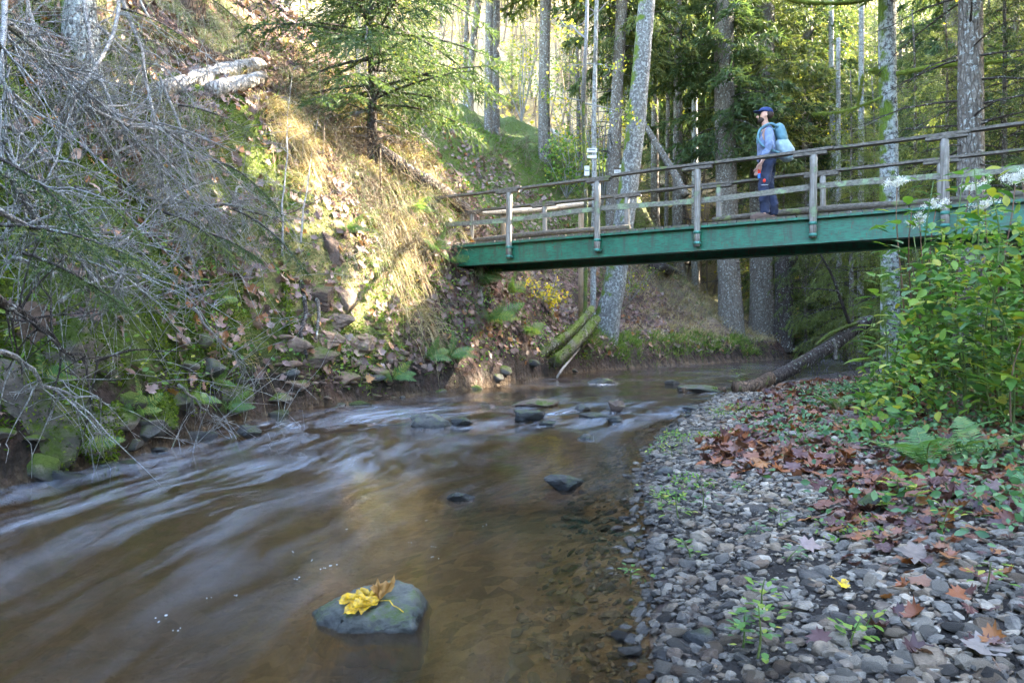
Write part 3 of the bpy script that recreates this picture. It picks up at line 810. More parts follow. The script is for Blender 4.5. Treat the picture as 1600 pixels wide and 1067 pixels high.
# path railing behind the left end
A_ = ray(690, 339, 15.2); Bq = ray(932, 319, 19.6)
PR = thing('path_railing', 'pale debarked log railing along the path behind the left bridge end', 'railing', (A_[0], A_[1], A_[2] - 1.0))
def logm(name, P, r, mat, parent, sides=9):
    g_ = Geo(); g_.tube(np.array(P), r, sides); return mk(name, g_, mat, parent)
ts = np.linspace(0, 1, 9)[:, None]
logm('rail', A_ * (1 - ts) + Bq * ts + np.array([0, 0, 1]) * 0.02 * np.sin(ts * 9), 0.075, MT['path_rail'], PR)
for s in (0.10, 0.34, 0.88):
    P = A_ * (1 - s) + Bq * s + np.array([0, .13, 0]); zb = min(float(H(P[:1], P[1:2])[0]), P[2] - 0.8)
    logm('post', [(P[0], P[1], zb - .3), (P[0], P[1], (zb + P[2]) / 2), (P[0], P[1], P[2] + 0.06)], 0.08, MT['path_post'], PR)
# ------------------------------------------------------------------ rocks
def rock_geo(c, size, seed, yaw=0.0, sub=4, cuts=11, rough=0.16, tilt=0.0, strata=0.0):
    """a stone: a ball cut by random planes, then roughened"""
    rg = np.random.default_rng(seed)
    V, T = ICO[sub]; V = V.copy()
    for _ in range(cuts):
        n = nrm(rg.normal(size=3)); d = rg.uniform(0.42, 0.80)
        e = V @ n - d; V = V - np.outer(np.maximum(e, 0) * 0.92, n)
    V = V * (1 + rough * noise3(V, 2.2, seed)[:, None] + rough * 0.5 * noise3(V, 6, seed + 3)[:, None] + rough * .25 * noise3(V, 15, seed + 5)[:, None])
    if strata: 
        q_ = (V[:, 2] + .35 * V[:, 0] + .12 * noise3(V, 2, seed + 8)) * 4.0; V = V * (1 + strata * (np.abs((q_ % 1.0) - .5) - .25))[:, None]
    V = V * np.array(size)
    ca, sa = math.cos(yaw), math.sin(yaw); ct, st = math.cos(tilt), math.sin(tilt)
    V = V @ np.array([[1, 0, 0], [0, ct, -st], [0, st, ct]]).T @ np.array([[ca, -sa, 0], [sa, ca, 0], [0, 0, 1]]).T
    g_ = Geo(); g_.add(V + np.array(c), T, None, rg.random()); return g_

def stream_rock(px, py, wpx, hpx, label, seed, mat='wet_rock', yaw=0.0, deep=0.75, tilt=0.0, name='stream_rock'):
    """px, py: middle of its waterline in the photo; wpx, hpx its width and height there"""
    k = (py - 533.5) / FPX
    Y = (CAM_H + 0.012 * 6 * (1 if True else 0)) / (k + 0.012) if CAM_H / k > 6 else CAM_H / k
    X = (px - 800) / FPX * Y; w = wpx / FPX * Y / 2; hh = hpx / FPX * Y
    zw = float(water_z(Y)); c = (X, Y + w * 0.6, zw - deep * hh * 0.4)
    size = (w * 1.18, w * 0.95, hh * (1 + deep * 0.4) * 1.12)
    rg_ = rock_geo(c, size, seed, yaw, 4, cuts=16, rough=.24, tilt=tilt); v = rg_.V[0]; v[:, 2] = zw - hh * .5 + (v[:, 2] - v[:, 2].min()) / np.ptp(v[:, 2]) * hh * 1.5
    up_ = v[v[:, 2] > zw]; v[:, 0] = X + (v[:, 0] - (up_[:, 0].max() + up_[:, 0].min()) / 2) * (2 * w / np.ptp(up_[:, 0]))
    o = mk(name, rg_, MT[mat], loc=(X, Y + w * .6, zw), smooth=False)
    tag(o, label, 'rock', 'rocks standing in the stream'); ROCKS.append((X, Y + w * .5, w)); return o

# the foreground boulder: a wedge, flat sloping top rising to the right
def boulder():
    """hull of hand placed corners, split fine and roughened"""
    C = np.array([(-.552, 2.10, -.10), (-.29, 2.10, -.10), (-.545, 2.105, .012), (-.305, 2.115, .040), (-.52, 2.15, .055), (-.300, 2.17, .062), (-.515, 2.30, .088), (-.345, 2.31, .100), (-.287, 2.23, .055), (-.665, 2.27, .015), (-.62, 2.36, .03), (-.30, 2.40, -.02), (-.68, 2.25, -.10), (-.27, 2.30, -.10), (-.5, 2.46, -.08), (-.60, 2.19, .018)])
    v, t_ = hull(C); bm = bmesh.new(); vs = [bm.verts.new(p) for p in v]; [bm.faces.new([vs[i_] for i_ in f]) for f in t_]
    bmesh.ops.bevel(bm, geom=bm.edges[:], offset=.010, segments=1, affect='EDGES', profile=.6); bmesh.ops.triangulate(bm, faces=bm.faces)
    for _ in range(5):
        bmesh.ops.subdivide_edges(bm, edges=[e for e in bm.edges if e.calc_length() > .012], cuts=1); bmesh.ops.triangulate(bm, faces=bm.faces)
    bmesh.ops.smooth_vert(bm, verts=bm.verts, factor=.5, use_axis_x=True, use_axis_y=True, use_axis_z=True)
    bm.normal_update(); bm.verts.index_update()
    V = np.array([p.co[:] for p in bm.verts]); Nn = np.array([p.normal[:] for p in bm.verts]); T = np.array([[p.index for p in f.verts] for f in bm.faces]); bm.free()
    V = V + Nn * (.030 * noise3(V, 9, 5) + .020 * noise3(V, 26, 8) + .010 * noise3(V, 70, 9))[:, None]
    return V, T
bv, bt = boulder(); Xb, Yb = -.46, 2.23; bv = bv - np.array([Xb, Yb, 0.010])
g_ = Geo(); g_.add(bv + np.array([Xb, Yb, 0.0]), bt, None, 0.3)
BO = mk('boulder', g_, MT['boulder'], loc=(Xb, Yb, 0.0))
tag(BO, 'large grey green boulder in the foreground water carrying a yellow leaf', 'rock', 'rocks standing in the stream'); ROCKS.append((Xb, Yb, 0.10))
_bw = bv + np.array([Xb, Yb, 0.0])
def boulder_top(x, y):
    d = np.hypot(_bw[:, 0] - x, _bw[:, 1] - y); c = d < 0.018
    return float(_bw[c][:, 2].max()) if c.any() else 0.05
for a in [(670, 670, 62, 24, 'dark angular slab rock, largest in the middle of the riffle', 3, 'wet_rock', .3),
          (720, 665, 36, 11, 'low wet stone close right of the dark angular slab', 4, 'wet_rock', .1),
          (828, 658, 50, 17, 'mossy blocky rock in the middle of the stream with pale sides', 5, 'wet_rock', .6),
          (838, 638, 80, 14, 'broad low tan stone behind the mossy blocky rock', 6, 'bank_rock', .1),
          (912, 641, 26, 9, 'small dark stone right of the broad low tan stone', 7, 'wet_rock', .4),
          (965, 642, 28, 16, 'small pale pointed rock farthest right in the riffle', 8, 'bank_rock', .8),
          (930, 655, 48, 9, 'flat dark stone slab awash below the pale pointed rock', 9, 'wet_rock', -.2),
          (962, 661, 26, 10, 'small wet stone touching the right end of the flat slab', 10, 'wet_rock', .2),
          (855, 664, 30, 6, 'thin stone barely breaking the water beside the mossy blocky rock', 19, 'wet_rock', .0),
          (915, 687, 28, 9, 'lone small green topped stone below the riffle', 11, 'wet_rock', .5),
          (883, 766, 66, 22, 'flat topped dark rock in calm water near the gravel bar', 12, 'wet_rock', .15),
          (719, 784, 46, 14, 'rounded speckled stone in mid stream nearest the boulder', 13, 'wet_rock', .5),
          (386, 682, 40, 17, 'black wet rock with white water by the left bank', 14, 'wet_rock', .4),
          (942, 599, 44, 8, 'dark rock far upstream in front of the mossy logs', 15, 'wet_rock', .0),
          (1100, 612, 74, 10, 'long dark stone at the far right water edge by the fallen trunk', 16, 'wet_rock', -.1),
          (1052, 600, 26, 6, 'small far stone upstream between the long dark stone and mid stream', 17, 'wet_rock', .3)]:
    stream_rock(*a[:7], yaw=a[7])
# stones along the left water edge and in the bank: pieces of the ground
rg = np.random.default_rng(77)
for k_ in range(46):
    px = [20, 60, 110, 160, 205, 250, 300, 345, 380, 420, 455, 490, 525, 560, 590, 640, 700, 760, 830, 880][k_ % 20] + rg.uniform(-22, 22)
    s = np.interp(px, [0, 250, 400, 560, 650, 800, 920], [4.17, 5.75, 7.9, 9.6, 10.8, 13.1, 17.5])
    x0 = float(np.interp(s, WL[:, 1], WL[:, 0])); off = rg.uniform(-0.12, 0.3) * (1 if k_ < 30 else 2.0)
    x = x0 - off; y = s + rg.uniform(-.15, .15); w = rg.uniform(0.10, 0.30) * (.7 if px < 200 else 0.8)
    z = max(float(H(np.array([x]), np.array([y]))[0]), float(water_z(y)) - 0.05)
    o = mk('rock', rock_geo((x, y, z), (w, w * rg.uniform(.6, .9), w * rg.uniform(.35, .65)), 200 + k_, rg.uniform(0, 3), 3), MT['mossy_rock'] if rg.random() < .55 else MT['wet_rock'], GROUND)
FUZZ = []
# mossy rock face in the lower left corner and the broken strata of the nose
for k_, (px, py, w, d_, h_, mat, back, tl) in enumerate([
        (20, 690, .55, .5, .62, 'mossy_rock', -.25, .2), (95, 660, .42, .4, .5, 'mossy_rock', -.2, .3), (60, 560, .42, .4, .42, 'mossy_rock', -.2, .4), (150, 690, .30, .3, .32, 'mossy_rock', -.1, .2),
        (15, 520, .35, .3, .30, 'bank_rock', -.15, .4), (150, 575, .35, .3, .36, 'mossy_rock', -.2, .3), (240, 640, .26, .25, .25, 'mossy_rock', -.1, .2), (350, 620, .3, .25, .22, 'mossy_rock', -.15, .2),
        (495, 470, .42, .3, .20, 'bank_rock', -.12, .5), (520, 500, .38, .3, .16, 'bank_rock', -.12, .5), (505, 530, .40, .3, .17, 'bank_rock', -.1, .45), (480, 560, .42, .3, .14, 'bank_rock', -.1, .4),
        (540, 470, .3, .3, .3, 'bank_rock', -.15, .4), (520, 420, .25, .3, .42, 'bank_rock', -.18, .3), (510, 385, .2, .25, .35, 'bank_rock', -.15, .2), (560, 545, .42, .3, .22, 'bank_rock', -.15, .3),
        (590, 575, .35, .3, .15, 'bank_rock', -.12, .3), (535, 590, .3, .25, .12, 'bank_rock', -.1, .3), (455, 540, .3, .3, .14, 'bank_rock', -.1, .5), (465, 600, .26, .2, .1, 'bank_rock', -.05, .3),
        (600, 230, .5, .5, .5, 'bank_rock', -.3, .2), (640, 250, .35, .4, .4, 'bank_rock', -.2, .2)]):
    p = G(px, py, back)
    if mat == 'mossy_rock': FUZZ.append((p, (w, d_, h_), 300 + k_, 0.6 + .3 * math.sin(k_ * 2.1), tl))
    mk('rock', rock_geo(p, (w, d_, h_), 300 + k_, 0.6 + .3 * math.sin(k_ * 2.1), 5 if w > .34 else 4, cuts=14, rough=.22, tilt=tl, strata=.12), MT[mat], GROUND)
for k_ in range(70):   # loose stones on the scree under the nose
    px = rg.uniform(430, 640); py = rg.uniform(560, 628) if k_ % 2 else rg.uniform(470, 620)
    p = G(px, py, 0.0); w = rg.uniform(.05, .14)
    mk('rock', rock_geo(p, (w, w * .7, w * rg.uniform(.25, .5)), 400 + k_, rg.uniform(0, 3), 2), MT['bank_rock'], GROUND)
build_water()

# ------------------------------------------------------------------ gravel bar: pebbles
PEB = []
for k_ in range(10):
    q = RNG.normal(size=(22, 3)); q = nrm(q); q = np.sign(q) * np.abs(q) ** 0.75
    v, t_ = hull(q * np.array([1.0, RNG.uniform(.6, .85), RNG.uniform(.26, .52)])); PEB.append((v, t_))
N = 26000
X = RNG.uniform(0.0, 6.5, N * 4); Y = 1.3 + 11.2 * RNG.random(N * 4) ** 1.7
dl, dr, bed, gravel, moss, dry = zones(X, Y)
den = np.where(dr < 0, np.clip(1 + dr / 0.55, 0, 1) * 0.7, np.clip(1.25 + .7 * sstep(3.2, 2.2, Y) - dr / 1.9 + 0.7 * fbm(X, Y, 83, 2), 0.0, 1))
inview = (np.abs(X / Y) < 0.86)
keep = (RNG.random(N * 4) < den) & inview & (dr > -0.6)
X, Y, dr = X[keep][:23000], Y[keep][:23000], dr[keep][:23000]
sz = RNG.lognormal(math.log(0.0145), 0.55, len(X)); sz = np.clip(sz, 0.005, 0.044) * np.clip(0.8 + Y * 0.05, 0.85, 1.5)
nor = nrm(Hn(X, Y) + RNG.normal(size=(len(X), 3)) * np.array([.25, .25, .05]))
pos = np.stack([X, Y, H(X, Y) + sz * 0.16 + RNG.uniform(0, .012, len(X))], -1)
Rm = frames(nor, RNG.uniform(0, 6.28, len(X))); rnd = RNG.random(len(X)); tp = RNG.integers(0, 10, len(X))
GB = Geo()
rank = np.argsort(-sz / Y); big = np.zeros(len(X), bool); big[rank[:300]] = True
# the sheet of fine grit that carries them
gx = np.linspace(0, 1, 70); gy = np.linspace(0.5, 13, 160)
wy = WR[:, 1]; base = np.interp(gy, wy, WR[:, 0])
SX = base[:, None] - 0.25 + 3.2 * gx[None, :]; SY = np.broadcast_to(gy[:, None], SX.shape)
SZ = H(SX, SY) + 0.006 - 0.05 * sstep(0.85, 1, gx)[None, :]
V = np.stack([SX, SY, SZ], -1).reshape(-1, 3)
i = np.arange(159)[:, None]; j = np.arange(69)[None, :]
Q = np.stack([i * 70 + j, i * 70 + j + 1, (i + 1) * 70 + j + 1, (i + 1) * 70 + j], -1).reshape(-1, 4)
zz_ = zones(V[:, 0], V[:, 1])
gg = Geo(); gg.add(V, None, Q)
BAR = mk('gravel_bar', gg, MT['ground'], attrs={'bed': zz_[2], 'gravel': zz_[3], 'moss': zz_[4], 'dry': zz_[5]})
tag(BAR, 'grey slate gravel bar along the right water edge', 'gravel', kind='structure')
for k_ in range(10):
    m_ = (~big) & (tp == k_)
    GB.scatter(PEB[k_][0], PEB[k_][1], pos[m_], Rm[m_], sz[m_], rnd[m_])
tag(mk('gravel', GB, MT['pebble'], BAR, smooth=False), kind='stuff')
pme = [mesh_of('pebble', Geo().add(v, t_, None, 0.1 * k_), MT['pebble'], False) for k_, (v, t_) in enumerate(PEB)]
for k_ in np.where(big)[0]:
    inst('pebble', pme[tp[k_]], BAR, mat4(Rm[k_], pos[k_], sz[k_]))
# larger stones of the bar
for k_, (px, py, w, h_, m_) in enumerate([(1095, 1010, .05, .035, 'wet_rock'), (1460, 1050, .062, .05, 'pebble'), (1300, 1030, .06, .035, 'pebble'), (1290, 985, .05, .03, 'pebble'), (1085, 640, .18, .05, 'wet_rock'), (1040, 745, .10, .05, 'wet_rock'), (1060, 780, .10, .04, 'wet_rock'),
                                          (1365, 800, .12, .06, 'wet_rock'), (1265, 905, .07, .03, 'pebble'), (1180, 800, .10, .03, 'pebble'), (1100, 850, .07, .04, 'pebble')]):
    p = G(px, py); mk('stone', rock_geo(p + np.array([0, w * .3, h_ * .35]), (w, w * .75, h_), 600 + k_, k_, 3), MT[m_], BAR)
# ------------------------------------------------------------------ leaf shapes
def maple(curl=0.2, seed=0, fold=0.12):
    """a five lobed leaf about 1 wide, stalk at the origin, tip along +x"""
    rg = np.random.default_rng(seed)
    a = [(0.10, -.10), (-0.08, -.30), (.10, -.36), (.18, -.62), (.34, -.42), (.52, -.66), (.58, -.30), (.78, -.30), (.80, -.10), (1.06, 0), (.80, .10), (.78, .30), (.58, .30), (.52, .66), (.34, .42), (.18, .62), (.10, .36), (-.08, .30), (.10, .10)]
    a = np.array(a) * 0.85 + rg.normal(size=(len(a), 2)) * 0.02
    V = np.vstack([[0.0, 0.0], [0.42, 0.0], a]); r2 = (V[:, 0] - .4) ** 2 + V[:, 1] ** 2
    z = curl * r2 + fold * np.abs(V[:, 1]) + rg.normal(size=len(V)) * 0.035 + 0.12 * curl * np.sin(V[:, 0] * 7 + seed) + curl * .6 * V[:, 1] * V[:, 0] * (1 if seed % 2 else -1)
    V = np.column_stack([V, z]); n = len(a)
    T = [[1, 2 + k_, 3 + k_] for k_ in range(n - 1)] + [[0, 2, 1], [0, 1, 1 + n]]
    return V, np.array(T)
MAP = [maple(c, s, f) for s, (c, f) in enumerate([(.15, .08), (.45, .15), (-.4, .05), (.7, .25), (-.15, .2), (.3, -.1)])]
def oval(w=.5, curl=.2, n=3):
    xs = np.linspace(0, 1, n + 2)[1:-1]; V = [[0, 0, 0]]; T = []
    for x in xs:
        h_ = w / 2 * math.sin(math.pi * x ** 0.85) ** .8
        V += [[x, -h_, curl * (x - .5) ** 2 + .25 * h_], [x, 0, curl * (x - .5) ** 2], [x, h_, curl * (x - .5) ** 2 + .25 * h_]]
    V.append([1, 0, curl * .25]); e = len(V) - 1
    for k_ in range(n - 1):
        b = 1 + 3 * k_
        for o_ in (0, 1): T += [[b + o_, b + o_ + 3, b + o_ + 4], [b + o_, b + o_ + 4, b + o_ + 1]]
    T += [[0, 1, 2], [0, 2, 3], [e, e - 2, e - 3], [e, e - 1, e - 2]]
    return np.array(V, float), np.array(T)
OV = oval(.62, .3, 2); LAN = oval(.30, -.5, 3); OV3 = oval(.5, -.3, 3)

# ------------------------------------------------------------------ fallen leaves
def leaf_field(n, X, Y, size, lift, tilt, mat, name, nbig, shapes, rscale=1.0, warp=None):
    nor = nrm(Hn(X, Y) + RNG.normal(size=(len(X), 3)) * tilt)
    pos = np.stack([X, Y, H(X, Y)], -1) + Hn(X, Y) * (lift + RNG.uniform(0, .03, len(X)))[:, None]
    Rm = frames(nor, RNG.uniform(0, 6.28, len(X))); rnd = RNG.random(len(X)); tp = RNG.integers(0, len(shapes), len(X))
    big = np.zeros(len(X), bool); big[np.argsort(-size / Y)[:nbig]] = True
    g_ = Geo()
    for k_, (v, t_) in enumerate(shapes):
        m_ = (tp == k_) & ~big
        g_.scatter(v, t_, pos[m_], Rm[m_], size[m_], rnd[m_])
    tag(mk(name + '_litter', g_, mat, GROUND), kind='stuff')
    me = [mesh_of(name, Geo().add(v, t_, None, .13 * k_), mat) for k_, (v, t_) in enumerate(shapes)]
    for k_ in np.where(big)[0]: inst(name, me[tp[k_]], GROUND, mat4(Rm[k_], pos[k_], size[k_]))
def view(X, Y, m=0.82): return (X < m * Y + .3) & (-X < 1.0 * Y + .5)
# left bank and the slope under the bridge
n = 90000
Y = 2.4 + 22.6 * RNG.random(n) ** 1.35; X = RNG.uniform(-11, 9, n)
dl, dr, *_z = zones(X, Y)
cl_ = fbm(X * .8, Y * .8, 101, 3)
den = sstep(0.05, .3, dl) * np.clip(.62 + 1.5 * cl_ + .5 * np.exp(-((Y - 8.6) / 1.6) ** 2) * (1 - sstep(1.0, 2.2, dl)), .06, 1) * (1 - .2 * _z[3]) * np.clip(1.1 - Y / 40, .3, 1)
m_ = (RNG.random(n) < den) & view(X, Y) & (dl < 8.5)
X, Y = X[m_][:18500], Y[m_][:18500]
leaf_field(0, X, Y, RNG.uniform(.07, .15, len(X)) * (1 + Y * .012), .02, .42, MT['litter'], 'fallen_leaf', 180, MAP[:5] + [OV])
# red brown maple leaves on the right bank
n = 24000
Y = 1.7 + 10 * RNG.random(n) ** 1.5; X = RNG.uniform(.6, 8.5, n)
dl, dr, *_z = zones(X, Y)
den = (.12 + .88 * sstep(2.1, 2.9, Y)) * sstep(.35, .9, dr + .8 * fbm(X * 1.1, Y * 1.1, 111, 2)) * np.clip(.85 + 1.2 * fbm(X * 1.6, Y * 1.6, 112, 2), .08, 1)
m_ = (RNG.random(n) < den) & view(X, Y) & (dr > .35)
X, Y = X[m_][:6000], Y[m_][:6000]
leaf_field(0, X, Y, RNG.uniform(.06, .14, len(X)) * np.clip(Y / 4.2, .55, 1), .010, .30, MT['rust'], 'maple_leaf', 170, MAP)

# ------------------------------------------------------------------ single leaves one can point to
def single_leaf(name, label, p, size, yaw, mat, normal=(0, -.3, 1), shape=1, stem=.9):
    e = thing(name, label, 'leaf', p)
    Rm = frames(np.array([normal], float), np.array([yaw]))[0]
    v, t_ = MAP[shape]
    mk('blade', Geo().add((v * size) @ Rm.T + p, t_, None, .5), mat, e)
    s = np.linspace(0, 1, 6)[:, None]
    P = np.array([[0, 0, 0.0]]) + s * np.array([[-stem, 0.10, .02]]) * size + np.sin(s * 3) * np.array([[0, 0.0, .05]]) * size
    mk('stalk', Geo().tube(P @ Rm.T + p, .012 * size + .0009, 5), MT['yellow_leaf'] if mat is MT['yellow_leaf'] else MT['stem_red'], e)
    return e
def yellow_on_boulder():
    p = np.array([-.425, 2.19, boulder_top(-.425, 2.19) + .010]); e = thing('maple_leaf', 'bright yellow maple leaf with one brown lobe lying on the boulder', 'leaf', p); rr = np.random.default_rng(4)
    def lobe(ang, L, w):
        """half outlines of one pointed, toothed lobe from the node"""
        d_ = np.array([math.cos(ang), math.sin(ang)]); q = np.array([-d_[1], d_[0]])
        prof = [(.10, .30), (.28, .52), (.40, .78), (.46, .62), (.58, 1.0), (.62, .66), (.74, .72), (.78, .42), (.90, .34), (.93, .16)]
        R_ = [d_ * L * a_ - q * w * c_ * rr.uniform(.85, 1.1) for a_, c_ in prof]; L_ = [d_ * L * a_ + q * w * c_ * rr.uniform(.85, 1.1) for a_, c_ in prof]
        return np.array([[0, 0]] + R_ + [d_ * L] + L_[::-1]), d_
    def build(name, lobes, mat, lift, up):
        g_ = Geo()
        for ang, L, w in lobes:
            o2, d_ = lobe(ang, L, w); n_ = len(o2); r_ = np.hypot(*(o2.T)); xy = o2 * np.array([1, 1 if up == 0 else .45]) + p[:2]
            mid = [d_ * L * a_ for a_ in (.15, .35, .55, .75)]; xm = np.array(mid) * np.array([1, 1 if up == 0 else .45]) + p[:2]
            if up == 0:
                z = np.array([boulder_top(a_, c_) for a_, c_ in xy]); z = np.maximum(z, p[2] - .06) + .010 + lift * r_ + .006 * np.sin(np.arange(n_) * 1.7); zm = np.array([max(boulder_top(a_, c_), p[2] - .06) for a_, c_ in xm]) + .004 + lift * np.array([.15, .35, .55, .75]) * L
            else:
                z = p[2] + r_ * up + .008 * np.sin(np.arange(n_) * 1.3); zm = p[2] + np.array([.15, .35, .55, .75]) * L * up - .006
            V = np.vstack([np.column_stack([xy, z]), np.column_stack([xm, zm])]); h_ = (n_ - 2) // 2; T = []
            ctr = [0] + [n_ + k_ for k_ in range(4)] + [h_ + 1]; tt = [0, .15, .35, .55, .75, 1.0]; a2 = [0, .10, .28, .40, .46, .58, .62, .74, .78, .90, .93, 1.0]
            for side in (0, 1):
                rim = list(range(0, h_ + 2)) if side == 0 else [0] + list(range(n_ - 1, h_, -1))
                i_ = j_ = 0
                while i_ < len(rim) - 1 or j_ < 5:
                    if j_ == 5 or (i_ < len(rim) - 1 and a2[i_ + 1] <= tt[j_ + 1]): T.append([rim[i_], rim[i_ + 1], ctr[j_]]); i_ += 1
                    else: T.append([rim[i_], ctr[j_ + 1], ctr[j_]]); j_ += 1
            T = [t_ for t_ in T if len(set(t_)) == 3]
            g_.add(V, T, None, .3 + .4 * rr.random())
        mk(name, g_, mat, e)
    build('blade', ((2.62, .10, .036), (3.10, .14, .044), (3.62, .12, .040), (2.05, .065, .024)), MT['yellow_leaf'], .03, 0)
    build('brown_lobe', ((1.05, .085, .030), (1.75, .07, .026)), MT['brown_leaf'], 0, .75)
    s = np.linspace(0, 1, 8); P = np.array([[p[0] + .085 * q, p[1] - .05 * q, 0] for q in s]); P[:, 2] = [max(boulder_top(a, b), .03) + .008 + .010 * math.sin(c * 3) for (a, b, _), c in zip(P, s)]
    mk('stalk', Geo().tube(P, .0016, 6), MT['yellow_leaf'], e)
yellow_on_boulder()
single_leaf('maple_leaf', 'pale cream maple leaf upside down among the red brown leaves', G(1452, 885, 0, .03), .13, 2.6, MT['pale_leaf'], (.1, -.5, 1), 4)
single_leaf('maple_leaf', 'grey brown maple leaf flat on the gravel under the pebbly middle', G(1250, 862, 0, .03), .11, 1.2, MT['litter'], (0, -.3, 1), 0)
single_leaf('maple_leaf', 'pinkish grey maple leaf at the bottom right corner on wet gravel', G(1550, 1042, 0, .025), .11, 2.9, MT['pale_leaf'], (0, -.2, 1), 0)
single_leaf('maple_leaf', 'small yellow leaf lying alone among grey pebbles', G(1312, 924, 0, .03), .045, .6, MT['yellow_leaf'], (0, -.3, 1), 1)
single_leaf('maple_leaf', 'dry round pale leaf hanging on a twig at the upper left', G(102, 216, .7), .12, .4, MT['pale_leaf'], (.3, -1, .4), 4, .3)
single_leaf('maple_leaf', 'dull brown leaf stuck to the mossy rock in the lower left', G(128, 672, .05), .10, 1.4, MT['litter'], (.6, -.6, .6), 0)
# foam flecks drifting by the boulder
fg = Geo()
for px, py, s in ((460, 863, .012), (490, 876, .009), (513, 886, .016), (503, 893, .012), (463, 907, .013), (541, 828, .008), (370, 932, .012), (327, 936, .010), (247, 970, .018), (280, 985, .012), (667, 815, .008), (678, 856, .010), (680, 873, .012), (640, 850, .007), (760, 822, .012)):
    Yf = CAM_H / ((py - 533.5) / FPX); v, t_ = ICO[2]
    for q in range(3):
        fg.add(v * np.array([s * RNG.uniform(.1, .3), s * RNG.uniform(.1, .35), .002]) + np.array([(px - 800) / FPX * Yf + RNG.normal() * s * .8, Yf + RNG.normal() * s, .006]), t_, None, RNG.random())
tag(mk('foam', fg, MT['foamfleck']), 'small white foam flecks drifting on the brown water', 'foam', kind='stuff')

# ------------------------------------------------------------------ grass, moss
def blades(g_, P, D, L, w, rnd, droop, segs=3):
    """ribbons from P along D (unit), bending down by droop"""
    N_ = len(P); side = nrm(np.cross(D, RNG.normal(size=(N_, 3)))) * (w / 2)[:, None]
    prev = None; base = 0
    pts = []
    for k_ in range(segs + 1):
        s = k_ / segs
        c = P + D * (L * s)[:, None] + np.array([0, 0, -1.0]) * (droop * L * s * s)[:, None]
        ww = side * (1 - s * .9)
        pts += [c - ww, c + ww]
    V = np.stack(pts, 1); nv = 2 * (segs + 1)
    T = []
    for k_ in range(segs):
        b = 2 * k_; T += [[b, b + 1, b + 3], [b, b + 3, b + 2]]
    F = np.array(T)[None] + (np.arange(N_) * nv)[:, None, None]
    g_.add(V.reshape(-1, 3), F.reshape(-1, 3), None, np.repeat(rnd, nv))
def grass_on(name, label, n, sampler, L, w, droop, mat, outk=.8, tuft=6, segs=3, upk=.6, jit=.035):
    X, Y = sampler(n)
    X = np.repeat(X, tuft) + RNG.normal(size=len(X) * tuft) * jit; Y = np.repeat(Y, tuft) + RNG.normal(size=len(Y) * tuft) * jit
    N_ = len(X); nn = Hn(X, Y)
    P = np.stack([X, Y, H(X, Y) - .01], -1)
    D = nrm(nn * outk + RNG.normal(size=(N_, 3)) * .45 + np.array([0, 0, upk]))
    g_ = Geo(); blades(g_, P, D, RNG.uniform(*L, N_), RNG.uniform(*w, N_) * np.clip(Y / 7, .6, 2.2), RNG.random(N_), RNG.uniform(*droop, N_), segs)
    o = mk(name, g_, mat); return tag(o, label, 'grass', kind='stuff')
def samp(dfun, xr, yr, pw=1.3):
    def f(n):
        q_ = n * 30 if n < 9000 else n * 8; X = RNG.uniform(*xr, q_); Y = yr[0] + (yr[1] - yr[0]) * RNG.random(q_) ** pw; v_ = view(X, Y); X, Y = X[v_][:n * 14], Y[v_][:n * 14]
        dl, dr, *z_ = zones(X, Y)
        m_ = RNG.random(len(X)) < dfun(X, Y, dl, dr)
        return X[m_][:n], Y[m_][:n]
    return f
nose = lambda X, Y: np.exp(-((X + 2.9 - 0.05 * (Y - 9)) / 1.3) ** 2) * np.exp(-((Y - 11.6) / 2.2) ** 2)
grass_on('dry_grass', 'straw coloured dry grass hanging over the sunlit bank nose', 560, samp(lambda X, Y, dl, dr: nose(X, Y) * sstep(.25, .7, dl) * np.clip(.25 + 3.0 * fbm(X * 1.1, Y * 1.1, 135, 2), 0, 1), (-7, 1), (7.5, 16), 1), (.3, .85), (.005, .011), (.8, 1.7), MT['grass_dry'], .7, 24, 4, .5, .05)
grass_on('nose_grass', 'green grass tufts mixed into the dry grass of the bank nose', 900, samp(lambda X, Y, dl, dr: nose(X, Y) * sstep(.1, .5, dl) * np.clip(.3 + 2.5 * fbm(X * 1.4, Y * 1.4, 133, 2), 0, 1), (-7, 1), (7, 16), 1), (.15, .45), (.005, .010), (.5, 1.3), MT['grass'], .7, 8, 3)
grass_on('withered_grass', 'grey withered grass hanging down the shaded left bank', 1500, samp(lambda X, Y, dl, dr: sstep(.5, 1.2, dl) * np.clip(.5 + 2.2 * fbm(X * .9, Y * .9, 131, 2), 0, 1), (-10, 0), (4, 14), 1.2), (.25, .75), (.005, .010), (.8, 1.6), MT['grass_grey'], .7, 20, 4, .5, .045)
grass_on('green_grass', 'green grass tufts along the left water edge', 1000, samp(lambda X, Y, dl, dr: sstep(.05, .2, dl) * (1 - sstep(.5, 1.3, dl)) * np.clip(.2 + 2.5 * fbm(X * 1.3, Y * 1.3, 141, 2), 0, 1), (-5, 14), (4, 28), 1), (.14, .36), (.004, .009), (.3, 1.0), MT['grass'], .5, 9, 3)
grass_on('bank_grass', 'long pale green grass on the far bank before the big trunks', 1500, samp(lambda X, Y, dl, dr: sstep(.1, .4, dl) * (1 - sstep(3, 6, dl)) * sstep(3.0, 6, X), (2, 18), (17, 34), 1), (.3, .7), (.004, .008), (.3, 1.0), MT['grass_dry'], .4, 8, 3, 1.0)
grass_on('far_bank_sedge', 'bright green sedge tufts at the far water edge below the leaning tree', 360, samp(lambda X, Y, dl, dr: sstep(.05, .2, dl) * (1 - sstep(.5, 1.0, dl)), (1.8, 9), (16.5, 25), 1), (.3, .6), (.005, .009), (.4, 1.0), MT['grass'], .4, 10, 3, 1.0)
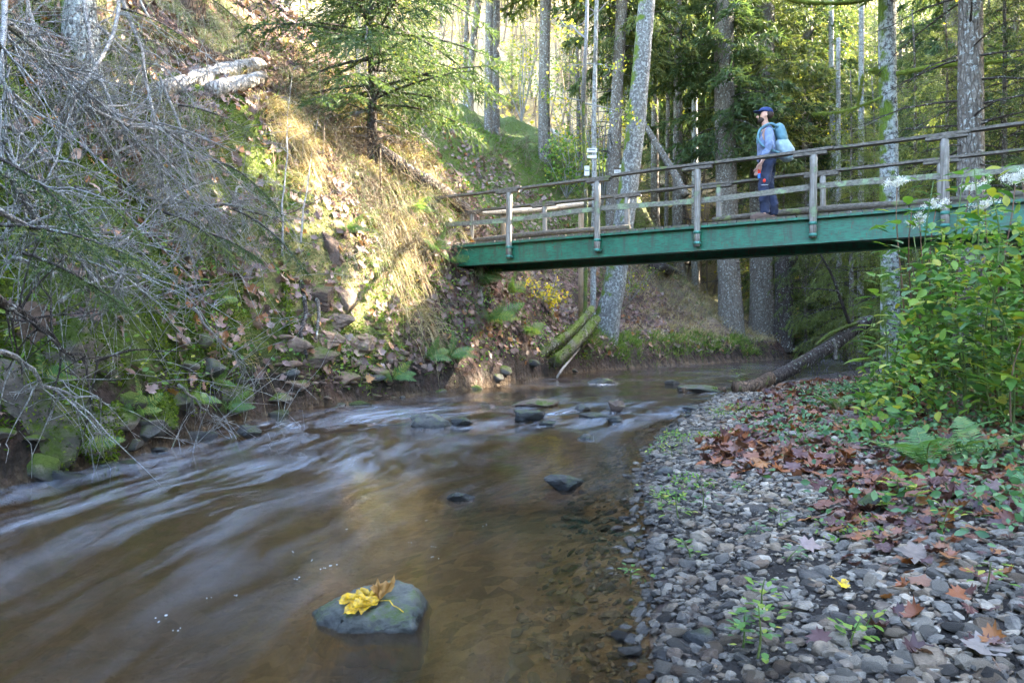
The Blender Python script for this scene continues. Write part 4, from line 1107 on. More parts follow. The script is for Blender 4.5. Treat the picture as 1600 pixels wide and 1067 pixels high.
grass_on('slope_grass', 'sparse mixed grass on the mossy slope behind the bridge', 3200, samp(lambda X, Y, dl, dr: sstep(1.0, 2.0, dl) * (1 - sstep(9, 11, dl)) * np.clip(.35 + 1.5 * fbm(X * .6, Y * .6, 151, 2), 0, 1), (-8, 8), (12, 32), 1), (.2, .5), (.004, .008), (.4, 1.3), MT['grass_grey'], .6, 5, 2)
grass_on('moss_grass', 'short green growth on the mossy slope behind the bridge', 3000, samp(lambda X, Y, dl, dr: sstep(2.0, 3.0, dl) * (1 - sstep(10, 12, dl)) * np.clip(.3 + 1.8 * fbm(X * .5, Y * .5, 157, 2), 0, 1), (-6, 8), (14, 34), 1), (.08, .2), (.012, .02), (.2, .8), MT['grass'], .8, 5, 1)
grass_on('right_bank_grass', 'thin green grass blades among leaves on the right bank', 420, samp(lambda X, Y, dl, dr: sstep(.9, 2.0, dr) * np.clip(.25 + 2 * fbm(X, Y, 161, 2), 0, 1), (1, 9), (2.2, 12), 1), (.10, .32), (.003, .007), (.4, 1.2), MT['grass'], .3, 5, 4, 1.0)
# moss: short fuzz on the mossy parts of the left bank
X, Y = samp(lambda X, Y, dl, dr: sstep(.02, .15, dl) * np.clip(.25 + 2.6 * fbm(X * 1.1, Y * 1.1, 171, 3) + .35 * (1 - sstep(1.5, 3, dl)), 0, 1) * (1 - sstep(8, 10, Y) * .7), (-9, 1), (2.6, 13), 1.2)(46000)
nn = Hn(X, Y); N_ = len(X); g_ = Geo()
P = np.stack([X, Y, H(X, Y) - .004], -1)
blades(g_, P, nrm(nn + RNG.normal(size=(N_, 3)) * .6), RNG.uniform(.02, .05, N_), RNG.uniform(.016, .03, N_), RNG.random(N_) * .5 + .5 * sstep(-.4, .4, fbm(X * 3, Y * 3, 5, 2)), RNG.uniform(0, .4, N_), 1)
tag(mk('moss', g_, MT['moss']), 'green moss cushions on the shaded left bank', 'moss', kind='stuff')

for p_, s_, sd_, yw_, tl_ in FUZZ:
    fv, ft, _q, _r = rock_geo(p_, s_, sd_, yw_, 4, cuts=14, rough=.22, tilt=tl_, strata=.12).arrays(); c_ = fv[ft].mean(1); n_ = nrm(np.cross(fv[ft[:, 1]] - fv[ft[:, 0]], fv[ft[:, 2]] - fv[ft[:, 0]]))
    w_ = np.clip(n_[:, 2] * .5 + .45 + 2.2 * noise3(c_ * 2.5, 1.0, 3), 0, 1); i_ = RNG.choice(len(c_), 2600, p=w_ / w_.sum()); g2 = Geo()
    blades(g2, c_[i_] + RNG.normal(size=(2600, 3)) * .012, nrm(n_[i_] + RNG.normal(size=(2600, 3)) * .6), RNG.uniform(.012, .035, 2600), RNG.uniform(.010, .02, 2600), RNG.random(2600), RNG.uniform(0, .5, 2600), 1)
    tag(mk('moss_cover', g2, MT['moss'], GROUND), kind='stuff')
# ------------------------------------------------------------------ conifer foliage
def bough(L, droop, nsec, seclen, nb, hang, rg, nl=.055, nw=.010, lift=.12):
    """a spruce branch along +x: (wood geometry, needle geometry)"""
    wd, nd = Geo(), Geo()
    s = np.linspace(0, 1, 7)
    ax = np.stack([s * L, .05 * L * np.sin(s * 3 + rg.uniform(0, 6)), lift * L * s - droop * L * s * s], -1)
    wd.tube(ax, .012 * L ** .5 * (1.05 - s) + .002, 4, cap=False)
    P, D, Ls = [], [], []
    for k_ in range(nsec):
        t_ = .10 + .9 * (k_ + rg.random()) / nsec; c = np.array([np.interp(t_, s, ax[:, i_]) for i_ in range(3)])
        for sd in (-1, 1):
            a_ = rg.uniform(.7, 1.15); ll = seclen * (1.05 - .75 * t_) * rg.uniform(.6, 1.15)
            d_ = nrm(np.array([math.cos(a_), sd * math.sin(a_), -hang * rg.uniform(.5, 1.3)]))
            P.append(c); D.append(d_); Ls.append(ll)
    P.append(ax[-2]); D.append(nrm(ax[-1] - ax[-2])); Ls.append(seclen * .5)
    P, D, Ls = np.array(P), np.array(D), np.array(Ls)
    n = len(P)
    t_ = (np.arange(nb)[None] + rg.random((n, nb))) / nb
    base = P[:, None] + D[:, None] * (Ls[:, None] * t_)[..., None] + np.array([0, 0, -1.0]) * (hang * .35 * Ls[:, None] * t_ ** 2)[..., None]
    base = base.reshape(-1, 3); Dn = np.repeat(D, nb, 0)
    dirs = nrm(Dn * .75 + rg.normal(size=base.shape) * .45 + np.array([0, 0, -.15 * hang]))
    ln = nl * rg.uniform(.7, 1.3, len(base)); sd = nrm(np.cross(dirs, rg.normal(size=base.shape))) * nw / 2
    V = np.stack([base - sd, base + sd, base + dirs * ln[:, None]], 1).reshape(-1, 3)
    nd.add(V, np.arange(len(V)).reshape(-1, 3), None, np.repeat(np.clip(rg.normal(.45, .2) + rg.normal(size=len(base)) * .12, 0, .99), 3))
    return wd, nd
def place(gout, gin, Rm, p, s=1.0):
    V, T, Q, r = gin.arrays(); gout.add((V * s) @ np.asarray(Rm).T + p, T, Q, r)
def rotzy(az, el):
    ca, sa, ce, se = math.cos(az), math.sin(az), math.cos(el), math.sin(el)
    return np.array([[ca, -sa, 0], [sa, ca, 0], [0, 0, 1]]) @ np.array([[ce, 0, -se], [0, 1, 0], [se, 0, ce]])
def spruce_crown(h0, h1, Lmax, seed, step=.5, per=5, nsec=9, nb=12, hang=.8, droop=.35, nl=.09, nw=.02, seclen=.5):
    rg = np.random.default_rng(seed); wd, nd = Geo(), Geo()
    kinds = [bough(1.0, droop * rg.uniform(.6, 1.4), nsec, seclen, nb, hang * rg.uniform(.7, 1.3), rg, nl, nw) for _ in range(5)]
    z = h0
    while z < h1 - .3:
        f = (z - h0) / (h1 - h0); L = Lmax * (1 - f) ** .75 * (.55 + .45 * min(1, f * 5 + .3)) + .2
        for k_ in range(per):
            az = rg.uniform(0, 6.28); w_, n_ = kinds[rg.integers(5)]; Rm = rotzy(az, rg.uniform(-.28, .26) + .35 * f)
            l_ = L * rg.uniform(.65, 1.12); p = np.array([0, 0, z + rg.uniform(-.2, .2)])
            place(wd, w_, Rm, p, l_); place(nd, n_, Rm, p, l_)
        z += step * (1 - .35 * f)
    return wd, nd
def dead_limbs(h0, h1, n, L, seed, sub=4):
    rg = np.random.default_rng(seed); g_ = Geo()
    for k_ in range(n):
        z = rg.uniform(h0, h1); az = rg.uniform(0, 6.28); l_ = L * rg.uniform(.4, 1.1); s = np.linspace(0, 1, 5)
        el = rg.uniform(-.25, .25); d_ = np.array([math.cos(az) * math.cos(el), math.sin(az) * math.cos(el), math.sin(el)])
        P = np.array([0, 0, z]) + s[:, None] * d_ * l_ + np.array([0, 0, -1]) * (.22 * l_ * s ** 2)[:, None] + rg.normal(size=(5, 3)) * .025 * l_ * s[:, None]
        g_.tube(P, .013 * (1.1 - s) * l_ ** .5 + .002, 4, cap=False)
        for q in range(sub):
            t_ = rg.uniform(.25, .95); c = np.array([np.interp(t_, s, P[:, i_]) for i_ in range(3)]); dd = nrm(d_ + rg.normal(size=3) * .8 + np.array([0, 0, -.3]))
            ll = l_ * rg.uniform(.15, .4); g_.tube(np.array([c, c + dd * ll * .5 + [0, 0, .02], c + dd * ll]), np.array([.006, .004, .002]), 3, cap=False)
    return g_
def trunk_geo(P, r0, r1, sides=14, flare=.5, seed=0, lump=.06):
    """tapered trunk along the polyline P, spreading at the foot"""
    P = np.array(P, float); n = 26
    s0 = np.concatenate([[0], np.cumsum(np.linalg.norm(np.diff(P, axis=0), axis=1))]); L = s0[-1]
    s = np.linspace(0, 1, n) ** 1.5 * L; Q = np.stack([np.interp(s, s0, P[:, i_]) for i_ in range(3)], -1)
    Q[1:-1] = (Q[:-2] + 2 * Q[1:-1] + Q[2:]) / 4
    rr = r0 + (r1 - r0) * s / L; rr = rr * (1 + flare * np.exp(-s / (r0 * 2.2)))
    th = np.arange(sides) * 2 * math.pi / sides; rg = np.random.default_rng(seed)
    fl_ = 1 + lump * np.sin(th[None] * 3 + s[:, None] * .6 + seed) + lump * rg.normal(size=(n, sides)) * .35 + .22 * flare * np.exp(-s / (r0 * 1.6))[:, None] * np.sin(th[None] * 5 + seed)
    return Geo().tube(Q, rr, sides, flat=fl_)

TALL = []; MID = []
for sd in (1, 2):
    w_, n_ = spruce_crown(7.0, 21, 2.6, 50 + sd, .55, 5, 8, 13, .8, .35, .12, .034, .45)
    TALL.append((mesh_of('limbs', w_, MT['twig_dark']), mesh_of('crown', n_, MT['needle']), mesh_of('dead_limbs', dead_limbs(1.8, 8.5, 46, 1.7, 60 + sd), MT['twig_dark'])))
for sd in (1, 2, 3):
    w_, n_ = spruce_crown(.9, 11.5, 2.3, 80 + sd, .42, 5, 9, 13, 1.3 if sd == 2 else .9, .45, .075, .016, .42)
    MID.append((mesh_of('limbs', w_, MT['twig_dark']), mesh_of('crown', n_, MT['needle_sun_tint'] if sd == 2 else MT['needle'])))
CROWN_TRUNK = {k_: mesh_of('trunk', trunk_geo([(0, 0, -.5), (0, 0, 10), (.1, 0, h_)], r_, .02, 10), MT['bark_spruce']) for k_, (h_, r_) in {'tall': (21, .20), 'mid': (11.6, .11)}.items()}

def conifer(name, label, base, height_k, kind, seed, group=None, P=None, r0=None, r1=None, mat='bark_spruce', cat='tree', crown_from=None, limbs=True, flare=.5, dead=True):
    """kind: index into TALL (0..1) or 10+ index into MID"""
    e = thing(name, label, cat, base, group); yaw = (seed * 1.7) % 6.28
    Rz = np.array([[math.cos(yaw), -math.sin(yaw), 0], [math.sin(yaw), math.cos(yaw), 0], [0, 0, 1]])
    if P is not None: mk('trunk', trunk_geo(P, r0, r1, 16, flare, seed), MT[mat], e)
    else: inst('trunk', CROWN_TRUNK['mid' if kind >= 10 else 'tall'], e, mat4(Rz, base, height_k))
    tmpl = MID[kind - 10] if kind >= 10 else TALL[kind]
    off = np.array(base, float)
    if P is not None: off = off + np.array([P[-1][0] - base[0], P[-1][1] - base[1], 0]) * .9
    if limbs: inst('limbs', tmpl[0], e, mat4(Rz, off, height_k))
    inst('crown', tmpl[1], e, mat4(Rz, off, height_k))
    if kind < 10 and dead: inst('dead_limbs', tmpl[2], e, mat4(Rz, base, height_k))
    return e

# ------------------------------------------------------------------ the trees one can point to
def base_at(px, py, Y):
    """foot of a trunk seen at px, py: on the ground at distance Y"""
    x = (px - 800) / FPX * Y; return drop(x, Y, -.05)
def pts(base, lst, Y):
    """trunk line through photo points at distance Y, above its foot"""
    return [tuple(base - np.array([0, 0, .4]))] + [tuple(ray(a, b, Y)) for a, b in lst]
# leaning grey tree by the water
b = base_at(944, 530, 19.5); P = pts(b, [(948, 510), (962, 440), (976, 340), (990, 220), (1002, 100), (1012, 0), (1022, -160), (1030, -420)], 19.5)
LT = thing('leaning_tree', 'grey lichen barked leaning tree in front of which the bridge passes', 'tree', b)
mk('trunk', trunk_geo(P, .33, .15, 18, .30, 3), MT['bark_lichen'], LT)
def leafy_limbs(P0, n, L, seed, leaves, size, up=.4, nl=60):
    rg = np.random.default_rng(seed); wd, lf = Geo(), Geo(); P0 = np.asarray(P0, float); o_ = np.argsort(P0[:, 2]); wd.tube(P0[o_], np.linspace(.07, .04, len(P0)), 6)
    for k_ in range(n):
        c = P0[rg.integers(len(P0))] + rg.normal(size=3) * .015; d_ = nrm(rg.normal(size=3) * np.array([1, 1, .5]) + np.array([0, 0, up])); l_ = L * rg.uniform(.5, 1.1); s = np.linspace(0, 1, 6)
        Q = c + s[:, None] * d_ * l_ + rg.normal(size=(6, 3)) * .05 * l_ * s[:, None]
        wd.tube(Q, .02 * l_ ** .7 * (1.08 - s), 5, cap=False)
        for q in range(6):
            t_ = rg.uniform(.3, 1); a_ = np.array([np.interp(t_, s, Q[:, i_]) for i_ in range(3)]); dd = nrm(d_ + rg.normal(size=3) * .8); ll = l_ * rg.uniform(.15, .45)
            wd.tube(np.array([a_, a_ + dd * ll * .5 + rg.normal(size=3) * .03, a_ + dd * ll]), np.array([.010, .007, .003]) * l_ ** .5, 3, cap=False)
            m_ = nl // 6; pp = a_ + dd * ll * rg.uniform(.1, 1.1, m_)[:, None] + rg.normal(size=(m_, 3)) * .10 * l_ ** .5
            lf.scatter(leaves[0], leaves[1], pp, frames(rg.normal(size=(m_, 3)) + np.array([0, -.3, .8]), rg.uniform(0, 6.28, m_)), size * rg.uniform(.6, 1.3, m_), rg.random(m_))
    return wd, lf
tp_ = np.array([P[-1], P[-2], (np.array(P[-1]) + np.array(P[-2])) / 2])
w_, l_ = leafy_limbs(tp_, 16, 4.0, 5, OV, .14, .6, 90); mk('limbs', w_, MT['bark_lichen'], LT); mk('crown', l_, MT['gold_leaf'], LT)
# big spruces beyond the stream
for nm, lab, px, Y, line, r0, r1, kind, sd, mat in [
        ('spruce_tree', 'thick straight spruce trunk left of the hiker, foot in the far bank', 1143, 26, [(1142, 480), (1136, 400), (1134, 250), (1132, 100), (1131, 0), (1130, -300)], .43, .30, 0, 11, 'bark_spruce'),
        ('spruce_tree', 'thick spruce trunk straight behind the hiker', 1190, 28, [(1190, 470), (1188, 380), (1190, 250), (1193, 100), (1194, 0), (1195, -280)], .46, .36, 1, 12, 'bark_spruce'),
        ('spruce_tree', 'tall bare trunk standing on the crest against the bright hillside', 851, 28, [(850, 190), (851, 100), (853, 0), (854, -300)], .24, .19, 0, 13, 'bark_spruce'),
        ('spruce_tree', 'left trunk of the close pair on the crest behind the young spruce', 763, 28, [(763, 150), (764, 80), (765, 0), (766, -300)], .17, .14, 1, 14, 'bark_spruce'),
        ('spruce_tree', 'right trunk of the close pair on the crest, slightly paler', 775, 28.6, [(774, 150), (774, 80), (775, 0), (776, -300)], .18, .15, 0, 15, 'bark_spruce'),
        ('spruce_tree', 'slim slanting trunk left of the close pair on the crest', 734, 29, [(735, 110), (742, 40), (748, 0), (770, -300)], .15, .12, 1, 16, 'bark_spruce'),
        ('spruce_tree', 'slim dark trunk at the upper left of the crest pair', 727, 31, [(728, 80), (732, 0), (736, -300)], .13, .10, 0, 17, 'bark_spruce'),
        ('spruce_tree', 'stout trunk half hidden behind the leaning grey tree', 958, 25, [(955, 330), (960, 230), (966, 120), (972, 0), (980, -250)], .24, .18, 1, 18, 'bark_spruce'),
        ('spruce_tree', 'pale brown trunk right of the hiker backpack deep in the wood', 1276, 33, [(1278, 440), (1277, 300), (1275, 150), (1273, 0), (1272, -250)], .34, .24, 0, 19, 'bark_spruce'),
        ('spruce_tree', 'brown trunk at the upper right between drooping spruce boughs', 1484, 24, [(1478, 300), (1482, 150), (1486, 0), (1490, -300)], .26, .20, 1, 20, 'bark_spruce'),
        ('spruce_tree', 'trunk below the bridge between the thick trunk and the fallen trunk', 1262, 31, [(1263, 450), (1262, 300), (1262, 0), (1262, -200)], .28, .2, 1, 21, 'bark_spruce')]:
    b = base_at(px, 0, Y); P = pts(b, line, Y)
    conifer(nm, lab, b, 1.0 + .02 * (sd % 5), kind, sd, 'spruces around the bridge', P, r0, r1, mat, flare=.35, dead=px > 900)
# mossy tree with the long moss branch
b = base_at(1391, 0, 13.8); P = pts(b, [(1391, 420), (1391, 330), (1390, 200), (1387, 100), (1386, 0), (1384, -300), (1380, -600)], 13.8)
MTREE = thing('mossy_tree', 'white flecked mossy trunk behind the bridge with a long mossy branch', 'tree', b)
mk('trunk', trunk_geo(P, .185, .14, 16, .3, 8), MT['bark_mossy'], MTREE)
def curve_pts(lst, n=14):
    return smooth_poly([tuple(p) for p in lst], n)
def moss_branch(parent, lst, r0, r1, sd):
    Q = curve_pts(lst, 28); g_ = Geo(); s = np.linspace(0, 1, len(Q)); rg = np.random.default_rng(sd)
    g_.tube(Q, (r0 + (r1 - r0) * s) * (1 + .2 * rg.normal(size=len(Q)).clip(-1, 1)), 7)
    n = int(len(Q) * 22); i_ = rg.integers(0, len(Q), n); pp = Q[i_] + rg.normal(size=(n, 3)) * r0 * .55
    blades(g_, pp, nrm(rg.normal(size=(n, 3)) + np.array([0, 0, -.2])), rg.uniform(.02, .06, n), rg.uniform(.012, .022, n), rg.random(n), rg.uniform(0, .5, n), 1)
    return mk('mossy_branch', g_, MT['moss_branch'], parent)
moss_branch(MTREE, [ray(1392, 118, 13.8), ray(1420, 112, 13.5), ray(1470, 103, 13.2), ray(1540, 98, 12.9), ray(1610, 91, 12.6), ray(1660, 88, 12.4)], .055, .03, 1)
moss_branch(MTREE, [ray(1385, 122, 13.8), ray(1372, 112, 13.8), ray(1362, 110, 13.7)], .05, .03, 2)
moss_branch(MTREE, [ray(1388, -8, 13.8), ray(1330, 4, 13.5), ray(1260, 4, 13.2), ray(1210, -6, 13.0)], .05, .03, 3)
moss_branch(MTREE, [ray(1383, 150, 13.8), ray(1340, 168, 13.5), ray(1305, 176, 13.3), ray(1270, 178, 13.2)], .028, .015, 4)
moss_branch(MTREE, [ray(1340, 168, 13.5), ray(1345, 140, 13.3), ray(1348, 118, 13.2)], .018, .008, 5)
w_, l_ = leafy_limbs(np.array([P[-1], P[-2], P[-3]]) + np.array([0, 0, 2.0]), 10, 2.6, 6, OV, .12, .6, 40); mk('limbs', w_, MT['bark_mossy'], MTREE); mk('crown', l_, MT['gold_leaf'], MTREE)
# thin birches
def birch(label, px, Y, line, r0, r1, sd, mat='bark_birch', nl=60, leafmat='sapling_leaf'):
    b = base_at(px, 0, Y); P = pts(b, line, Y); e = thing('birch_tree', label, 'tree', b, 'thin pale trunks in the wood')
    mk('trunk', trunk_geo(P, r0, r1, 10, .3, sd), MT[mat], e)
    w_, l_ = leafy_limbs(np.array(P[-3:]), 9, 1.6, sd, OV, .09, .5, nl); mk('limbs', w_, MT['twig'], e); mk('crown', l_, MT[leafmat], e)
birch('thin pale trunk carrying white trail signs left of the leaning tree', 926, 19.3, [(927, 400), (929, 300), (928, 200), (930, 100), (932, 20), (936, -120)], .085, .05, 31)
birch('slender mossy stem close left of the trunk with trail signs', 914, 18.5, [(916, 330), (914, 250), (911, 160), (916, 60), (920, -100)], .06, .04, 32, 'bark_mosslog')
birch('white birch trunk standing in the sunlit gap left of the thick trunk', 1086, 34, [(1086, 300), (1085, 150), (1083, 0), (1082, -150)], .17, .12, 33)
birch('white birch trunk between hiker and mossy tree', 1302, 30, [(1302, 300), (1301, 200), (1299, 80), (1298, -100)], .13, .10, 34)
birch('thin white stem below the bridge right of the broken stump', 1312, 27, [(1312, 470), (1311, 400), (1310, 250), (1310, 60)], .12, .08, 35)
birch('pale stem below the bridge nearest the bush', 1345, 26, [(1344, 470), (1345, 380), (1346, 200), (1346, -40)], .13, .09, 36)
birch('thin grey stem rising behind the middle of the bridge', 1040, 31, [(1042, 280), (1044, 150), (1048, 0), (1050, -120)], .10, .07, 37, 'bark_spruce')
birch('thin stem near the crest right of the bare tall trunk', 905, 30, [(905, 240), (903, 120), (900, 0), (898, -120)], .09, .06, 38, 'bark_spruce')
# young spruce on the left bank
b = G(582, 250); YS = thing('young_spruce', 'young dark green spruce spreading over the left bank', 'tree', b)
mk('trunk', trunk_geo([b - [0, 0, .4], b + [0, 0, 3], b + [.05, 0, 8.9]], .10, .02, 10, .3, 2), MT['bark_dark'], YS)
w_, n_ = spruce_crown(.95, 9.4, 2.9, 123, .30, 6, 13, 17, .55, .28, .055, .010, .46)
mk('limbs', Geo().add(w_.arrays()[0] + b, w_.arrays()[1], w_.arrays()[2], .5), MT['twig_dark'], YS); mk('crown', Geo().add(n_.arrays()[0] + b, n_.arrays()[1], None, n_.arrays()[3] * .9), MT['needle'], YS)
mk('dead_limbs', Geo().add(*(lambda a: (a[0] + b, a[1], a[2], a[3]))(dead_limbs(.2, 1.6, 22, 1.3, 9).arrays())), MT['twig'], YS)
# trunk feet at the top left
for lab, px, py, Yl, r_, mat in (('mossy grey tree foot at the upper left behind the bare branches', 128, 95, [(126, 40), (118, -40), (112, -260)], .20, 'bark_mossy'),
                                 ('sunlit orange brown tree foot at the top edge above the rotten log', 300, 38, [(301, 0), (303, -100), (306, -300)], .20, 'bark_rot'),
                                 ('slim trunk cut by the top edge near the young spruce', 452, 20, [(452, -20), (453, -100), (455, -300)], .12, 'bark_spruce')):
    b = G(px, py); P = [b - [0, 0, .3]] + [ray(a_, c_, b[1]) for a_, c_ in Yl]
    conifer('spruce_tree', lab, b, .8, 0, int(px), 'spruces on the left bank', P, r_, r_ * .7, mat, flare=.4, dead=False)
# moss grown broken stump
b = base_at(1226, 470, 27); e = thing('broken_stump', 'dark broken mossy stump between the big trunks below the bridge', 'stump', b)
mk('trunk', trunk_geo([b - [0, 0, .3], ray(1226, 440, 27), ray(1222, 410, 27), ray(1232, 388, 27)], .36, .28, 14, .3, 4, .14), MT['bark_dark'], e)
mk('burl', rock_geo(ray(1234, 402, 27), (.32, .3, .34), 44, 0, 3, 4, .3), MT['bark_dark'], e)

# ------------------------------------------------------------------ the wood behind: spruces in rows
rgT = np.random.default_rng(2024)
SPOTS = []
def far_enough(x, y, d): return all((x - a) ** 2 + (y - c) ** 2 > d * d for a, c in SPOTS)
LIT = [G(a_, c_) for a_, c_ in ((455, 180), (470, 230), (500, 285), (520, 345), (545, 400), (570, 450), (595, 500), (615, 560), (560, 340), (600, 420), (510, 215), (430, 215))] + [ray(1450, 190, 19), ray(1250, 180, 22), ray(1500, 100, 17), ray(1400, 120, 22), ray(1320, 60, 24), ray(1560, 60, 20)]
LIT_FAR = [G(745, 262), G(770, 280), G(700, 240), G(660, 200), G(860, 190), np.array([4.15, 10.9, 3.95]), np.array([4.15, 10.9, 4.25]), ray(1006, 150, 18.0), ray(998, 250, 18.0), ray(1480, 390, 6.0), G(1190, 455), G(1240, 490)]
SHADE = [G(a_, c_) for a_, c_ in ((20, 50), (60, 80), (100, 120), (30, 130), (140, 150), (60, 180), (180, 190), (120, 215), (180, 235), (230, 225), (230, 270), (150, 270), (270, 300), (300, 340), (240, 380), (340, 290), (300, 250), (330, 370), (200, 345), (20, 250), (360, 330), (735, 560), (760, 510), (715, 590), (790, 560), (800, 480), (760, 450))]
LITP = np.array(LIT + LIT_FAR); LITK = np.array([1.0] * (len(LIT) - 6) + [.6] * 6 + [.38] * len(LIT_FAR))
# heights and water distances on a coarse grid, for choosing where trees stand
_gx = np.linspace(-20, 75, 191); _gy = np.linspace(-20, 80, 201); _GX, _GY = np.meshgrid(_gx, _gy, indexing='ij')
_GH = H(_GX, _GY, False); _GW = np.maximum(polydist(_GX, _GY, WL)[0], -polydist(_GX, _GY, WR)[0])
def _look(A_, x, y):
    i_ = int(np.clip(round((x + 20) * 2), 0, 190)); j_ = int(np.clip(round((y + 20) * 2), 0, 200)); return float(A_[i_, j_])
def tree_cover(Q, x, y, kind, k_, pad, low_trunk=True):
    """which of the points Q (N,3) a spruce standing here would shade; pad scales the crown"""
    d_ = np.array([x, y]) - Q[:, :2]; s = d_ @ SUN[:2] / (SUN[:2] @ SUN[:2])
    off = np.linalg.norm(d_ - s[:, None] * SUN[None, :2], axis=1); z = Q[:, 2] + s * SUN[2] - _look(_GH, x, y)
    lo, hi, L_ = ((.9, 11.5, 2.3) if kind >= 10 else (6.5, 21, 2.6)); lo, hi, L_ = lo * k_, hi * k_, L_ * k_
    f = np.clip(1 - (z - lo) / (hi - lo), 0, 1) ** .75
    return (s > 0) & (((z > lo) & (z < hi) & (off < pad * L_ * f + .1)) | (low_trunk & (z < lo) & (z > 0) & (off < .25)))
def blocks(x, y, kind, k_, pad):
    """would a spruce standing here shade one of the places the photograph shows in sun?"""
    return bool(tree_cover(LITP, x, y, kind, k_, pad * LITK).any())
def in_sight(x, y, z):
    return y > 1 and abs(x / y) < .78
ordn = ['first', 'second', 'third', 'fourth', 'fifth', 'sixth', 'seventh', 'eighth', 'ninth', 'tenth', 'eleventh', 'twelfth', 'thirteenth', 'fourteenth', 'fifteenth', 'sixteenth', 'seventeenth', 'eighteenth', 'nineteenth', 'twentieth']
def ordinal(k_):
    if k_ < 20: return ordn[k_]
    te = {2: 'twenty', 3: 'thirty', 4: 'forty', 5: 'fifty', 6: 'sixty'}
    return (te[(k_ + 1) // 10] + '-' + ordn[(k_ + 1) % 10 - 1]) if (k_ + 1) % 10 else {30: 'thirtieth', 40: 'fortieth', 50: 'fiftieth'}.get(k_ + 1, 'last')
cand = []
# low branched spruces that fill the right of the picture
for px, Y, k_, kd in [(1215, 34, 1.1, 10), (1250, 24, .75, 10), (1330, 22, .95, 11), (1370, 27, 1.1, 12), (1430, 20, .9, 11), (1455, 30, 1.2, 10), (1510, 18, .95, 12), (1545, 23, 1.1, 11), (1590, 17, 1.0, 10), (1640, 21, 1.2, 12), (1690, 15.5, 1.0, 11),
                      (1160, 42, 1.2, 12), (1300, 38, 1.2, 11), (1400, 36, 1.2, 10), (1500, 36, 1.3, 12), (1590, 30, 1.3, 11), (1100, 50, 1.2, 10), (1030, 40, .8, 11), (1240, 48, 1.3, 10), (1340, 46, 1.4, 12), (1450, 44, 1.4, 11), (1550, 40, 1.4, 10), (1480, 15.5, .8, 11), (1570, 13.2, .75, 12), (1225, 29, .8, 11), (1290, 26, .7, 12), (1350, 31, 1.0, 11), (1400, 24, .8, 10), (1190, 37, 1.0, 11), (1330, 52, 1.5, 10), (1420, 50, 1.5, 11), (1520, 48, 1.5, 12), (1600, 44, 1.5, 10), (1270, 56, 1.5, 12), (1200, 58, 1.4, 11), (1140, 60, 1.4, 10), (1480, 27, 1.1, 12), (1570, 26, 1.1, 10)]:
    x = (px - 800) / FPX * Y; cand.append((x, Y, k_, kd))
low = []
for x, y, k_, kd in cand:
    if _look(_GW, x, y) < .4: y += 3; x += 1.5
    while blocks(x, y, kd, k_, .5) and k_ > .45: k_ *= .88
    SPOTS.append((x, y)); low.append((x, y, k_, kd))
low.sort(key=lambda a: a[0] / a[1])
for k_, (x, y, s, kd) in enumerate(low):
    conifer('spruce_tree', 'low branched spruce behind the bridge, %s from the left' % ordinal(k_), drop(x, y, -.1), s, kd, 40 + k_, 'low branched spruces on the right')
# tall spruces: the closed wood on the sun side
hi_ = []
tries = 0
while len(hi_) < 135 and tries < 5000:
    tries += 1
    x = rgT.uniform(7, 46); y = rgT.uniform(-14, 46); k_ = rgT.uniform(.95, 1.35); kd = int(rgT.integers(2))
    if _look(_GW, x, y) < .6 or not far_enough(x, y, 1.9): continue
    if x < 9 and y < 11: continue
    if y > 1 and abs(x / y) < .62 and y < 17: continue
    if blocks(x, y, kd, k_, .70): continue
    SPOTS.append((x, y)); hi_.append((x, y, k_, kd))
SHP = np.array(SHADE); dark = np.zeros(len(SHP), bool)
for x, y, k_, kd in hi_ + low: dark |= tree_cover(SHP, x, y, kd, k_, .42, False)
for i_, q in enumerate(SHP):      # the bank at the left lies in the shade of the wood
    for _ in range(120):
        if dark[i_]: break
        s_ = rgT.uniform(16, 60); x, y = q[:2] + s_ * SUN[:2] + rgT.normal(size=2) * .5; k_ = rgT.uniform(1.0, 1.45); kd = int(rgT.integers(2))
        if _look(_GW, x, y) < .5 or not far_enough(x, y, 1.2) or x < 6 or (x / max(y, .1) < .62 and y < 23) or blocks(x, y, kd, k_, .70): continue
        cv = tree_cover(SHP, x, y, kd, k_, .42, False)
        if cv[i_]: dark |= cv; hi_.append((x, y, k_, kd)); SPOTS.append((x, y))
vis = [a for a in hi_ if a[1] > 1 and a[0] / a[1] < .76]; inv = [a for a in hi_ if a not in vis]
vis.sort(key=lambda a: a[0] / a[1])
for k_, (x, y, s, kd) in enumerate(vis):
    conifer('spruce_tree', 'tall forest spruce on the right side, %s from the left' % ordinal(k_), drop(x, y, -.1), s, kd, 90 + k_, 'tall forest spruces', dead=y < 32)
for k_, (x, y, s, kd) in enumerate(inv):
    conifer('spruce_tree', 'tall spruce of the wood beyond the right edge of the view', drop(x, y, -.1), s, kd, 190 + k_, 'spruces beyond the right edge', dead=False)
# the far side of the wood, closing the view between the trunks
bk = []
for k_ in range(30):
    px = 1120 + 19 * k_ + rgT.uniform(-8, 8); Y = rgT.uniform(48, 74); bk.append(((px - 800) / FPX * Y, Y, rgT.uniform(1.5, 2.1), 10 + int(rgT.integers(3))))
for k_, (x, y, s, kd) in enumerate(bk):
    z = max(float(hill_z(np.array([x]), np.array([y]))[0]), float(H(np.array([x]), np.array([y]))[0]))
    conifer('spruce_tree', 'hazy large spruce at the very back of the wood, %s from the left' % ordinal(k_), (x, y, z - 1.0), s, kd, 400 + k_, 'spruces at the back of the wood')
